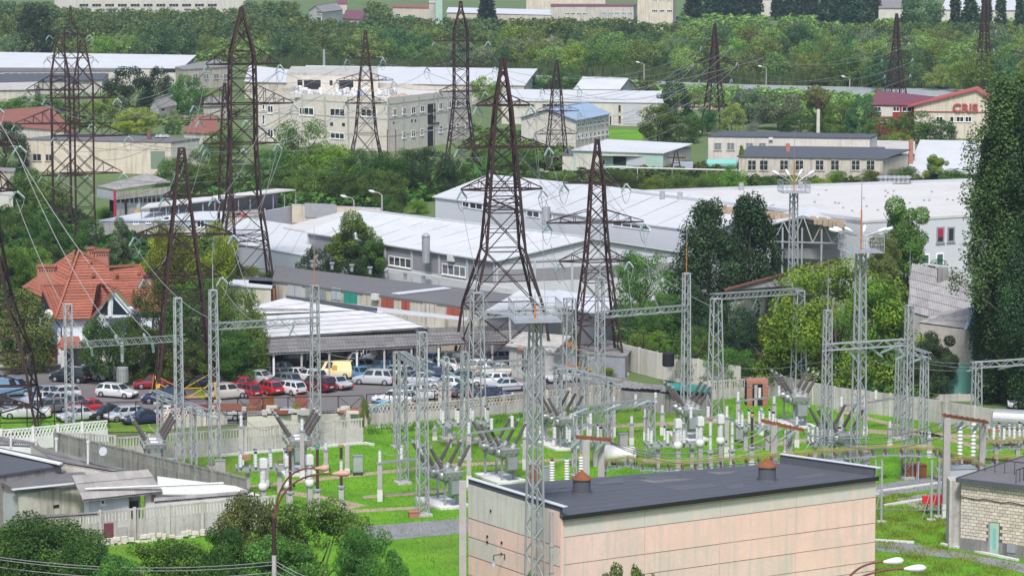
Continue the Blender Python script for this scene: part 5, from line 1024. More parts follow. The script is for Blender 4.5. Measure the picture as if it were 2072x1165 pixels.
b.patch(0, 197, 231, 386, 402, 'panel_grey', 'wall', .1, -.1); b.patch(1, 233, 344, 384, 398, 'stucco_grey', 'wall', .1, -.1); b.patch(1, 233, 344, 399, 432, 'grey_metal', 'wall', .02, -.15); b.patch(0, 197, 230, 403, 432, 'dark_inside', 'interior', -2.0, -2.2)
for x in range(236, 330, 9): b.win(1, x, x + 6, 398, 409, 2, 'rust_steel', 'glass', .08, sill=False)
b.patch(1, 233, 344, 418, 434, 'concrete', 'plinth', .06, .03); part('post', MB().cb(q[1].x, q[1].y, 2.6, .35, .35, 5.2), 'red_panel', b.t)
b = Bd('building', 'light grey stair tower piece cut by the left frame edge', 'building', [(-40, 346), (28, 350), (30, 343), (-40, 340)], 4.4, 'stucco_grey').flat('concrete_dark', .2, .2)
b = Bd('boundary_wall', 'low pale wall section at the left edge among trees', 'wall', [(-40, 392), (26, 396), (26, 390), (-40, 388)], 3.2, 'offwhite').flat('concrete', .1, .15)
# long canopy
b = Bd('canopy', 'long thin white canopy on dark posts above the yard', 'canopy', [(285, 424), (598, 386), (560, 384), (300, 414)], 4.6, None, zs=None); q = b.e; part('roof', MB().slab([p + Vector((0, 0, .2)) for p in q], .2), 'roof_cream', b.t)
for k in range(14):
    p = q[0].lerp(q[1], k / 13); part('post', MB().cb(p.x, p.y + .4, 2.2, .14, .14, 4.4), 'grey_metal', b.t)
p0, p1 = q[3], q[2]; part('back_wall', MB().add([(p0.x, p0.y + 2, 0), (p1.x, p1.y + 2, 0), (p1.x, p1.y + 2, 4.3), (p0.x, p0.y + 2, 4.3)], [(0, 1, 2, 3)]), 'roof_felt', b.t)
b = Bd('container_office', 'blue-grey cabin office with white windows and a flag above it', 'office', [(205, 448), (455, 446), (460, 430), (290, 432)], 3.0, 'blue_wall').flat('panel_light', .3, .2)
b.win(0, 331, 343, 438, 445, 1); b.win(0, 398, 414, 445, 460, 2); b.win(0, 432, 440, 446, 460, 1); b.win(0, 295, 305, 444, 452, 2); b.win(0, 270, 280, 446, 453, 2)
f0 = G(284, 470); t = root('flag', f0, 'blue, yellow and red flag drooping on a pole by the cabin office', 'flag'); zt = P(284, 402, f0.y).z; obj('pole', MB().tube((0, 0, 0), (0, 0, zt), .05, 6), 'galv', t)
for i, (m, dx) in enumerate((('blue_roof', 0), ('yellow_paint', -.25), ('red_paint', -.55))):
    z1 = zt - .5 - i * .75; obj('stripe', MB().add([(.04, 0, z1), (-.5 + dx, .1, z1 - .5), (-.5 + dx * 1.6, .0, z1 - 1.3), (.04, .05, z1 - .7), (.04, .06, z1), (-.5 + dx, .16, z1 - .5), (-.5 + dx * 1.6, .06, z1 - 1.3), (.04, .11, z1 - .7)], [(0, 1, 2, 3), (7, 6, 5, 4), (0, 4, 5, 1), (1, 5, 6, 2), (2, 6, 7, 3)]), m, t)
b = Bd('garden_wall', 'plain pale wall below the cabin office', 'wall', [(180, 452), (440, 468), (440, 466), (180, 450)], 2.6, 'offwhite').flat('concrete', .1, .1)
b = Bd('garden_wall', 'colourful mural wall behind the large rusty pylon', 'wall', [(455, 432), (537, 424), (537, 423), (455, 431)], 2.6, 'offwhite').flat('galv', .05, .1)
mc = ['red_paint', 'yellow_paint', 'blue_roof', 'green_paint', 'maroon_roof', 'win_white', 'orange_paint']; r2 = random.Random(4)
for k in range(26): x = r2.uniform(457, 530); y = r2.uniform(430, 448); b.patch(0, x, x + r2.uniform(3, 9), y, y + r2.uniform(2, 7), mc[k % 7], 'mural_patch', .006 + k * .0015, .003 + k * .0015)
b = Bd('metal_fence', 'light grey sheet fence beside the mural', 'fence', [(537, 427), (591, 417), (591, 416), (537, 426)], 2.4, 'panel_grey')
b = Bd('yard_wall', 'cream and grey yard wall with a steel gate behind the dark estate car', 'wall', [(591, 416), (770, 424), (770, 422), (591, 414)], 2.6, 'cream').flat('concrete', .05, .1); b.patch(0, 617, 681, 412, 441, 'galv', 'gate', .1)
# ---- unfinished stone building ----
b = Bd('unfinished_building', 'unfinished three storey pale stone building with rooftop barrels', 'building', [(518, 196), (784, 210), (954, 190), (690, 174)], 9.4, 'limestone'); UB = b
zt = b.z
for i in range(4):
    A, B = b.g[i], b.g[(i + 1) % 4]; L = (B - A).length
    part('parapet', b.wb(i, 0, L, zt, zt + .9, -.35, -.002), 'limestone', b.t)
    for k in range(int(L / 1.1)): part('parapet_stone', b.wb(i, k * 1.1 + .04, k * 1.1 + 1.0, zt + .91, zt + 1.12 + rng.uniform(-.04, .06), -.33, -.02), 'limestone', b.t)
    for zz in (3.0, 6.3, 9.2): b.band(i, zz, zz + .22, 'concrete', 'floor_band', .05)
    for k in range(int(L / 6) + 1): part('pilaster', b.wb(i, min(L - .3, k * 6), min(L, k * 6 + .4), 0, zt + .85, .052, .10), 'concrete', b.t)
part('roof_deck', MB().slab([Vector((p.x, p.y, zt + .1)) for p in b.g], .08), 'roof_cream', b.t)
for i, x0, x1, y0, y1, n in ((0, 606, 635, 218, 234, 3), (0, 668, 698, 220, 235, 3), (0, 731, 762, 221, 236, 3), (0, 542, 553, 214, 230, 2), (0, 531, 536, 212, 222, 1), (0, 531, 536, 232, 252, 1), (0, 542, 553, 262, 277, 2), (0, 669, 697, 268, 281, 3),
                          (1, 795, 802, 220, 234, 2), (1, 814, 821, 218, 232, 2), (1, 832, 840, 216, 230, 2), (1, 850, 858, 214, 227, 2), (1, 888, 895, 208, 222, 2), (1, 906, 913, 205, 219, 2), (1, 923, 930, 203, 217, 2), (1, 941, 948, 201, 214, 2),
                          (1, 814, 821, 266, 280, 2), (1, 832, 840, 264, 277, 2), (1, 850, 857, 261, 274, 2), (1, 888, 895, 254, 268, 2), (1, 906, 913, 252, 265, 2), (1, 923, 930, 249, 262, 2), (1, 941, 948, 246, 259, 2)): b.win(i, x0, x1, y0, y1, n, rows=1)
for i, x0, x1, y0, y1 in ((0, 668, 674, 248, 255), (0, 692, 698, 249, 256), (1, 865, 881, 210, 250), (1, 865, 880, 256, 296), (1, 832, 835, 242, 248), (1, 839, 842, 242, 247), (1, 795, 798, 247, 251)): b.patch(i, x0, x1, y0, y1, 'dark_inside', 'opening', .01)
for i, x0, x1, y0, y1 in ((1, 872, 873, 210, 250), (1, 866, 888, 249, 251), (1, 873, 881, 222, 223), (1, 873, 881, 236, 237)): b.patch(i, x0, x1, y0, y1, 'rust_steel', 'balcony_frame', .2, .05)
for x in (784, 801): p = G(x, 338); single('scaffold_post', MB().tube((p.x, p.y, 0), (p.x, p.y, P(x, 262, p.y).z), .09, 6), 'rust', 'rust-red pipe post ' + ('left' if x < 790 else 'right') + ' of the two standing before the stone building corner', 'pipe', None, p)
ph = Bd('penthouse', 'rough stone rooftop room with three open bays on the unfinished building', 'rooftop room', [G(580, 184, 9.5), G(765, 188, 9.5), G(765, 172, 9.5), G(590, 170, 9.5)], 9.5, None)
for p in ph.e: pass
z0, z1 = 9.52, P(670, 152, ph.e[0].y).z; L = (ph.g[1] - ph.g[0]).length; part('wall', ph.wb(0, 0, L, z0, z1, -.4, 0), 'limestone', ph.t); part('wall', ph.wb(1, 0, (ph.g[2] - ph.g[1]).length, z0, z1, -.4, -.002), 'limestone', ph.t); part('slab', MB().slab([Vector((p.x, p.y, z1 + .5)) for p in ph.g], .5), 'concrete', ph.t)
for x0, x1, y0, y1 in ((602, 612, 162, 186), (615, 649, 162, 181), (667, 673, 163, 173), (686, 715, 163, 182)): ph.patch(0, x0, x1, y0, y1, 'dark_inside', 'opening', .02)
r2 = random.Random(11)
for k in range(34):
    x = r2.uniform(600, 800); y = r2.uniform(188, 200); p = G(x, y, 9.6); m = r2.choice(['ceramic', 'roof_white', 'ceramic', 'galv', 'roof_white', 'silver']); m = 'blue_roof' if k == 3 else m; r = r2.uniform(.4, .6); h = r2.uniform(.9, 1.5)
    single('barrel', MB().lathe([(r * .8, 0), (r, .1), (r, h * .8), (r * .7, h), (r * .2, h + .02)], 10, p), m, 'bright blue barrel on the unfinished roof' if k == 3 else 'pale barrel or wrapped bundle on the roof of the unfinished building', 'barrel', None if k == 3 else 'barrels and bundles on the unfinished roof', p)
for x, y in ((800, 200), (815, 198), (565, 190)): p = G(x, y, 9.6); single('sand_heap', MB().lathe([(1.6, 0), (1.1, .5), (.3, .9)], 9, p), 'dirt_path', 'sand heap on the unfinished roof, ' + {800: 'left of the two by the corner', 815: 'right of the two by the corner', 565: 'at its left end'}[x], 'sand heap', None, p)
# ---- centre back ----
b = Bd('warehouse', 'pale blue-white roofed shed left of the unfinished building', 'warehouse', [(495, 166), (590, 168), (600, 150), (505, 140)], 4, 'stucco_grey').mono('roof_white', .8)
b = Bd('warehouse', 'very long white roofed warehouse behind the unfinished building', 'warehouse', [(640, 168), (1060, 174), (1085, 152), (620, 145)], 4.6, 'beige').mono('roof_white', 1.4, seam=6); b.patch(0, 765, 830, 172, 180, 'brick_red', 'painted_band'); b.patch(0, 690, 760, 172, 180, 'dark_inside', 'opening')
b = Bd('shed', 'white gable roofed shed by the river', 'shed', [(1165, 180), (1252, 181), (1284, 171), (1200, 166)], 3.4, 'stucco_grey').gable('roof_white', 1.9, (1, 3), .5, gw='stucco_grey'); b.patch(1, 1260, 1272, 174, 190, 'panel_grey', 'gate')
b = Bd('warehouse', 'long white roofed hall with a tall grey sheet gate, right of centre', 'warehouse', [(1015, 204), (1340, 209), (1335, 194), (1030, 190)], 5.0, 'offwhite').mono('roof_white', .9, seam=0); b.patch(0, 1262, 1296, 211, 251, 'panel_grey', 'gate', .12); b.patch(0, 1237, 1250, 212, 254, 'offwhite', 'wall_panel', .06)
for x0, x1, y0, y1 in ((1045, 1082, 210, 217), (1097, 1136, 210, 217), (1251, 1257, 212, 228), (1251, 1257, 233, 251), (1233, 1243, 234, 258)): b.win(0, x0, x1, y0, y1, max(1, int((x1 - x0) / 7)), 'stucco_grey', 'glass', .12, sill=False)
b = Bd('blue_roofed_building', 'white two storey block with a blue and grey gable roof', 'building', [(1055, 238), (1165, 243), (1232, 230), (1140, 226)], 6.2, 'offwhite').gable('blue_roof', 1.9, (0, 2), .5, gw='limestone')
for k in range(8):
    f = (k + .5) / 8; x = 1166 + 66 * f
    for y0, y1 in ((250, 258), (272, 282)): b.win(1, x - 2.3, x + 2.3, y0 - 10 * f, y1 - 10 * f, 1, 'win_white', 'glass_light', .12)
    L = (b.g[2] - b.g[1]).length; part('pilaster', b.wb(1, L * k / 8, L * k / 8 + .25, 0, 6.2, .003, .12), 'stucco_grey', b.t)
b = Bd('loading_building', 'white roofed loading building with pale green walls and dark open bay', 'building', [(1160, 305), (1342, 311), (1398, 298), (1230, 289)], 3.9, 'green_pale_wall').mono('roof_white', .5); b.patch(0, 1241, 1267, 314, 334, 'dark_inside', 'opening', .06); b.patch(1, 1345, 1395, 305, 330, 'stucco_grey', 'side_wall', .04); b.patch(0, 1165, 1212, 312, 345, 'offwhite', 'wall_panel', .04); b.patch(0, 1270, 1306, 315, 335, 'panel_grey', 'door', .06); b.win(0, 1215, 1225, 322, 334, 2)
c_ = Bd('awning', 'grey awning strip on the loading building front', 'awning', [G(1212, 314, 3.4), G(1335, 316, 3.4), G(1342, 308, 3.7), G(1225, 306, 3.7)], 3.5, None); part('roof', MB().slab(c_.e, .12), 'stucco_grey', c_.t)
b = Bd('shed', 'low grey roofed shed left of the loading building', 'shed', [(1138, 314), (1188, 316), (1192, 304), (1142, 302)], 3, 'offwhite').flat('roof_felt_old', .15, .15)
pm = MB().tube(G(1210, 338, 3.2), G(1500, 345, 3.2), .14, 8)
for x in (1220, 1290, 1360, 1430, 1490): p = G(x, 341, 3.2); pm.cb(p.x, p.y, 1.6, .12, .12, 3.2)
single('pipe', pm, 'roof_cream', 'white overhead pipe crossing in front of the grey office block', 'pipe', None, G(1210, 338, 0))
for x, m, l in ((1380, 'blue_wall', 'pale blue van roof parked behind the white pipe'), (1460, 'aqua_sheet', 'turquoise tanker behind the white pipe')):
    p = G(x, 352); t = root('parked_tanker' if x > 1400 else 'parked_van', p, l, 'vehicle'); obj('body', MB().lathe([(.5, -2.8), (.95, -2.6), (.95, 2.6), (.5, 2.8)], 14, (0, 0, 1.7), (1, 0, .02)) if x > 1400 else MB().box(-1.9, -.8, .5, 1.9, .8, 2.1), m, t)
    for a in (-1.8, 1.8): obj('wheel', MB().lathe([(.4, -.9), (.45, -.85), (.45, .85), (.4, .9)], 12, (a, 0, .45), (0, 1, 0)), 'tyre', t)
b = Bd('office_block', 'grey flat-roofed two storey office block with the tall thin chimney', 'building', [(1433, 278), (1760, 282), (1775, 275), (1470, 268)], 6.0, 'offwhite').flat('roof_felt', .2, .3)
for x in (1445, 1471, 1509, 1535): b.win(0, x, x + 15, 289, 304, 2, 'stucco_grey', 'glass_light', rows=2)
b.patch(0, 1556, 1564, 278, 283, 'ceramic', 'air_conditioner', .5)
b = Bd('office_block', 'lower dark roofed office block with eight barred windows', 'building', [(1495, 318), (1786, 323), (1838, 312), (1520, 305)], 4.6, 'beige').mono('roof_felt', .7, .4)
for x in (1513, 1537, 1578, 1609, 1650, 1681, 1723, 1753): b.win(0, x, x + 17, 324, 345, 2, 'stucco_grey', 'glass', rows=2)
part('chimney', MB().cb(*(G(1594, 308, 5)[:2]), 5.6, .7, .7, 1.8), 'brick_red', b.t)
b = Bd('shed', 'low dark shed roof in front of the office chimney', 'shed', [(1540, 304), (1790, 308), (1790, 300), (1560, 296)], 4.4, 'concrete').flat('roof_felt', .1, .2)
b = Bd('tent_roof', 'steep bright white tent-like roof left of the big poplar', 'tent', [(1832, 352), (1975, 352), (1975, 330), (1860, 330)], 1.4, 'offwhite'); q = [G(1832, 350, 1.5), G(1985, 352, 1.5), P(1985, 285, 590), P(1862, 283, 590)]; part('roof', MB().slab(q, .2), 'roof_white', b.t)
b = Bd('shed', 'grey roof behind the brick chimney post', 'shed', [(1760, 308), (1850, 312), (1850, 292), (1770, 290)], 3.6, 'concrete_dark').mono('asbestos', .4); part('brick_pier', MB().cb(*(G(1843, 322, 3)[:2]), 3.2, .7, .7, 6.4), 'brick_red', b.t)
b = Bd('red_building', 'two storey building with dark red panels and a maroon roof', 'building', [(1764, 213), (1850, 214), (1900, 212), (1775, 198)], 6.4, 'red_panel').mono('maroon_roof', 1.4)
b.patch(0, 1783, 1806, 215, 236, 'offwhite', 'panel', .06)
for x0, x1 in ((1769, 1783), (1807, 1820), (1825, 1845)): b.win(0, x0, x1, 216, 226, 2)
b.win(0, 1780, 1800, 242, 248, 3)
b = Bd('hotel', 'cream building with a red gable roof and large red letters on its wall', 'building', [(1850, 226), (2010, 228), (2030, 200), (1880, 200)], 5.4, 'cream').gable('red_roof', 0.01, (0, 2), .2); HB = b
A, B = b.g[0], b.g[1]; u1, _ = WP(A, B, 1975, 200); _, z1 = WP(A, B, 1852, 215); _, z2 = WP(A, B, 1975, 183); d = (B - A).normalized(); n = Vector((d.y, -d.x, 0)); E = A + d * u1
part('gable', MB().add([A + Vector((0, 0, 5.3)) + n * .05, E + Vector((0, 0, 5.3)) + n * .05, E + Vector((0, 0, z2)) + n * .05, A + Vector((0, 0, z1)) + n * .05], [(0, 1, 2, 3)]), 'cream', b.t)
rb = [A + Vector((0, 0, z1 + .3)) + n * .6 - d * 1.4 - Vector((0, 0, .3)), E + Vector((0, 0, z2 + .3)) + n * .6, E + Vector((0, 0, z2 + .3)) - n * 9, A + Vector((0, 0, z1 + .3)) - n * 9 - d * 1.4 - Vector((0, 0, .3))]; part('roof', MB().slab(rb, .3), 'red_roof', b.t)
E2 = E + d * 7; part('gable', MB().add([E + n * .05 + Vector((0, 0, 5.3)), E2 + n * .05 + Vector((0, 0, 5.3)), E + n * .05 + Vector((0, 0, z2))], [(0, 1, 2)]), 'cream', b.t); part('roof', MB().slab([E + Vector((0, 0, z2 + .29)) + n * .6, E2 + Vector((0, 0, 5.6)) + n * .6, E2 + Vector((0, 0, 5.6)) - n * 9, E + Vector((0, 0, z2 + .29)) - n * 9], .3), 'red_roof', b.t)
for x0, x1 in ((1894, 1908), (1922, 1930), (1935, 1950), (1953, 1966)): b.win(0, x0, x1, 236, 247, max(1, int((x1 - x0) / 6)))
tc_ = bpy.data.curves.new('letters', 'FONT'); tc_.body = 'CRIS'; tc_.extrude = .12; tc_.offset = .03; tx = bpy.data.objects.new('letters_tmp', tc_); COL.objects.link(tx); bpy.context.view_layer.update(); me = bpy.data.meshes.new_from_object(tx.evaluated_get(bpy.context.evaluated_depsgraph_get())); bpy.data.objects.remove(tx)
u0, zb = WP(A, B, 1927, 226); u1, zt = WP(A, B, 1979, 210); co = np.zeros(len(me.vertices) * 3); me.vertices.foreach_get('co', co); co = co.reshape(-1, 3); co[:, 0] *= (u1 - u0) / co[:, 0].max(); co[:, 1] *= (zt - zb) / co[:, 1].max(); me.vertices.foreach_set('co', co.ravel()); me.materials.clear(); me.materials.append(MATS['red_roof'])
lo = bpy.data.objects.new('letters', me); COL.objects.link(lo); lo.parent = b.t; lo.location = d * u0 + n * .25 + Vector((0, 0, zb)); lo.rotation_euler = (R(90), 0, math.atan2(d.y, d.x))
# ---- white roofed factory ----
e0, e1, e2 = G(624, 470, 6), G(1003, 528, 6), G(1378, 512, 6); e3 = G(736, 424, 8.4) * 2 - e0; e3.z = 6
b = Bd('factory_hall', 'large white gable roofed factory hall with grey striped walls in the centre', 'factory', [e0, e1, e2, e3], 6, 'panel_light').gable('roof_white', 2.2, (1, 3), .5, gw='panel_light', seam=4.2, sm='panel_light'); W1 = b
for i in (0, 1): b.band(i, 3.4, 5.7 if i == 0 else 4.9, 'panel_dark', 'dark_band', .04); b.band(i, 5.75, 6.0, 'panel_grey', 'gutter', .12)
for i, n in ((0, 7), (1, 5)):
    L = (b.g[i + 1] - b.g[i]).length
    for k in range(n + 1): part('pilaster', b.wb(i, min(L - .3, L * k / n), min(L, L * k / n + .28), 0, 5.74, .045, .16), 'panel_grey', b.t)
for x0, x1, y0, y1, n in ((787, 833, 520, 540, 4), (895, 943, 536, 558, 4)): b.win(0, x0, x1, y0, y1, n, 'win_white', 'glass', .12)
b.patch(0, 911, 922, 516, 528, 'ceramic', 'air_conditioner', .5)
p = G(862, 508, 6.2); part('flue', MB().tube(p - Vector((0, .3, 1.4)), p + Vector((0, -.3, 1.9)), .5, 10).tube(p + Vector((0, -.3, 1.9)), p + Vector((0, -.3, 2.3)), .6, 10, .1), 'galv', b.t)
b = Bd('factory_hall', 'narrow upper factory hall with clerestory windows behind the main white roof', 'factory', [(881, 400), (1437, 472), (1560, 432), (992, 372)], 8.2, 'panel_light').mono('roof_white', 1.2, .5, seam=5, sm='panel_light')
for x0, x1, y0, y1, n in ((936, 950, 408, 420, 1), (951, 977, 410, 424, 2), (1039, 1052, 423, 436, 1), (1066, 1092, 426, 440, 2), (1105, 1118, 430, 443, 1), (1240, 1316, 452, 462, 4)): b.win(0, x0, x1, y0, y1, n, 'win_white', 'glass', .12, sill=False)
p = G(1105, 440, 8); part('flue', MB().tube(p - Vector((0, 0, 1)), p + Vector((0, 0, 1.4)), .55, 10), 'galv', b.t); p = G(1222, 432, 9); part('flue', MB().tube(p, p + Vector((0, 0, 1.0)), .4, 10), 'galv', b.t)
b = Bd('factory_hall', 'wide flat white membrane roof building left of the big poplar', 'factory', [(1742, 452), (2040, 434), (2000, 370), (1278, 396)], 9, 'panel_light').flat('roof_cream', .1, .3, curb=(2, 3), cm='panel_grey', ch=.4)
for x0, x1, y0, y1 in ((1843, 1854, 464, 494), (1895, 1910, 459, 492), (1917, 1931, 459, 490)): w_ = b.win(0, x0, x1, y0, y1, 1, 'panel_dark', 'glass', .2)
b.patch(0, 1845, 1852, 466, 488, 'red_paint', 'poster', .12, .092); b.patch(0, 1898, 1907, 462, 480, 'red_panel', 'poster', .12, .092)
for x0, x1, y0, y1 in ((1847, 1858, 516, 540), (1864, 1880, 514, 540), (1894, 1909, 512, 540)): b.win(0, x0, x1, y0, y1, 1, 'win_white', 'glass_teal', .15)
for x, y in ((1340, 402), (1376, 404), (1500, 385), (1620, 382)): p = G(x, y, 9.3); part('roof_vent', MB().tube(p, p + Vector((0, 0, 1.0)), .35, 9), 'galv', b.t)
for k in range(7): p = G(1782 + k * 9, 371, 9.4); part('roof_unit', MB().lathe([(.35, 0), (.35, .7), (.6, .75), (.6, .95), (.1, 1.1)], 9, p), 'galv', b.t)
r2 = random.Random(3); k_ = MB()
for k in range(26): p = G(r2.uniform(1560, 1930), r2.uniform(384, 430), 9.36); k_.lathe([(.16, 0), (.16, .14)], 7, p)
part('drain', k_, 'grey_metal', b.t, kind='stuff')
k_ = MB(); r2 = random.Random(9)
for k in range(70): f = k / 70; p = G(1440 + 265 * f, 425 + 32 * f + r2.uniform(-1, 1), 9.2); k_.cb(p.x, p.y, 9.4, .7, .9, .5 + r2.random() * .5)
o_ = single('insulation_scraps', k_, 'dirt_path', 'ragged tan insulation along the edge between the white roofs', 'debris', None, G(1440, 425, 9.2))
b = Bd('open_hall', 'open-fronted white hall with exposed roof trusses behind the poplars', 'hall', [(1546, 459), (1704, 463), (1718, 441), (1562, 437)], 8.6, None); L = (b.g[1] - b.g[0]).length
part('roof', MB().slab([Vector((b.g[0].x, b.g[0].y, 8.8)), Vector(((b.g[0].x + b.g[1].x) / 2, (b.g[0].y + b.g[1].y) / 2, 10.0)), Vector(((b.g[3].x + b.g[2].x) / 2, (b.g[3].y + b.g[2].y) / 2, 10.0)), Vector((b.g[3].x, b.g[3].y, 8.8))], .15), 'roof_white', b.t)
part('roof', MB().slab([Vector(((b.g[0].x + b.g[1].x) / 2, (b.g[0].y + b.g[1].y) / 2, 10.0)), Vector((b.g[1].x, b.g[1].y, 8.8)), Vector((b.g[2].x, b.g[2].y, 8.8)), Vector(((b.g[3].x + b.g[2].x) / 2, (b.g[3].y + b.g[2].y) / 2, 10.0))], .15), 'roof_white', b.t)
part('wall', b.wb(3, 0, (b.g[0] - b.g[3]).length, 0, 8.6, -.1, 0), 'panel_light', b.t); part('back_wall', b.wb(2, 0, L, 0, 8.6, -.2, -.1), 'panel_grey', b.t); part('wall', b.wb(0, 0, .9, 0, 8.6, -.3, 0), 'panel_light', b.t)
for k in range(1, 5): part('post', b.wb(0, L * k / 4 - .2, L * k / 4, 0, 8.6, -.2, .02), 'galv', b.t)
part('low_wall', b.wb(0, .9, L, 4.4, 5.7, -3.2, -3), 'panel_dark', b.t); q = MB(); A = b.g[0]; B = b.g[1]
q.bar(A + Vector((0, 0, 6.8)), B + Vector((0, 0, 6.8)), .16)
for k in range(8): a_ = A.lerp(B, k / 8); c_ = A.lerp(B, (k + 1) / 8); h = lambda f: 8.6 + 1.5 * (1 - abs(2 * f - 1)); q.bar(a_ + Vector((0, 0, 6.8 if k % 2 else h(k / 8))), c_ + Vector((0, 0, h((k + 1) / 8) if k % 2 else 6.8)), .13); q.bar(a_ + Vector((0, 0, h(k / 8))), c_ + Vector((0, 0, h((k + 1) / 8))), .15)
part('truss', q, 'galv', b.t)
b = Bd('shed', 'white low roof left of the factory hall, behind the large pylon', 'shed', [(430, 484), (622, 520), (640, 476), (500, 455)], 4, 'panel_grey').mono('roof_white', .8, .2, seam=4, sm='panel_light')
b = Bd('shed', 'cream roof strip adjoining the yard', 'shed', [(575, 462), (700, 484), (770, 440), (690, 432)], 4.8, 'panel_grey').flat('roof_cream', .2, .2)
b = Bd('shed', 'small white lean-to roof under the central pylon behind the gantry', 'shed', [(985, 632), (1105, 650), (1160, 610), (1060, 600)], 4.0, 'panel_dark').mono('roof_white', .8)
b = Bd('shed', 'white and grey gable shed between the two central pylons', 'shed', [(1100, 615), (1225, 640), (1240, 620), (1130, 600)], 4.4, 'grey_metal').mono('panel_light', .6)
b = Bd('garage', 'single light grey garage with a grated window at the car park end', 'garage', [(1030, 700), (1120, 712), (1150, 690), (1060, 682)], 3.2, 'concrete').mono('concrete', .4); b.win(0, 1058, 1070, 718, 744, 3, 'rust_steel', 'glass', .1); b.patch(0, 1050, 1066, 700, 708, 'brick_red', 'painted_box', .3)
b = Bd('garage', 'low grey sheet garages behind the right pylon', 'garage', [(1120, 712), (1265, 722), (1275, 708), (1140, 700)], 2.2, 'grey_metal').flat('concrete_dark', .2, .1)
# garage row
b = Bd('garage_row', 'row of concrete garages with a felt roof, teal and red doors', 'garages', [(556, 571), (990, 631), (1045, 600), (560, 542)], 3.3, 'stucco_grey').flat('roof_felt_old', .35, .22)
for x0, x1, y0, y1, m in ((583, 612, 575, 600, 'panel_grey'), (619, 660, 578, 604, 'grey_metal'), (672, 690, 583, 606, 'blue_wall'), (696, 723, 588, 615, 'teal_paint'), (772, 797, 601, 628, 'door_red'), (813, 829, 607, 632, 'door_red'), (857, 884, 614, 640, 'stucco_grey'), (905, 930, 622, 645, 'door_red'), (735, 752, 594, 618, 'beige')):
    o = b.patch(0, x0, x1, y0, y1, m, 'garage_door', .08); b.patch(0, (x0 + x1) / 2 - .4, (x0 + x1) / 2 + .4, y0 + 1, y1, 'black', 'gap', .085, .081, parent=o)
b.patch(0, 757, 768, 594, 606, 'ceramic', 'air_conditioner', .5)
for k, (x, y) in enumerate(((632, 541), (672, 545), (712, 549), (749, 554), (782, 560), (820, 566), (857, 571))): p = G(x, y, 3.7); part('roof_vent', MB().tube(p, p + Vector((0, 0, .7)), .2, 8).cb(p.x, p.y, p.z + .8, .6, .6, .15), 'grey_metal', b.t)
a0, a1 = G(800, 590, 3.9), G(905, 578, 3.9); dd = (a1 - a0).normalized(); part('skylight', MB().bar(a0 - Vector((0, 0, .25)), a1 - Vector((0, 0, .25)), 1.3, .12), 'panel_light', b.t)
part('parapet', MB().bar(G(782, 546, 3.9), G(1035, 588, 3.9), .4, .5), 'roof_cream', b.t); W_ = random.Random(2)
# shelter over the parked cars
zf, zm, zk = 3.0, 3.7, 4.9; t = root('car_shelter', G(553, 740), 'long open car shelter with stepped corrugated roofs along the car park', 'shelter', None)
sheets(t, G(546, 716, zf), G(1052, 690, zf), G(1046, 668, zf + .5), G(538, 686, zf + .5), 'asb_sheet_dark', 26, 4, waves=3)
sheets(t, G(538, 684, zm), G(862, 663, zm), G(759, 627, zk), G(500, 642, zk), 'asb_sheet_pale', 18, 5, waves=4)
sheets(t, G(500, 637, zk - .3), G(762, 627, zk), G(582, 602, zk + .8), G(497, 624, zk + .3), 'asb_sheet_pale', 12, 3, waves=4)
part('ridge', MB().bar(G(580, 601, zk + .9), G(762, 626, zk + .25), .3, .35), 'roof_felt', t); part('lean_roof', MB().slab([G(760, 628, zk), G(945, 648, 3.6), G(948, 642, 3.6), G(582, 600, zk + .6)], .12), 'asbestos_pale', t)
part('side_wall', MB().add([G(759, 628, zk - .2), G(862, 664, zm - .1), G(900, 668, 0), G(800, 668, 0)], [(0, 1, 2, 3)]), 'stucco_grey', t)
A, B = G(553, 716, zf), G(1050, 691, zf)
for k in range(10): p = A.lerp(B, k / 9); part('post', MB().cb(p.x, p.y + .5, zf / 2, .2, .2, zf), 'concrete_post' if k % 3 else 'white_paint', t)
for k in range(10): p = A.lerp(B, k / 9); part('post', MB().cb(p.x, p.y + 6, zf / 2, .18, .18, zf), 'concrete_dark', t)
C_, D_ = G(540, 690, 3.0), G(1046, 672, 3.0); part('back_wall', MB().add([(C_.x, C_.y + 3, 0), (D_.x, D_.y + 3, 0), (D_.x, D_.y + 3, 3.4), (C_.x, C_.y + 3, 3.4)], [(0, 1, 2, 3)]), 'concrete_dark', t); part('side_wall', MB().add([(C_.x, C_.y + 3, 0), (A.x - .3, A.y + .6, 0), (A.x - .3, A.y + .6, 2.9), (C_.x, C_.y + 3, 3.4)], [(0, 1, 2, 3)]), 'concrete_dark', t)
part('box', MB().cb(*(G(908, 724)[:2]), 1.1, 2.4, 1.0, 2.2), 'dirt_path', t)
# small sheds between tree and pylon, left of the shelter
b = Bd('shed', 'small pale roofed kiosk behind the fresh green tree', 'kiosk', [(462, 578), (548, 584), (548, 572), (470, 568)], 3, 'offwhite').flat('panel_light', .3, .15); b = Bd('shed', 'narrow brick-red shed beside the garages under vines', 'shed', [(505, 575), (556, 580), (556, 566), (505, 562)], 3, 'brick_red').flat('roof_felt', .2, .15)
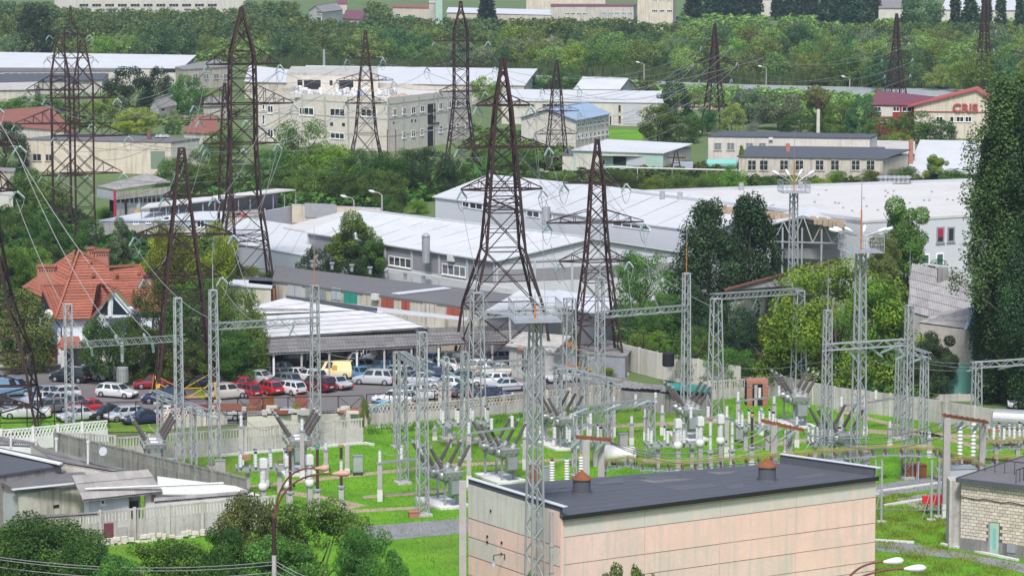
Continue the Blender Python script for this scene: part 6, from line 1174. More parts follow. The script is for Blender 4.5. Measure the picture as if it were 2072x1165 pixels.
# ---- orange tiled house ----
h0 = G(205, 738); Y0 = h0.y; pp = lambda x, y, dy: P(x, y, Y0 + dy); t = root('tiled_house', h0, 'house with orange tiled roof, white gable windows and two brick chimneys', 'house')
zE = P(150, 645, Y0).z; xl, xr = P(114, 645, Y0).x, P(330, 645, Y0).x; part('wall', MB().box(xl, Y0 + .5, 0, xr, Y0 + 10, zE), 'lightblue_wall', t); part('wall', MB().box(P(70, 640, Y0).x, Y0 + 3, 0, xl + .1, Y0 + 10, zE), 'lightblue_wall', t)
for q in ([(112, 646, -.2), (184, 644, -.2), (234, 582, 2.2), (219, 541, 4), (160, 508, 5)], [(184, 644, -1.4), (187, 640, .0), (204, 574, 2.8), (233, 583, -1.4)], [(278, 632, .1), (334, 630, .1), (281, 537, 4.6), (219, 541, 4), (235, 582, 2.2)],
          [(84, 578, 1.0), (112, 646, -.3), (135, 577, 2.6)], [(44, 580, 5), (84, 600, 3.6), (135, 577, 3.0), (160, 508, 5)], [(282, 630, 2.0), (280, 632, -1.4), (233, 583, -1.4), (238, 576, 2.6)], [(334, 630, .1), (345, 615, 9), (281, 537, 4.6)]):
    courses(t, [pp(*c) for c in q], 'tile', .36, .32)
for a, c in (((160, 508, 5), (112, 646, -.3)), ((160, 508, 5), (219, 541, 4)), ((219, 541, 4), (281, 537, 4.6)), ((281, 537, 4.6), (334, 630, .1)), ((233, 583, -1.4), (203, 574, 2.8)), ((233, 583, -1.45), (280, 632, -1.45)), ((184, 645, -1.45), (233, 583, -1.45)), ((84, 578, 1), (112, 646, -.35)), ((84, 578, 1), (135, 577, 2.6)), ((160, 508, 5), (135, 577, 2.7))):
    part('ridge_tile', MB().bar(pp(*a) + Vector((0, 0, .06)), pp(*c) + Vector((0, 0, .06)), .22, .2), 'tile', t)
part('gable', MB().add([pp(190, 645, -1), pp(274, 640, -1), pp(233, 590, -1), pp(190, 652, -.5), pp(274, 650, -.5)], [(0, 1, 2), (0, 3, 4, 1)]), 'lightblue_wall', t)
for q in ([(196, 638, -1.05), (218, 637, -1.05), (218, 606, -1.05)], [(228, 636, -1.05), (259, 636, -1.05), (229, 601, -1.05)]): o = part('gable_window', MB().add([pp(*c) for c in q], [(0, 1, 2)]), 'glass', t)
for a, c in (((223, 640, -1.12), (223, 596, -1.12)), ((231, 590, -1.15), (270, 636, -1.15))): part('gable_beam', MB().bar(pp(*a), pp(*c), .3, .14), 'white_paint', t)
part('gable', MB().add([pp(80, 640, .6), pp(112, 644, -.1), pp(86, 584, .9)], [(0, 1, 2)]), 'black', t)
for x0, x1, y0, y1, dy, d2 in ((76, 112, 541, 590, 4, 1.4), (192, 219, 510, 545, 5.2, 1.3), (177, 190, 505, 518, 6, 1)):
    a, c = pp(x0, y1, dy), pp(x1, y0, dy); o = part('chimney', MB().box(a.x, a.y, a.z - 1, c.x, a.y + d2, c.z), 'brick_red', t); part('chimney_cap', MB().box(a.x - .12, a.y - .12, c.z + .003, c.x + .12, a.y + d2 + .1, c.z + .18), 'tile', o)
    for k in range(int((x1 - x0) / 4.6)): part('vent', MB().cb(a.x + .3 + k * .26, a.y - .01, c.z - .35, .13, .03, .2), 'black', o)
for x, y, dy in ((183, 529, 4.2), (190, 556, 3.2), (237, 554, 3.4), (282, 552, 3.9), (139, 559, 3.2)): p = pp(x, y, dy); part('roof_vent', MB().cb(p.x, p.y - .25, p.z, .35, .35, .3), 'tile', t)
p = pp(158, 678, -2.5); part('porch_roof', MB().slab([pp(114, 702, -3.6), pp(166, 698, -3.6), pp(160, 680, -.2), pp(125, 680, -.2)], .2), 'tile', t); part('porch_column', MB().cb(pp(128, 700, -3.2).x, Y0 - 3.2, 1.2, .5, .5, 2.4), 'white_paint', t)
part('garage_wall', MB().box(pp(133, 700, 0).x, Y0 - .3, 0, pp(215, 700, 0).x, Y0 + .4, 2.7), 'offwhite', t); part('garage_opening', MB().box(pp(135, 700, 0).x, Y0 - .36, 0, pp(205, 700, 0).x, Y0 - .31, 2.2), 'panel_dark', t)
part('downpipe', MB().path([pp(112, 648, -.3), pp(124, 664, -.3), pp(124, 690, -.3)], .07), 'black', t)
for x, y, m in ((205, 645, 'white_paint'), (98, 635, 'white_paint')): p = pp(x, y, -2); part('satellite_dish', MB().lathe([(.02, .22), (.3, .14), (.5, .0)], 14, p, (.3, 1, -.3)), m, t)
g_ = G(60, 735); single('garden_fence', MB().box(P(60, 700, g_.y).x, g_.y, 0, P(124, 700, g_.y).x, g_.y + .1, 2.0), 'maroon_roof', 'dark red sheet fence left of the house porch', 'fence', None, g_)
# ---- right: asbestos roofed house ----
hz = 5.2; t = root('stone_house', G(1905, 765), 'grey stone house with patched asbestos sheet roofs, right of the maple', 'house'); q = [G(1836, 630, hz), G(1975, 668, hz), G(1990, 566, 8.6), G(1845, 533, 8.6)]
sheets(t, *q, 'asb_sheet', 10, 6, waves=4); q2 = [G(1858, 653, 6.2), G(1954, 666, 6.2), G(1974, 620, 7.67), G(1905, 632, 6.67)]; sheets(t, *q2, 'asb_sheet', 7, 3, waves=4); q3 = [G(1954, 666, 6.2), G(2035, 661, 6.2), G(2010, 628, 7.1), G(1974, 620, 7.67)]; sheets(t, *q3, 'asb_sheet', 6, 3, waves=4)
part('hip_flashing', MB().bar(G(1953, 667, 6.35), G(1974, 619, 7.85), .3, .12), 'blue_wall', t); part('ridge_flashing', MB().bar(G(1870, 534, 8.7), G(1962, 546, 8.7), .6, .12), 'roof_white', t)
a, c = G(1862, 656, 6.1), G(1954, 668, 6.1); e = G(2060, 655, 6.1); w1 = Bd('wing', 'x', 'house', [a, c, e, e + Vector((-8, 8, 0))], 6.1, None)
for i in (0, 1): part('wall', MB().add([w1.g[i], w1.g[i + 1], w1.g[i + 1] + Vector((0, 0, 6.15)), w1.g[i] + Vector((0, 0, 6.15))], [(0, 1, 2, 3)]), 'limestone', t)
w1t = w1.t; w1.t = t; w1.win(1, 1967, 1993, 674, 708, 2, 'win_white', 'glass', .12); w1.win(0, 1876, 1890, 672, 690, 2, 'win_white', 'glass_teal', .12); bpy.data.objects.remove(w1t)
b0, b1 = G(1838, 634, 5.1), G(1975, 670, 5.1); part('wall', MB().add([Vector((b0.x, b0.y, 0)), Vector((b1.x, b1.y, 0)), b1, b0], [(0, 1, 2, 3)]), 'limestone', t); part('chimney', MB().cb(*(G(1907, 575, 7.5)[:2]), 8.0, 1.1, .9, 2.6), 'concrete_dark', t); part('chimney_base', MB().cb(*(G(1907, 576, 7.2)[:2]), 7.0, 1.2, 1.0, .9), 'brick_red', t)
t = root('long_shed', G(1490, 650), 'long asbestos roofed shed behind the dark poplars and maple', 'shed'); sheets(t, G(1470, 612, 4), G(1690, 568, 4), G(1700, 525, 6), G(1470, 586, 6), 'asb_sheet', 18, 2, waves=4); part('ridge', MB().bar(G(1468, 586, 6.1), G(1700, 524, 6.1), .3, .2), 'brown_roof', t); a, c = G(1474, 612, 3.9), G(1690, 569, 3.9); part('wall', MB().add([Vector((a.x, a.y + .5, 0)), Vector((c.x, c.y + .5, 0)), Vector((c.x, c.y + .5, 3.9)), Vector((a.x, a.y + .5, 3.9))], [(0, 1, 2, 3)]), 'beige', t)
t = root('sheet_fence', G(1865, 800), 'turquoise sheet fence below the grey stone house', 'fence'); A, B = G(1868, 800), G(2000, 795)
for k in range(12): p, q = A.lerp(B, k / 12), A.lerp(B, (k + .97) / 12); part('panel', MB().box(p.x, p.y, 0, q.x, p.y + .06, 3.0 + .06 * (k % 2)), 'aqua_sheet', t)
mat('roof_patch', (.088, .093, .108), .8, 0, .3, .9, dirt=(.14, .14, .145))
# ---------------- foreground buildings ----------------
b = Bd('control_house', 'pink and grey panel building with a dark felt roof and two rusty cone vents', 'building', [(1133, 1047), (1772, 967), (1582, 940), (948, 990)], 8.0, 'seam'); A, B, C_, D = b.g; PK = b
LA = (B - A).length; LB = (D - A).length; r2 = random.Random(5)
rows = [(6.65, 7.72, .0), (4.75, 6.6, 1), (3.35, 4.7, 0), (1.95, 3.3, 0), (1.25, 1.9, 0), (.05, 1.2, 0)]
fr = [0, .255, .49, .735, 1]
for ri, (z0, z1, _) in enumerate(rows):
    for k in range(4):
        m = ['pink', 'pink_grey', 'pink', 'pink_grey', 'pink'][(k * 2 + ri * 3) % 5] if ri else 'pale_green'
        part('wall_panel', b.wb(0, LA * fr[k] + .015 + (.3 if k == 0 else 0), LA * fr[k + 1] - .015, z0 + .005, z1 - .005, .002, .05 + r2.uniform(-.012, .012)), m, b.t)
part('cornice', b.wb(0, .3, LA, 7.76, 8.0, .002, .09), 'pink', b.t); part('corner_strip', b.wb(0, 0, .28, 0, 7.95, .002, .1), 'pink', b.t)
f3 = [0, .33, .62, .86, 1]
for z0, z1 in ((6.0, 8.42), (4.65, 5.95), (3.3, 4.6), (1.9, 3.25), (.05, 1.85)):
    for k in range(4): m = ['pink_grey', 'pink', 'pink', 'pale_green'][(k + int(z0)) % 4] if z0 < 5.9 else ('offwhite' if k != 3 else 'pink_grey'); part('wall_panel', b.wb(3, LB * f3[k] + .04, LB * f3[k + 1] - .04, z0 + .02, z1 - .02, .002, .05 + r2.uniform(-.012, .012)), m, b.t)
dl = (B - A).normalized(); up = Vector((0, 0, 1)); ov = Vector((dl.y, -dl.x, 0)) * .35
part('roof', MB().slab([A + up * 8.16 + ov, B + up * 8.16 + ov, C_ + up * 8.16, D + up * 8.16], .15), 'roof_felt', b.t)
part('roof_edge', MB().bar(A + ov + up * 8.04, B + ov + up * 8.04, .06, .3), 'black', b.t)
for k in range(1, 9):
    p, q = (A + ov).lerp(D, k / 9), (B + ov).lerp(C_, k / 9); part('felt_lap', MB().bar(p + up * 8.166, q + up * 8.166, .5, .012), 'roof_felt', b.t)
r2 = random.Random(17)
for k in range(9):
    u, v = r2.uniform(.05, .85), r2.uniform(.08, .75); c = [(A.lerp(B, u + a)).lerp(D.lerp(C_, u + a), v + e) + up * (8.176 + k * .002) for a, e in ((0, 0), (r2.uniform(.03, .14), .0), (r2.uniform(.05, .14), r2.uniform(.06, .2)), (0, r2.uniform(.06, .2)))]
    part('felt_patch', MB().slab(c, .008), 'roof_felt_old' if k % 3 == 0 else 'roof_patch', b.t)
for P0, P1, off in ((A, D, dl * .1), (B, C_, -dl * .1)):
    part('parapet', MB().bar(P0 + off + up * 8.42, P1 + off + up * 8.42, .22, .75), 'roof_felt', b.t); part('coping', MB().bar(P0 + off + up * 8.83 + (P0 - P1).normalized() * .5, P1 + off + up * 8.83, .42, .05), 'panel_light', b.t)
part('end_wall', MB().box(0, 0, 0, .01, .01, .01) if 0 else b.wb(1, 0, (C_ - B).length, 0, 8.2, .002, .02), 'pink', b.t)
for x, y in ((1177, 998), (1552, 972)):
    p = G(x, y, 8.17); o = part('roof_vent', MB().lathe([(.70, 0), (.64, .12), (.62, .95), (.64, .97), (.6, 1.0)], 20, p), 'roof_felt', b.t); part('rim', MB().lathe([(.66, .98), (.66, 1.04)], 20, p), 'green_metal', o); part('cone_cap', MB().lathe([(.74, 1.05), (.72, 1.09), (.4, 1.36), (.05, 1.66), (.02, 1.7)], 16, p), 'rust', o)
n3 = Vector(((A - D).y, -(A - D).x, 0)).normalized()
for f, zz in ((.26, 7.0), (.22, 5.1), (.22, 4.7), (.38, 5.0), (.38, 4.2)): p = D.lerp(A, f); part('wall_hole', MB().cb(p.x + n3.x * .05, p.y + n3.y * .05, zz, .16, .16, .16), 'black', b.t)
p = D.lerp(A, .42) + up * 3.9 + n3 * .1; q = p + n3 * .9; part('lamp_bracket', MB().path([p, p + up * .35, q + up * .4, q], .035), 'rust_steel', b.t); part('wall_lamp', MB().lathe([(.22, -.35), (.08, -.1), (.05, 0)], 10, q), 'grey_metal', b.t)
p = D.lerp(A, .93) + n3 * .12; part('drain_pipe', MB().tube(p, p + up * 8.3, .16, 10).lathe([(.2, 5.9), (.2, 6.05)], 10, p).lathe([(.2, 4.1), (.2, 4.25)], 10, p), 'concrete_post', b.t)
p = D + n3 * .3 - (A - D).normalized() * .3; part('corner_post', MB().cb(p.x, p.y, 4.3, .5, .5, 8.6), 'concrete_post', b.t)
# brick building at the right
A = G(1943, 1113); B = G(2110, 1135); zt = P(1943, 974, A.y).z; d = (B - A).normalized(); back = Vector((-d.y, d.x, 0)); A2 = A + back * 12; B2 = B + back * 12
if A2.y < A.y: back = -back
b = Bd('brick_building', 'pale limestone block building with a green door and flat roof at the lower right', 'building', [Vector((A.x, A.y, zt)), Vector((B.x, B.y, zt)), Vector((B.x, B.y, zt)) + back * 11, Vector((A.x, A.y, zt)) + back * 11], zt, 'mortar'); L = (b.g[1] - b.g[0]).length; R_ = random.Random(8)
nr = 17; z0 = 1.0; rh = (zt - z0) / nr; bl = .44; ud0, _ = WP(b.g[0], b.g[1], 2003, 1100); ud1, _ = WP(b.g[0], b.g[1], 2021, 1100); dz = WP(b.g[0], b.g[1], 2012, 1057)[1]
me_c = {}
for r in range(nr):
    u = -(bl / 2) * (r % 2)
    while u < L:
        a = max(0, u) + .018; c = min(L, u + bl) - .018; u += bl
        if c - a < .1: continue
        zb = z0 + r * rh
        if zb < dz and a < ud1 and c > ud0: continue
        if r == nr - 5: pr = .02
        else: pr = .05 + R_.uniform(-.03, .012)
        part('block', b.wb(0, a, c, zb + .018, zb + rh - .018, .002, pr), 'limestone' if (a < 1.4 and r < 11 and R_.random() < .75) else 'limeblock', b.t)
part('plinth', b.wb(0, 0, ud0 - .05, 0, z0, .002, .09), 'concrete_dark', b.t); part('plinth', b.wb(0, ud1 + .05, L, 0, z0, .002, .09), 'concrete_dark', b.t)
o = part('door', b.wb(0, ud0, ud1, .1, dz, -.001, .03), 'green_pale_wall', b.t); part('door_frame', MB().add(b.wb(0, ud0 - .12, ud0, .1, dz + .1, .002, .1).v, b.wb(0, 0, 1, 0, 1, 0, 1).f), 'grey_metal', b.t); part('door_panel', b.wb(0, ud0 + .25, ud1 - .25, .5, dz - .4, .031, .05), 'aqua_sheet', o)
b.patch(0, 2039, 2056, 1098, 1117, 'grey_metal', 'vent_grille', .14, .092); part('cable', MB().path([b.g[0] + d * (L * k / 10) + Vector((0, 0, zt - 1.1 - .06 * (k % 3))) - back * .12 for k in range(11)], .04, 5), 'black', b.t)
rf = [Vector((p.x, p.y, zt + .28)) for p in b.g]; c0 = sum(rf, Vector()) / 4; rf = [p + (p - c0).normalized() * .45 for p in rf]; part('roof', MB().slab(rf, .26), 'roof_felt_old', b.t); part('roof_edge', MB().bar(rf[0] - up * .1, rf[1] - up * .1, .12, .34), 'roof_felt', b.t); part('roof_edge', MB().bar(rf[0] - up * .1, rf[3] - up * .1, .12, .34), 'roof_felt', b.t)
p = b.g[0] + back * 1.2 - d * .55; part('buttress', MB().box(p.x - 1.0, p.y - .4, 0, p.x + .3, p.y + 1.4, zt - .1), 'concrete', b.t)
q = MB(); ra = [rf[0] + d * .4 + back * 4, rf[0] + d * 4.6 + back * 4, rf[0] + d * 4.6 + back * .8]
for a_, c_ in zip(ra[:-1], ra[1:]):
    q.bar(a_ + up * 1.0, c_ + up * 1.0, .06)
    for k in range(6): e_ = a_.lerp(c_, k / 5); q.bar(e_, e_ + up * 1.0, .045)
part('roof_railing', q, 'rust_steel', b.t)
# lower left compound
def quadroof(name, label, cat, pts, wall, roofm, th=.15, base=True, nx=0, ny=0, **k):
    q = [G(x, y, z) for x, y, z in pts]; t = root(name, (q[0].x, q[0].y, 0), label, cat)
    if wall:
        n = len(q); m = MB(); m.add([Vector((p.x, p.y, 0)) for p in q] + [p - Vector((0, 0, .03)) for p in q], [(i, (i + 1) % n, (i + 1) % n + n, i + n) for i in range(n)] + [tuple(range(n, 2 * n))]); part('wall', m, wall, t)
    if nx: sheets(t, *q, roofm, nx, ny, **k)
    else:
        c = sum(q, Vector()) / len(q); e = [p + Vector(((p - c).x, (p - c).y, 0)).normalized() * .25 + Vector((0, 0, th)) for p in q]; part('roof', MB().slab(e, th), roofm, t)
    return t, q
t, q = quadroof('felt_roof_building', 'low building with a smooth dark felt roof at the left edge', 'building', [(-60, 972, 4.4), (120, 944, 4.4), (124, 936, 4.6), (-60, 896, 5.4)], 'concrete_dark', 'roof_felt'); part('coping', MB().bar(G(-20, 906, 5.5), G(124, 938, 4.8), .5, .12), 'white_paint', t)
t, q = quadroof('flat_roof_shed', 'stained concrete shed with a flat roof and cream roof edge at the lower left', 'shed', [(38, 998, 3.6), (170, 980, 3.6), (168, 962, 3.6), (-12, 972, 3.6)], 'stucco_grey', 'roof_felt_old', .3); part('roof_edge', MB().bar(G(24, 990, 3.98), G(165, 976, 3.98), .5, .06), 'roof_cream', t)
part('wall', MB().box(q[0].x - 1.3, q[0].y + .4, 0, q[0].x, q[0].y + .6, 3.5), 'grey_metal', t); e = G(108, 1014, 2.4); 
pa, pb = q[0], q[1]; uu = (pb - pa).normalized(); nn = Vector((uu.y, -uu.x, 0)); w0 = pa.lerp(pb, .52); part('wall_slot', MB().bar(w0 + nn * .02 - Vector((0, 0, 1.4)), w0 + uu * .5 + nn * .02 - Vector((0, 0, 1.4)), .06, .22), 'black', t)
t, q = quadroof('corrugated_shed', 'white shed under weathered corrugated asbestos roofs with a tiny window', 'shed', [(168, 1012, 3.2), (330, 995, 3.2), (300, 950, 4.7), (146, 962, 4.7)], None, 'asb_sheet', nx=9, ny=3, waves=5)
a0, a1 = G(171, 1012, 3.1), G(327, 998, 3.1); f0 = Vector((a0.x, a0.y + .5, 0)); f1 = Vector((a1.x, a1.y + .5, 0)); wu = (f1 - f0); wl = wu.length; wu.normalize()
w2 = Bd('x', 'x', 'x', [f0 + up * 3.1, f1 + up * 3.1, f1 + up * 3.1 + Vector((0, 5, 0)), f0 + up * 3.1 + Vector((0, 5, 0))], 3.1, None); wt = w2.t; w2.t = t
part('wall', w2.wb(0, 0, wl * .56, 0, 3.1, -.3, 0), 'white_paint', t); part('wall', w2.wb(0, wl * .56, wl * .78, 0, 3.1, -1.4, -1.2), 'stucco_grey', t); part('wall', w2.wb(0, wl * .78, wl, 0, 3.1, -.3, 0), 'white_paint', t); part('wall', w2.wb(3, 0, 5, 0, 3.1, -.3, 0), 'white_paint', t)
w2.win(0, 202, 213, 1009, 1021, 1, 'win_white', 'glass', .12); part('window', w2.wb(0, wl * .64, wl * .75, 1.2, 2.4, -1.19, -1.14), 'glass', t); w2.patch(0, 306, 315, 1000, 1014, 'brick_red', 'shutter', .05); bpy.data.objects.remove(wt)
part('pipe', MB().tube(G(172, 989, 3.9), G(452, 977, 3.6), .1, 7), 'ceramic', t)
t, q = quadroof('white_long_shed', 'long white low roofs beside the slatted wall, lower left', 'shed', [(326, 1000, 2.2), (520, 1002, 2.2), (470, 985, 2.4), (322, 966, 2.4)], 'whitewash', 'whitewash', .1)
t, q = quadroof('lean_to', 'dark corrugated lean-to roof along the slatted wall', 'shed', [(120, 936, 4.4), (225, 954, 4.2), (255, 950, 4.0), (62, 899, 4.2)], 'offwhite', 'asb_sheet_dark', nx=8, ny=2, waves=4)
t, q = quadroof('lean_to', 'narrow rusted sheet roof at the far left behind the felt roof', 'shed', [(-30, 900, 3.6), (84, 906, 3.6), (76, 896, 3.8), (-30, 878, 3.8)], 'white_paint', 'asb_sheet_dark', nx=6, ny=2, waves=4)
t, q = quadroof('awning', 'thin corrugated awning on top of the front slab wall, left part', 'awning', [(40, 1052, 2.8), (200, 1040, 2.8), (196, 1036, 2.9), (40, 1044, 2.9)], None, 'asb_sheet_dark', nx=8, ny=1, waves=5)
t, q = quadroof('awning', 'thin corrugated awning behind the front slab wall, right part', 'awning', [(312, 1016, 2.7), (500, 1000, 2.7), (505, 992, 2.9), (312, 1008, 2.9)], None, 'asb_sheet', nx=9, ny=1, waves=5)
p = G(209, 962, 2.5); t = root('satellite_dish', (p.x, p.y, 0), 'white satellite dish on a thin pole by the corrugated roof', 'dish'); zd = P(206, 913, p.y).z; obj('pole', MB().tube((0, 0, 0), (0, 0, zd), .05, 6), 'grey_metal', t); obj('dish', MB().lathe([(.02, .18), (.22, .14), (.38, 0), (.36, -.02)], 20, (0, 0, zd), (.45, 1, -.35)), 'panel_grey', t)
for x, y, ty, l in ((178, 958, 896, 'tall white vent pipe right of the satellite dish'), (73, 915, 893, 'white vent pipe on the lean-to roofs, middle one'), (22, 905, 876, 'white vent pipe at the left edge'), (114, 930, 890, 'short vent pipe near the slatted wall corner')): p = G(x, y, 3.5); single('vent_pipe', MB().tube(p, P(x, ty, p.y), .1, 8).tube(P(x, ty, p.y), P(x, ty, p.y) + up * .2, .15, 8), 'ceramic', l, 'pipe', 'vent pipes on the lower left roofs', p)
# ---------------- walls and fences ----------------
def slabwall(label, pts, H, m='concrete', plen=2.7, slots=True, cat='wall', nm='slab_wall', zb=.0, lattice=False, slotc='concrete', sides=.18, postm=None, group=None):
    ws = [G(*p) for p in pts]; t = root(nm, ws[0], label, cat, group)
    for a, b in zip(ws[:-1], ws[1:]):
        L = (b - a).length; n = max(1, round(L / plen)); d = (b - a).normalized(); s = .85 if slots or lattice else 0
        for k in range(n):
            p, q = a.lerp(b, k / n) + d * .03, a.lerp(b, (k + 1) / n) - d * .03; w = sides + rng.uniform(-.02, .02)
            part('panel', MB().bar(p + up * (H - s) / 2, q + up * (H - s) / 2, w, H - s), m, t)
            part('post', MB().bar(p - d * .12, p - d * .12 + up * (H + .08), .24, .3), postm or slotc, t)
            if slots:
                part('top_rail', MB().bar(p + up * (H - .07), q + up * (H - .07), w, .14), slotc, t); mb = MB(); nb = max(3, int((q - p).length / .26))
                for j in range(nb): c = p.lerp(q, (j + .5) / nb); mb.bar(c + up * (H - s), c + up * (H - .14), .13, w)
                part('baluster_row', mb, slotc, t)
            if lattice:
                mb = MB(); nb = max(3, int((q - p).length / .32))
                for j in range(nb): c, e = p.lerp(q, j / nb), p.lerp(q, (j + 1) / nb); mb.bar(c + up * (H - s), e + up * (H - .1), .09, .12); mb.bar(e + up * (H - s), c + up * (H - .1), .09, .12)
                mb.bar(p + up * (H - .06), q + up * (H - .06), .16, .12); part('lattice_row', mb, slotc, t)
    return t
slabwall('concrete slab wall with slotted top crossing behind the left lawn, ends at the grass', [(236, 938), (440, 922), (735, 897)], 2.35)
slabwall('short return of the slotted slab wall behind the white lattice fence', [(128, 918), (236, 925)], 2.0)
slabwall('dark slotted wall running diagonally from the lattice fence to the lower left trees', [(113, 925), (300, 972), (500, 1022)], 2.3, 'concrete_dark', 2.6, slotc='concrete_dark')
t = slabwall('front concrete slab wall with slotted top at the lower left, rusty door in it', [(60, 1118), (206, 1098), (480, 1072), (560, 1064)], 2.5)
A, B = G(206, 1098), G(480, 1072)
for x0, x1, y0, y1, m, dd in ((237, 256, 1065, 1105, 'concrete_post', .16), (209, 228, 1058, 1092, 'maroon_roof', .13)):
    u0, _ = WP(A, B, x0, y0); u1, _ = WP(A, B, x1, y0); _, z1 = WP(A, B, x0, y0); z0 = max(.0, WP(A, B, x0, y1)[1]); d_ = (B - A).normalized(); n_ = Vector((d_.y, -d_.x, 0)); c = A + n_ * dd
    part('door' if x0 > 230 else 'boarded_opening', MB().bar(c + d_ * u0 + up * (z0 + z1) / 2, c + d_ * u1 + up * (z0 + z1) / 2, .08, z1 - z0), m, t)
st = MB(); r2 = random.Random(6)
for k in range(60): f = r2.random(); p = G(200, 1104).lerp(G(470, 1078), f); st.cb(p.x, p.y - .2, r2.uniform(.05, .5), r2.uniform(.3, .6), .4, r2.uniform(.2, .35))
o_ = struct('wall_footing_stones', st, 'limestone', 'stuff'); o_['label'] = 'rubble stones along the foot of the front slab wall'; o_['category'] = 'stones'
slabwall('white lattice topped fence in front of the green verge at the left', [(-60, 918), (70, 908), (218, 893)], 2.0, 'white_paint', 2.6, False, 'fence', 'lattice_fence', lattice=True, slotc='white_paint')
slabwall('old concrete fence with a pierced lattice top behind the lawn, centre', [(742, 862), (900, 856), (1062, 838), (1290, 815)], 2.1, 'concrete', 2.4, False, lattice=True, slotc='stucco_grey')
slabwall('short lattice fence piece above the left slab wall with a red sheet', [(330, 868), (460, 858)], 1.9, 'stucco_grey', 2.2, False, lattice=True, slotc='offwhite')
slabwall('long pale plain concrete wall along the hedge, right of the centre pylons', [(1225, 738), (1330, 765), (1500, 795)], 2.7, 'offwhite', 3.2, False)
slabwall('long pale concrete wall sloping down to the right edge behind the lawn', [(1560, 800), (1690, 828), (1860, 850), (2090, 888)], 2.2, 'concrete', 3.2, False)
slabwall('low wall along the road at the right below the stone house', [(1860, 812), (2110, 810)], .7, 'concrete', 4, False)
slabwall('front low wall with pale panels under the lower left trees', [(120, 1140), (250, 1180), (330, 1230)], 1.6, 'offwhite', 2.2, False)
slabwall('slotted concrete fence behind the brick booth', [(1395, 812), (1560, 800)], 1.9, 'concrete', 2.5)
def railing(label, pts, H, every=1.5, m='rust_steel', x=True, group='rusty security fences'):
    ws = [G(*p) for p in pts]; t = root('railing', ws[0], label, 'fence', group)
    for a, b in zip(ws[:-1], ws[1:]):
        n = max(1, round((b - a).length / every)); rl = MB()
        for zz in (H * .35, H): rl.bar(a + up * zz, b + up * zz, .07)
        for k in range(n):
            p, q = a.lerp(b, k / n), a.lerp(b, (k + 1) / n); part('post', MB().bar(p, p + up * H, .09), m, t)
            if x and k % 2: rl.bar(p + up * .3, q + up * H, .05); rl.bar(p + up * H, q + up * .3, .05)
        part('rails', rl, m, t)
railing('rusty pipe fence along the car park above the left fence', [(0, 874), (330, 864), (430, 858)], 2.5, 2.4); railing('rusty fence posts with crossed rods before the car park, centre left', [(430, 858), (735, 850)], 2.4, 2.6); railing('rusty crossed rod fence in front of the front row of cars', [(742, 850), (1060, 832), (1180, 822)], 2.5, 2.4)
railing('dark thin fence on top of the long pale wall', [(1270, 748), (1500, 792)], 4.2, 2.6, x=False); railing('dark railing above the brick booth', [(1500, 797), (1580, 800)], 3.4, 1.2, x=False)
r2 = random.Random(12)
for k, (x, y, w, m, l) in enumerate(((517, 852, .6, 'brown_roof', 'dark brown sheet panel of the left pair on the fence'), (543, 851, .55, 'rust', 'orange rusty sheet beside the dark brown one'), (610, 849, .6, 'brown_roof', 'dark brown sheet by the small yellow-green bush'), (460, 860, 1.5, 'brown_roof', 'wide rusty sheet lying on the slab wall top'), (385, 862, 1.8, 'maroon_roof', 'dark red tin sheet roof near the low portal'))):
    p = G(x, y); t_ = MB(); t_.box(p.x - w, p.y - .05, 1.0 if k < 3 else 1.4, p.x + w, p.y, 2.4 if k < 3 else 2.1); single('metal_sheet', t_, m, l, 'metal sheet', 'loose metal sheets on the fence', p)
t, q = quadroof('scrap_store', 'low scrap-covered sheds behind the left slab wall', 'shed', [(500, 842, 2.1), (728, 834, 2.1), (725, 826, 2.3), (500, 832, 2.3)], 'limestone', 'asb_sheet_dark', nx=12, ny=2, waves=3)
for k in range(26):
    x = r2.uniform(500, 720); p = G(x, r2.uniform(829, 838), 2.25); single('scrap_piece', MB().cb(p.x, p.y, p.z + .15, r2.uniform(.4, 1.4), .5, r2.uniform(.15, .5)), r2.choice(['asbestos', 'rust', 'limestone', 'roof_white', 'brick_red']), 'scrap piece lying on the shed roof behind the slab wall', 'scrap', 'scrap pieces on the low shed roofs', p)
t, q = quadroof('scrap_store', 'patched dark sheet roofs and scrap beyond the lattice wall, right of the pylon', 'shed', [(1255, 790, 1.9), (1440, 802, 1.9), (1440, 790, 2.0), (1262, 774, 2.4)], 'concrete_dark', 'asb_sheet_dark', nx=9, ny=2, waves=2, jit=.3)
p = G(1352, 778, 0); single('water_barrel', MB().lathe([(.5, 1.9), (.62, 2.0), (.62, 3.2), (.5, 3.3)], 14, p), 'black', 'black plastic barrel standing above the sheds in front of the pale wall', 'barrel', None, p)
p = G(1400, 800); single('tarp', MB().slab([G(1345, 786, 2.5), G(1440, 793, 2.4), G(1430, 780, 2.6), G(1350, 774, 2.7)], .1), 'teal_paint', 'green tarpaulin over the scrap sheds', 'tarp', None, p)
p = G(750, 770); single('concrete_block', MB().cb(*(G(900, 812)[:2]), .9, 1.3, .9, 1.8), 'concrete', 'tall stained concrete block between the parked cars', 'block', None, G(900, 812))
p = G(800, 812)
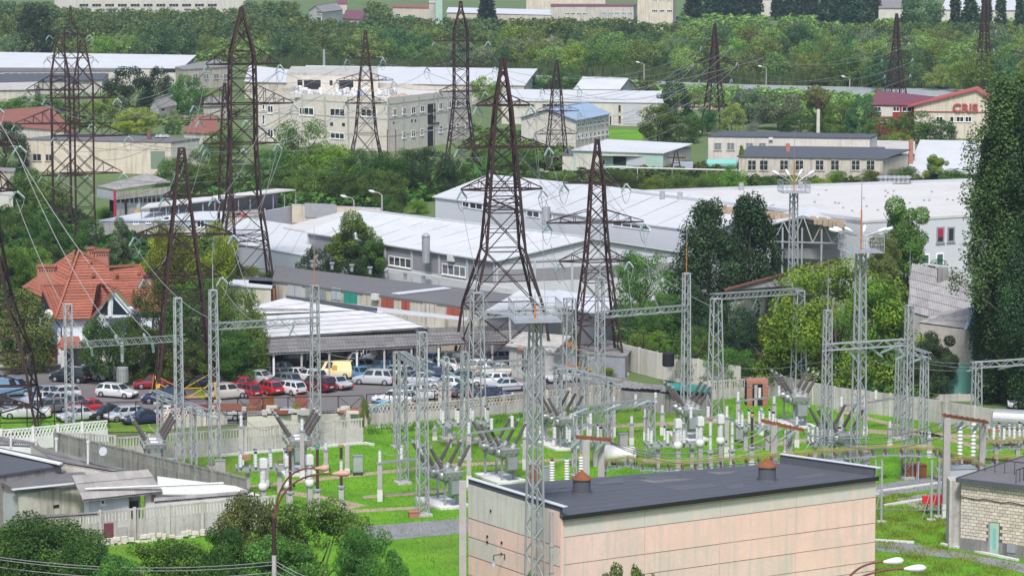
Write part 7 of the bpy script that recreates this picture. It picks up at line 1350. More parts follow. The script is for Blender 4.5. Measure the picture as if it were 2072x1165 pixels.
# pole-mounted hanging line trap, left
c = P(247, 690, G(247, 900).y); t = root('line_trap', c, 'grey caged cylinder hanging on a disc string over the white wagon', 'line trap'); k0 = SC(c); zz = -(775 - 690) / k0; istring(t, (0, 0, 0), (0, 0, -(747 - 700) / k0), 'ceramic', 2.3); w = MB(); w.lathe([(.45, zz), (.5, zz), (.5, zz + 1.1), (.45, zz + 1.1)], 16); obj('drum', w, 'galv', t); obj('top_ring', MB().lathe([(.35, zz + 1.12), (.52, zz + 1.12), (.52, zz + 1.35), (.3, zz + 1.38)], 16), 'grey_metal', t)
q = MB()
for k in range(14): a = k / 14 * 6.283; q.bar((.53 * math.cos(a), .53 * math.sin(a), zz), (.53 * math.cos(a), .53 * math.sin(a), zz + 1.1), .04)
obj('cage', q, 'concrete_dark', t)
# ---------------- trees ----------------
R3 = random.Random(21); GM = dict(leaf_far='mid green rounded tree in the wood beyond the river', leaf_far_dark='dark green rounded tree in the wood beyond the river', leaf_fresh='fresh light green tree in the wood beyond the river', leaf_silver='silvery pale tree in the wood beyond the river', leaf_grey='grey-green willowy tree in the wood beyond the river', leaf_olive='yellowish green tree in the wood beyond the river')
def wm(): r = R3.random(); return 'leaf_far' if r < .40 else 'leaf_far_dark' if r < .68 else 'leaf_fresh' if r < .80 else 'leaf_grey' if r < .89 else 'leaf_olive' if r < .97 else 'leaf_silver'
def bank(x): return 128 + (x - 400) * .026 if x < 1060 else (146 + (x - 1060) * .040)
cand = []; y = 0.0; row = 0
yy = 150.0
while yy > 18:
    f = (yy - 18) / 132; step = 22 + 24 * f; x = -40 + (row % 2) * step / 2
    while x < 2120:
        xx = x + R3.uniform(-9, 9); by_ = min(yy, 200) + (bank(xx) - 148) * f + R3.uniform(-3, 3); cand.append((xx, by_, f)); x += step
    yy -= 6.5 + 6 * f; row += 1
def ymin(x): return 15 if 100 < x < 500 else 37 if 610 < x < 750 else 36 if 780 < x < 1290 else 45 if x < 1375 and x > 1280 else 44 if x > 1375 else 2
def okb(x, y):
    if y - 6.3 * SC(G(x, y)) < ymin(x): return False
    if x < 560 and y > 96: return False
    return True
cand = [c for c in cand if okb(c[0], c[1])]; cand.sort(key=lambda c: -c[1]); far_rest = []
for i, (x, y, f) in enumerate(cand):
    b = G(x, y); s = SC(b); H = min(R3.uniform(6.5, 11) * (1.0 if f > .3 else .9), max(5.0, (y - ymin(x)) / s)); Wd = H * R3.uniform(.85, 1.25); m = wm()
    if i < 170:
        n, lf = LOD[1 if f > .35 else 0]; me, tr = crown('round' if R3.random() < .7 else 'dome', 1 + i % 3, n, lf, m); o = bpy.data.objects.new('tree', me); COL.objects.link(o); relink(o, m); o.location = b; o.rotation_euler = (0, 0, R3.uniform(0, 6.28)); o.scale = (Wd, Wd, H); tagp(o, GM[m], 'tree', 'trees of the wood beyond the river')
    else: far_rest.append((b, Wd, H, R3.uniform(0, 6.28), R3.randint(1, 3), m))
for m in ('leaf_far', 'leaf_far_dark'):
    Vs = []
    for b, Wd, H, a, sd_, mm in far_rest:
        if (mm in ('leaf_far', 'leaf_fresh', 'leaf_olive')) != (m == 'leaf_far'): continue
        V = tree_meshes('round', sd_, 650, .052)[0].copy(); ca, sa = math.cos(a), math.sin(a); X = V[:, 0] * ca - V[:, 1] * sa; Y = V[:, 0] * sa + V[:, 1] * ca; Vs.append(np.stack([X * Wd + b.x, Y * Wd + b.y, V[:, 2] * H + b.z], 1))
    o = bpy.data.objects.new('far_wood', quad_mesh('far_wood', np.vstack(Vs), m)); COL.objects.link(o); tagp(o, 'mass of small distant trees at the top of the wood, ' + ('lighter ones' if m == 'leaf_far' else 'darker ones'), 'wood', None, 'stuff')
# poplars at the top
for i, (x, y, ty, w) in enumerate([(984, 50, -14, 32), (1402, 36, -30, 30), (1425, 34, -34, 26), (1452, 34, -30, 26), (1476, 36, -32, 28), (1500, 36, -34, 28), (1526, 36, -30, 30), (1575, 36, -30, 26), (1598, 36, -34, 24), (1622, 40, -30, 30), (1644, 38, -34, 24), (1674, 50, -26, 34), (1700, 52, -30, 32), (1724, 58, -26, 36), (1752, 50, -30, 26), (1770, 40, -30, 22), (1836, 62, -22, 26), (1932, 66, -24, 22), (1963, 78, -14, 34), (1995, 58, -20, 22), (2024, 68, -20, 22), (2062, 74, -20, 20)]):
    tree(x, y + 5, ty, w * 1.35, 'poplar', 'leaf_deep', 'dark poplar standing alone beyond the wood, top centre' if i == 0 else 'dark columnar poplar in the row along the top right', 'poplar', 'poplar_tree', 1, None if i == 0 else 'dark poplars along the top of the wood', parts=False)
tree(1868, 72, -20, 78, 'round', 'leaf_far_dark', 'broad dark tree among the top right poplars', lod=1)
for a in (('shrubs at the upper rim of the wood, left and centre', [(-40, 66), (1380, 66), (1380, 44), (560, 36), (-40, 30)], 420, 3.4, 'leaf_far_dark', 10), ('shrubs at the foot of the far poplars', [(1370, 84), (2130, 100), (2130, 56), (1370, 34)], 420, 3.4, 'leaf_far', 11), ('shrubs on the far bank behind the left warehouses', [(-40, 126), (540, 126), (560, 96), (-40, 70)], 420, 3.5, 'leaf_far', 1), ('shrubs between the river and the warehouses', [(1100, 204), (1340, 206), (1780, 262), (1800, 206), (1500, 190), (1100, 172)], 520, 2.6, 'leaf_far', 2),
          ('scrub around the office blocks and behind the white factory', [(960, 392), (1980, 372), (1980, 360), (1830, 350), (1420, 345), (960, 372)], 520, 2.0, 'leaf_mid', 3), ('undergrowth beneath the trees before the unfinished building', [(440, 440), (560, 425), (740, 424), (880, 404), (960, 380), (960, 345), (530, 372), (400, 380)], 520, 2.4, 'leaf_mid', 4),
          ('undergrowth at the left between the cream hall and tiled house', [(-60, 640), (60, 640), (240, 560), (440, 620), (440, 480), (190, 500), (130, 400), (-60, 360)], 700, 2.4, 'leaf_mid', 5), ('shrubs around the cottages', [(-40, 262), (200, 262), (310, 262), (440, 250), (480, 232), (300, 212), (-40, 222)], 260, 1.8, 'leaf_far', 6),
          ('shrubs along the long pale wall', [(1230, 730), (1560, 790), (1850, 838), (1850, 790), (1560, 700), (1260, 690)], 420, 1.8, 'leaf_mid', 7), ('undergrowth between the white halls at the centre back', [(960, 345), (1160, 345), (1160, 300), (960, 260)], 200, 2.2, 'leaf_mid', 8), ('weeds below the tiled house and its trees', [(290, 770), (540, 766), (540, 740), (290, 742)], 160, 1.6, 'leaf_mid', 9)): undergrowth(*a)
T = [  # px, ground y, top y, width, kind, leaf, label
 (75, 130, 6, 82, 'round', 'leaf_deep', 'big dark rounded tree at the upper left of the wood', 1), (312, 132, 50, 82, 'round', 'leaf_far_dark', 'dark broad tree above the left warehouse, left of two', 1), (362, 132, 55, 78, 'round', 'leaf_far_dark', 'dark broad tree above the left warehouse, right of two', 1),
 (25, 130, 70, 60, 'round', 'leaf_grey', 'grey-green tree at the left frame edge behind the warehouse', 1), (150, 128, 76, 60, 'round', 'leaf_far', 'mid green tree behind the pylon spike', 1), (215, 128, 68, 60, 'round', 'leaf_fresh', 'light green tree above the left warehouse', 1), (262, 128, 72, 60, 'round', 'leaf_far', 'mid green tree left of the two dark broad ones', 1), (420, 112, 70, 50, 'round', 'leaf_fresh', 'small bright tree by the reed meadow', 1),
 (262, 232, 132, 100, 'dome', 'leaf_deep', 'broad dark green-grey tree in front of the left warehouses', 2), (325, 222, 132, 62, 'dome', 'leaf_deep', 'dark tree joined to the right of the broad one', 2), (382, 232, 150, 76, 'dome', 'leaf_mid', 'rounded green tree beside the small cottage', 2), (366, 190, 148, 12, 'cone', 'leaf_fresh', 'small pointed light green tree above the cottage', 1),
 (276, 275, 218, 96, 'round', 'leaf_bright', 'bright yellow-green tree behind the cream hall', 2), (350, 272, 242, 38, 'dome', 'leaf_mid', 'small dark bush tree by the dirt road', 1), (212, 240, 190, 60, 'round', 'leaf_fresh', 'light green tree behind the close-set pylons', 2), (60, 238, 192, 80, 'dome', 'leaf_mid', 'dark green bushes above the red roof, left', 2), (20, 240, 198, 60, 'dome', 'leaf_fresh', 'fresh green shrubs at the left edge above the red roof', 2), (110, 236, 200, 60, 'dome', 'leaf_mid', 'green tree at the red roof behind the pylon', 1),
 (12, 350, 242, 92, 'dome', 'leaf_deep', 'dark drooping tree at the left edge before the cream hall', 3), (55, 420, 340, 90, 'dome', 'leaf_mid', 'green tree below the cream hall, left', 2), (100, 440, 360, 80, 'dome', 'leaf_mid', 'tree behind the feet of the close-set pylons, left', 2), (30, 500, 410, 110, 'dome', 'leaf_mid', 'green tree mass at the left edge above the tiled house', 3), (95, 520, 430, 100, 'dome', 'leaf_mid', 'darker tree between the pylon legs and tiled house', 3), (85, 560, 480, 90, 'round', 'leaf_mid', 'tree just behind the tiled house chimney', 3),
 (20, 600, 498, 100, 'round', 'leaf_fresh', 'light green tree left of the tiled house', 3), (70, 590, 500, 80, 'round', 'leaf_fresh', 'bright tree behind the left chimney of the tiled house', 3), (210, 440, 410, 70, 'bush', 'leaf_fresh', 'small green shrubs in front of the open shed', 1), (185, 520, 440, 60, 'dome', 'leaf_mid', 'dark tree between the close-set pylons', 2),
 (250, 560, 440, 70, 'loose', 'leaf_grey', 'airy grey-green birch behind the tiled house ridge', 2), (205, 555, 480, 60, 'loose', 'leaf_mid', 'small loose tree behind the large chimney', 2), (315, 610, 470, 70, 'loose', 'leaf_bright', 'young bright tree right of the tiled house roof', 2), (350, 640, 445, 100, 'round', 'leaf_bright', 'bright yellow-green tree around the car park pylon, left half', 3), (425, 640, 440, 100, 'round', 'leaf_bright', 'bright yellow-green tree around the car park pylon, right half', 3), (470, 600, 500, 60, 'loose', 'leaf_fresh', 'bright sapling before the small kiosk', 2),
 (52, 752, 585, 125, 'cone', 'leaf_olive', 'dark olive conifer at the corner of the tiled house', 3), (395, 765, 560, 165, 'dome', 'leaf_mid', 'large leafy tree behind the car park pylon, middle', 3), (480, 765, 575, 130, 'dome', 'leaf_mid', 'large leafy tree left of the shelter', 3), (310, 755, 560, 110, 'dome', 'leaf_mid', 'leafy tree hiding the right side of the tiled house', 3), (222, 775, 632, 120, 'round', 'leaf_mid', 'tree in front of the tiled house gable', 3), (290, 775, 655, 110, 'dome', 'leaf_mid', 'low tree over the parked cars behind the gantry', 3), (180, 768, 650, 50, 'loose', 'leaf_fresh', 'small tree beside the porch column', 2), (385, 780, 690, 110, 'dome', 'leaf_mid', 'bottom foliage behind the pylon feet', 2), (455, 775, 665, 140, 'dome', 'leaf_mid', 'low foliage left of the shelter posts', 3),
 (610, 395, 242, 120, 'round', 'leaf_mid', 'large green tree in front of the unfinished building, left', 3), (548, 400, 300, 100, 'dome', 'leaf_mid', 'green tree behind the large pylon', 3), (670, 400, 290, 110, 'round', 'leaf_fresh', 'lighter green tree in front of the unfinished building', 3), (735, 400, 300, 110, 'dome', 'leaf_mid', 'green tree at the slender pylon foot', 3), (805, 400, 295, 100, 'round', 'leaf_mid', 'green tree between the slender pylon and dark tree', 3), (868, 402, 296, 120, 'dome', 'leaf_deep', 'dark green tree before the unfinished building corner', 3), (640, 415, 330, 120, 'dome', 'leaf_mid', 'tree mass above the yard wall, left', 3), (580, 410, 340, 90, 'dome', 'leaf_mid', 'tree behind the canopy end', 3), (700, 418, 345, 110, 'dome', 'leaf_mid', 'tree mass above the yard wall, middle', 3), (770, 420, 340, 110, 'dome', 'leaf_mid', 'tree mass above the yard wall, right', 3), (915, 395, 320, 70, 'round', 'leaf_mid', 'tree left of the tallest pylon', 2), (355, 400, 318, 90, 'round', 'leaf_mid', 'tree at the end of the cream hall', 3), (415, 400, 300, 90, 'round', 'leaf_mid', 'tree right of the cream hall', 3), (450, 330, 262, 90, 'round', 'leaf_fresh', 'lighter tree above the cream hall end', 2), (490, 370, 330, 70, 'dome', 'leaf_mid', 'tree low behind the large pylon', 2),
 (845, 432, 396, 60, 'bush', 'leaf_bright', 'bright yellow-green shrub by the factory roof', 2), (800, 432, 398, 50, 'bush', 'leaf_mid', 'dark shrub beside the bright one', 2), (782, 425, 385, 50, 'bush', 'leaf_mid', 'dark shrub above the yard wall', 2),
 (880, 190, 145, 96, 'dome', 'leaf_mid', 'round green tree behind the unfinished roof', 2), (985, 215, 150, 60, 'round', 'leaf_fresh', 'bright tree right of the tall pylon', 1), (1015, 190, 140, 50, 'round', 'leaf_silver', 'pale flowering tree behind the tallest pylon top', 1), (1145, 195, 132, 66, 'round', 'leaf_mid', 'green tree behind the thin pylon', 2), (1100, 195, 150, 60, 'round', 'leaf_far_dark', 'darker tree left of the thin pylon', 1), (1065, 195, 155, 60, 'round', 'leaf_fresh', 'light tree before the long white roof', 1), (1225, 195, 175, 80, 'bush', 'leaf_far_dark', 'dark bushes before the white gable shed', 1), (1180, 190, 170, 60, 'bush', 'leaf_far', 'bushes left of the white gable shed', 1),
 (1310, 212, 158, 80, 'loose', 'leaf_olive', 'thin yellowish tree right of the gable shed', 1), (1365, 250, 160, 70, 'dome', 'leaf_deep', 'dark tree right of the long white hall', 2), (1405, 218, 172, 60, 'round', 'leaf_far', 'tree near the dark pylon', 1), (1330, 290, 210, 80, 'round', 'leaf_mid', 'mid green tree behind the loading building', 2), (1375, 290, 235, 90, 'dome', 'leaf_mid', 'green trees behind the loading building, right', 2), (1420, 275, 215, 60, 'round', 'leaf_mid', 'tree left of the dark pylon foot', 2), (1515, 250, 180, 90, 'round', 'leaf_grey', 'grey-green tree right of the dark pylon', 2), (1575, 262, 185, 100, 'round', 'leaf_grey', 'grey-green willow near the thin chimney', 2), (1655, 250, 160, 80, 'loose', 'leaf_olive', 'tan drooping tree behind the thin chimney', 2), (1700, 270, 200, 70, 'dome', 'leaf_mid', 'tree left of the maroon roof', 2), (1745, 280, 190, 70, 'dome', 'leaf_far_dark', 'tree beside the red panel building', 2), (1620, 275, 230, 90, 'dome', 'leaf_mid', 'tree behind the office block', 2), (1480, 270, 205, 60, 'dome', 'leaf_far', 'tree behind the office block, left', 2), (1520, 275, 238, 40, 'bush', 'leaf_silver', 'white blossoming bush above the office block', 1), (1680, 275, 240, 90, 'bush', 'leaf_fresh', 'bright bushes above the office block', 2),
 (1790, 285, 235, 80, 'dome', 'leaf_mid', 'tree before the red panel building', 2), (1850, 290, 225, 80, 'round', 'leaf_mid', 'green tree under the cream building windows', 2), (1905, 290, 240, 70, 'dome', 'leaf_mid', 'tree before the cream building, right', 2), (1820, 295, 255, 60, 'bush', 'leaf_fresh', 'bush before the red building', 1),
 (1075, 300, 250, 60, 'dome', 'leaf_mid', 'green tree left of the blue roofed block', 2), (1010, 375, 300, 80, 'dome', 'leaf_mid', 'tree behind the tallest pylon head', 2), (1060, 372, 295, 60, 'dome', 'leaf_mid', 'tree right of the tallest pylon', 2), (1090, 385, 335, 80, 'bush', 'leaf_mid', 'dark bushes above the upper factory roof', 2), (1140, 385, 330, 80, 'bush', 'leaf_fresh', 'lighter bushes above the factory roof', 2), (1030, 382, 345, 70, 'bush', 'leaf_fresh', 'fresh bushes above the factory roof, left', 2), (1265, 385, 330, 100, 'bush', 'leaf_mid', 'rounded dark bush in front of the loading building', 3), (1200, 388, 350, 60, 'bush', 'leaf_mid', 'bush behind the right pylon top', 2), (1320, 388, 345, 60, 'bush', 'leaf_bright', 'yellow-green bush right of the rounded dark one', 2), (1375, 392, 338, 70, 'bush', 'leaf_mid', 'bush beside the small A-frame pole', 2), (1430, 392, 330, 80, 'bush', 'leaf_mid', 'dark bush in front of the office block, left', 3), (1480, 392, 320, 80, 'bush', 'leaf_fresh', 'spiky fresh bush before the office block', 2), (1500, 370, 295, 18, 'poplar', 'leaf_fresh', 'thin light green sapling before the office block', 2), (1560, 385, 345, 60, 'bush', 'leaf_mid', 'dark round bush under the barred windows', 2), (1615, 385, 350, 50, 'bush', 'leaf_bright', 'bright bush under the barred windows', 2), (1690, 378, 335, 60, 'bush', 'leaf_bright', 'bright tall shrub under the barred windows, right', 2), (1660, 382, 352, 50, 'bush', 'leaf_bright', 'low bright shrub, middle of the office front', 2), (1770, 378, 330, 70, 'bush', 'leaf_fresh', 'shrub at the corner of the lower office block', 2), (1830, 375, 325, 80, 'bush', 'leaf_mid', 'darker shrub before the white tent roof', 2), (1890, 372, 300, 60, 'loose', 'leaf_fresh', 'thin young tree before the white tent roof', 2), (1930, 374, 330, 80, 'bush', 'leaf_mid', 'bush beside the big poplar', 2),
 (718, 590, 430, 145, 'loose', 'leaf_mid', 'loose spreading tree in front of the factory eave', 3), (745, 591, 455, 90, 'loose', 'leaf_mid', 'right limb of the spreading tree before the factory', 3), (715, 592, 490, 120, 'dome', 'leaf_deep', 'dark lower foliage of the tree before the factory', 3), (640, 588, 500, 80, 'dome', 'leaf_deep', 'dark shrub left of the spreading tree', 2), (575, 552, 505, 80, 'dome', 'leaf_deep', 'dark bush behind the garages', 2),
 (1305, 660, 503, 150, 'dome', 'leaf_mid', 'broad green tree between the right pylon and dark poplars', 3), (1350, 700, 590, 110, 'dome', 'leaf_mid', 'lower green tree behind the long gantry beam', 3), (1325, 738, 668, 60, 'dome', 'leaf_fresh', 'clipped fresh green hedge tree on the pale wall', 3), (1290, 738, 640, 60, 'bush', 'leaf_mid', 'dark climbing shrubs behind the right pylon legs', 2), (1395, 760, 690, 60, 'bush', 'leaf_fresh', 'fresh climber beside the gantry column', 2), (1160, 705, 645, 80, 'bush', 'leaf_fresh', 'green creeper bush between the pylons', 3), (1200, 710, 660, 60, 'bush', 'leaf_mid', 'darker bush by the right pylon', 2), (1225, 762, 735, 50, 'bush', 'leaf_bright', 'weedy bush at the right pylon foot', 2),
 (1433, 668, 402, 165, 'cone', 'leaf_deep', 'left of two dense dark tall trees beside the open hall', 3), (1516, 660, 392, 140, 'cone', 'leaf_deep', 'right of two dense dark tall trees beside the open hall', 3), (1395, 700, 570, 90, 'cone', 'leaf_deep', 'dark foliage at the foot of the two tall trees', 3), (1480, 740, 610, 130, 'dome', 'leaf_deep', 'dark tree mass behind the tapered portal', 3), (1540, 760, 640, 100, 'dome', 'leaf_deep', 'dark mass left of the maple', 3), (1410, 770, 660, 120, 'dome', 'leaf_mid', 'green shrubs behind the long pale wall', 3), (1480, 785, 700, 120, 'dome', 'leaf_mid', 'shrubs above the wall left of the booth', 3),
 (1690, 800, 520, 300, 'dome', 'leaf_bright', 'huge bright green maple behind the right gantries', 3), (1620, 790, 580, 170, 'dome', 'leaf_bright', 'left lobe of the bright maple', 3), (1760, 800, 560, 150, 'dome', 'leaf_fresh', 'right darker lobe beside the bright maple', 3), (1780, 640, 470, 110, 'loose', 'leaf_olive', 'olive tree above the maple by the lamp cage', 3), (1835, 612, 398, 140, 'loose', 'leaf_mid', 'spreading tree in front of the light grey factory wall', 3), (1800, 614, 460, 80, 'dome', 'leaf_mid', 'lower tree before the factory wall', 2), (1870, 612, 500, 120, 'bush', 'leaf_mid', 'bushes under the tall factory windows', 2),
 (1895, 800, 668, 100, 'loose', 'leaf_deep', 'dark fruit tree in front of the grey stone house', 3), (1870, 805, 680, 120, 'dome', 'leaf_deep', 'dark tree left of the turquoise fence', 3), (1800, 800, 640, 90, 'dome', 'leaf_mid', 'dark foliage right of the gantry, before the house', 3), (2030, 760, 640, 90, 'dome', 'leaf_deep', 'dark tree under the big poplar', 3),
 (2054, 815, 132, 265, 'bigpop', 'leaf_dark', 'enormous dark poplar filling the right frame edge', 4), (2000, 815, 262, 105, 'bigpop', 'leaf_deep', 'left flank stem of the enormous poplar', 4), (2105, 830, 160, 200, 'bigpop', 'leaf_deep', 'right flank stem of the enormous poplar', 4),
 (1300, 215, 180, 50, 'bush', 'leaf_far', 'riverside shrub right of the gable shed', 1), (1780, 200, 168, 40, 'bush', 'leaf_fresh', 'light bush at the slim pylon foot', 1), (1960, 205, 185, 50, 'bush', 'leaf_far', 'bush by the cream building gable', 1),
 (600, 860, 796, 20, 'bush', 'leaf_bright', 'small yellow-green shrub among the rusty sheets', 2), (740, 862, 780, 26, 'bush', 'leaf_mid', 'small bush at the right end of the scrap sheds', 2), (905, 668, 612, 30, 'bush', 'leaf_mid', 'creeper on the garage end wall', 2), (870, 660, 625, 30, 'bush', 'leaf_fresh', 'creeper left of the end wall', 2), (836, 625, 592, 26, 'bush', 'leaf_mid', 'small bush growing at the garage front', 2)]
LOD[5] = (32000, .0115); LOD[4] = (90000, .0042)
for a in T: tree(*a[:7], lod=a[7])
# vines over the garages
for k, (x, y, w) in enumerate(((580, 578, 50), (620, 582, 60), (655, 587, 50), (510, 558, 60), (545, 566, 50))): tree(x, y, y - 26, w, 'bush', 'leaf_bright', ['bright vine over the first garage door', 'bright vine over the second garage door', 'bright vine hanging left of the teal door', 'bright vine behind the small kiosk', 'bright vine above the brick-red shed'][k], 'vine', 'vine', 2, at=G(x, y, 2.4))
tree(1440, 748, 690, 100, 'dome', 'leaf_fresh', 'fresh green climbing plants over the pale wall', lod=2)
# near trees at the bottom edge
for a in ((95, 1250, 1042, 250, 'round', 'leaf_mid', 'near leafy tree at the lower left corner'), (20, 1230, 1060, 130, 'dome', 'leaf_mid', 'near tree cut by the left frame edge at the bottom'), (180, 1270, 1085, 150, 'round', 'leaf_mid', 'near tree in front of the slab wall'), (335, 1280, 1092, 240, 'dome', 'leaf_fresh', 'near tree below the rusty door'), (250, 1300, 1120, 160, 'dome', 'leaf_mid', 'low near foliage between the bottom trees'),
          (515, 1240, 1000, 170, 'round', 'leaf_olive', 'near olive green tree left of the lamp post'), (640, 1250, 1010, 250, 'dome', 'leaf_mid', 'large near tree behind the rusty street lamp'), (745, 1280, 1060, 150, 'dome', 'leaf_mid', 'right flank of the large near tree'), (450, 1290, 1060, 150, 'dome', 'leaf_mid', 'near foliage left of the lamp'), (570, 1290, 1080, 200, 'dome', 'leaf_mid', 'lower foliage around the lamp post')): tree(*a, lod=5)
for x, ty, w, l in ((1310, 1116, 46, 'tallest sapling poking up before the pink wall'), (1288, 1138, 30, 'small sapling left of the tallest one'), (1242, 1142, 44, 'leafy sapling before the pink wall, left'), (1190, 1155, 20, 'tiny sapling at the bottom edge'), (1075, 1152, 16, 'tiny sapling near the mast')): tree(x, 1310, ty, w * 2, 'loose', 'leaf_mid', l, 'sapling', 'sapling', 1)
# ---------------- power lines ----------------
NWI = [0]
def wire(p, q, sag, label, r=.028, group='power lines between pylons and gantries', n=14):
    p, q = Vector(p), Vector(q); pts = [p.lerp(q, k / n) - up * sag * (1 - (2 * k / n - 1) ** 2) for k in range(n + 1)]; mb = MB(); mb.path([tuple(x) for x in pts], r, 3); o = single('power_cable', mb, 'wire', label, 'cable', group, p); NWI[0] += 1; return o
def run(a, b, la, rad=.03, sag=2.5):
    A, B = PY[a][1], PY[b][1]
    for i in range(min(len(A), len(B))): wire(A[i], B[i], sag, f'line from {NM[a]} to {NM[b]}, ' + ['low left', 'low right', 'middle left', 'middle right', 'top left', 'top right'][i % 6], rad)
NM = dict(A='the tallest pylon', B='the gable pylon', C='the large left pylon', D='the car park pylon', E='the slender pylon', F='the corner pylon', G='the left twin', H='the right twin pylon', J='the blue roof pylon', K='the dark river pylon', L='the maroon roof pylon', O='the left edge pylon')
run('A', 'J', 0); run('D', 'C', 0); run('C', 'E', 0, .035); run('B', 'F', 0, .03); run('J', 'K', 0, .035, 5); run('E', 'F', 0, .035, 2)
run('H', 'C', 0, .03, 4); run('G', 'C', 0, .03, 4); run('F', 'K', 0, .035, 6); run('B', 'J', 0, .03, 3); run('H', 'E', 0, .035, 5); run('K', 'L', 0, .035, 4)
def tog(a, idx, tgt, l, sag=1.2): wire(PY[a][1][idx], tgt, sag, l, .03)
Yg = G(435, 948).y
for i, (x, y) in enumerate(((185, 697), (245, 690), (308, 684))): tog('O', [1, 3, 5][i], P(x, y, G(260, 930).y), f'line from the near left pylon down to the gantry, {["left", "middle", "right"][i]} string', 1.5)
for i, (a, k, x, y, by_, l) in enumerate((('D', 2, 490, 657, 930, 'from the car park pylon to the left of the tall spiked gantry beam'), ('D', 3, 560, 652, 920, 'from the car park pylon right arm to the gantry beam middle'), ('D', 1, 600, 650, 915, 'from the car park pylon low arm to the gantry beam right end'), ('A', 0, 1000, 637, 890, 'from the tallest pylon to the centre gantry, left'), ('A', 1, 1105, 632, 885, 'from the tallest pylon to the centre gantry, right'),
        ('B', 0, 1245, 634, 890, 'from the pylon before the gable to the long gantry, first'), ('B', 1, 1290, 631, 880, 'from the pylon before the gable to the long gantry, second'), ('B', 3, 1340, 628, 870, 'from the pylon before the gable to the long gantry, third'))): tog(a, k, P(x, y, G(x, by_).y), 'line ' + l, 2.0)
def pw(x0, y0, b0, x1, y1, b1, sag, l, r=.028, g='slack conductors over the switchyard'): wire(P(x0, y0, G(x0, b0).y), P(x1, y1, G(x1, b1).y), sag, l, r, g)
for k, (x0, y0, x1, y1) in enumerate(((1500, 745, 1700, 722), (1500, 762, 1745, 735), (1500, 780, 1800, 730))): pw(x0, y0, 850, x1, y1, 930, .4, f'straight line before the maple, {["upper", "middle", "lower"][k]} of three')
for k, (x0, y0, x1, y1) in enumerate(((1790, 712, 1960, 735), (1840, 724, 1965, 742), (1890, 726, 1968, 750), (1750, 727, 1950, 750))): pw(x0, y0, 900, x1, y1, 860, .3, f'line to the right edge gantry, number {["one", "two", "three", "four"][k]} from above')
for k in range(3): pw(1236, 893 + k * 2, 1040, 1560 + k * 25, 862 + k * 4, 985, 1.6 + .3 * k, f'{["upper", "middle", "lower"][k]} thick conductor between the left and middle concrete portals', .05)
for k in range(3): pw(1625, 872 + k * 3, 980, 1912 + k * 24, 852 + k * 4, 1040, 1.0 + .3 * k, f'{["upper", "middle", "lower"][k]} thick conductor between the middle and right concrete portals', .05)
for k in range(2): pw(1998, 856 + k * 4, 1000, 2090, 862 + k * 4, 1000, .1, f'{["upper", "lower"][k]} conductor leaving the right portal', .05)
for k, (x0, y0, x1, y1, s_) in enumerate(((1545, 880, 1590, 876, .9), (1590, 880, 1640, 890, 1.4), (1636, 876, 1660, 880, .9))): pw(x0, y0, 985, x1, y1, 965, s_, f'looping jumper under the middle rusty beam, {["left", "middle", "right"][k]}', .04)
pw(1770, 1028, 1060, 2080, 1018, 1100, .3, 'thin black cable from the pink building to the brick building', .035)
for k, (y0, y1) in enumerate(((1132, 1136), (1137, 1143), (1152, 1158))): wire(P(-20, y0 - 8, 212), P(550, y1, 205), .6, f'street cable left of the lamp post, {["upper", "middle", "lower"][k]}', .03, 'street cables at the bottom edge'); wire(P(560, y1, 205), P(700, 1185 + k * 10, 196), .3, f'street cable right of the lamp post, {["upper", "middle", "lower"][k]}', .03, 'street cables at the bottom edge')
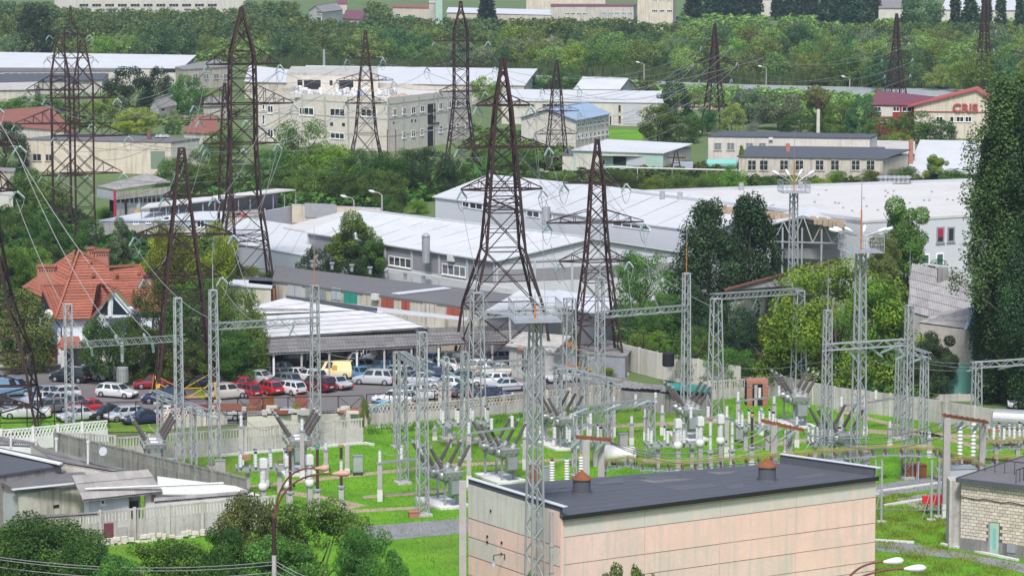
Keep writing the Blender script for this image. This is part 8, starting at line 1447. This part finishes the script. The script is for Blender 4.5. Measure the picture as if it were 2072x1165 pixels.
for k, (x0, y0, b0, x1, y1, b1, s_) in enumerate(((555, 862, 935, 490, 838, 948, .8), (627, 862, 935, 700, 830, 900, 1.2), (745, 825, 900, 875, 905, 930, .5), (770, 912, 1014, 830, 906, 1018, .5), (885, 893, 1005, 945, 850, 985, .6), (930, 893, 1010, 1040, 872, 960, .4), (300, 858, 950, 365, 880, 960, .8), (1120, 835, 890, 1180, 850, 930, .9), (1290, 790, 890, 1240, 836, 900, .6), (1400, 792, 880, 1500, 830, 880, 1.2), (1515, 780, 860, 1570, 772, 860, .4), (1640, 770, 858, 1760, 800, 870, 1.0), (1750, 800, 870, 1830, 780, 900, .8), (1620, 850, 950, 1560, 880, 985, .6), (760, 720, 900, 560, 640, 880, 1.5), (1385, 555, 858, 1440, 598, 850, .3), (1280, 510, 780, 1440, 620, 850, .5), (1200, 560, 900, 1100, 400, 780, .4))):
    pw(x0, y0, b0, x1, y1, b1, s_, 'thin slack conductor between the breakers, posts and gantries', .028, 'thin slack jumpers in the switchyard')
for x0, y0, x1, y1, l in ((1100, 205, 1545, 118, 'long faint line rising to the right of the thin pylon'), (1130, 290, 1390, 175, 'faint line climbing toward the dark pylon'), (220, 205, 350, 175, 'line from the close-set pair past the dark tree'), (245, 270, 330, 250, 'line from the close-set pair over the cream hall'), (520, 338, 680, 292, 'line crossing the tree mass left'), (540, 315, 760, 395, 'line descending over the tree mass, upper'), (545, 318, 880, 415, 'line descending over the tree mass, lower')): wire(P(x0, y0, 560), P(x1, y1, 640), 1.0, l, .045, 'faint distant lines')
# two tall guy rods in front of the pond of white roofs
for x, by_, ty, m, l in ((1084, 900, 440, 'wire', 'thin spike rising left of the tallest pylon leg'),): pass
# ---------------- haze ----------------
hz = MB().box(-1500, -20, -1.5, 1500, 3100, 75); me = hz.mesh('haze', None); hm = bpy.data.materials.new('haze'); hm.use_nodes = True; n = hm.node_tree; n.nodes.remove(n.nodes['Principled BSDF']); pv = n.nodes.new('ShaderNodeVolumePrincipled'); pv.inputs['Color'].default_value = (.68, .84, 1, 1); pv.inputs['Density'].default_value = .00009; pv.inputs['Anisotropy'].default_value = .2; n.links.new(pv.outputs[0], n.nodes['Material Output'].inputs['Volume']); me.materials.append(hm)
o = bpy.data.objects.new('haze', me); COL.objects.link(o); o['kind'] = 'stuff'
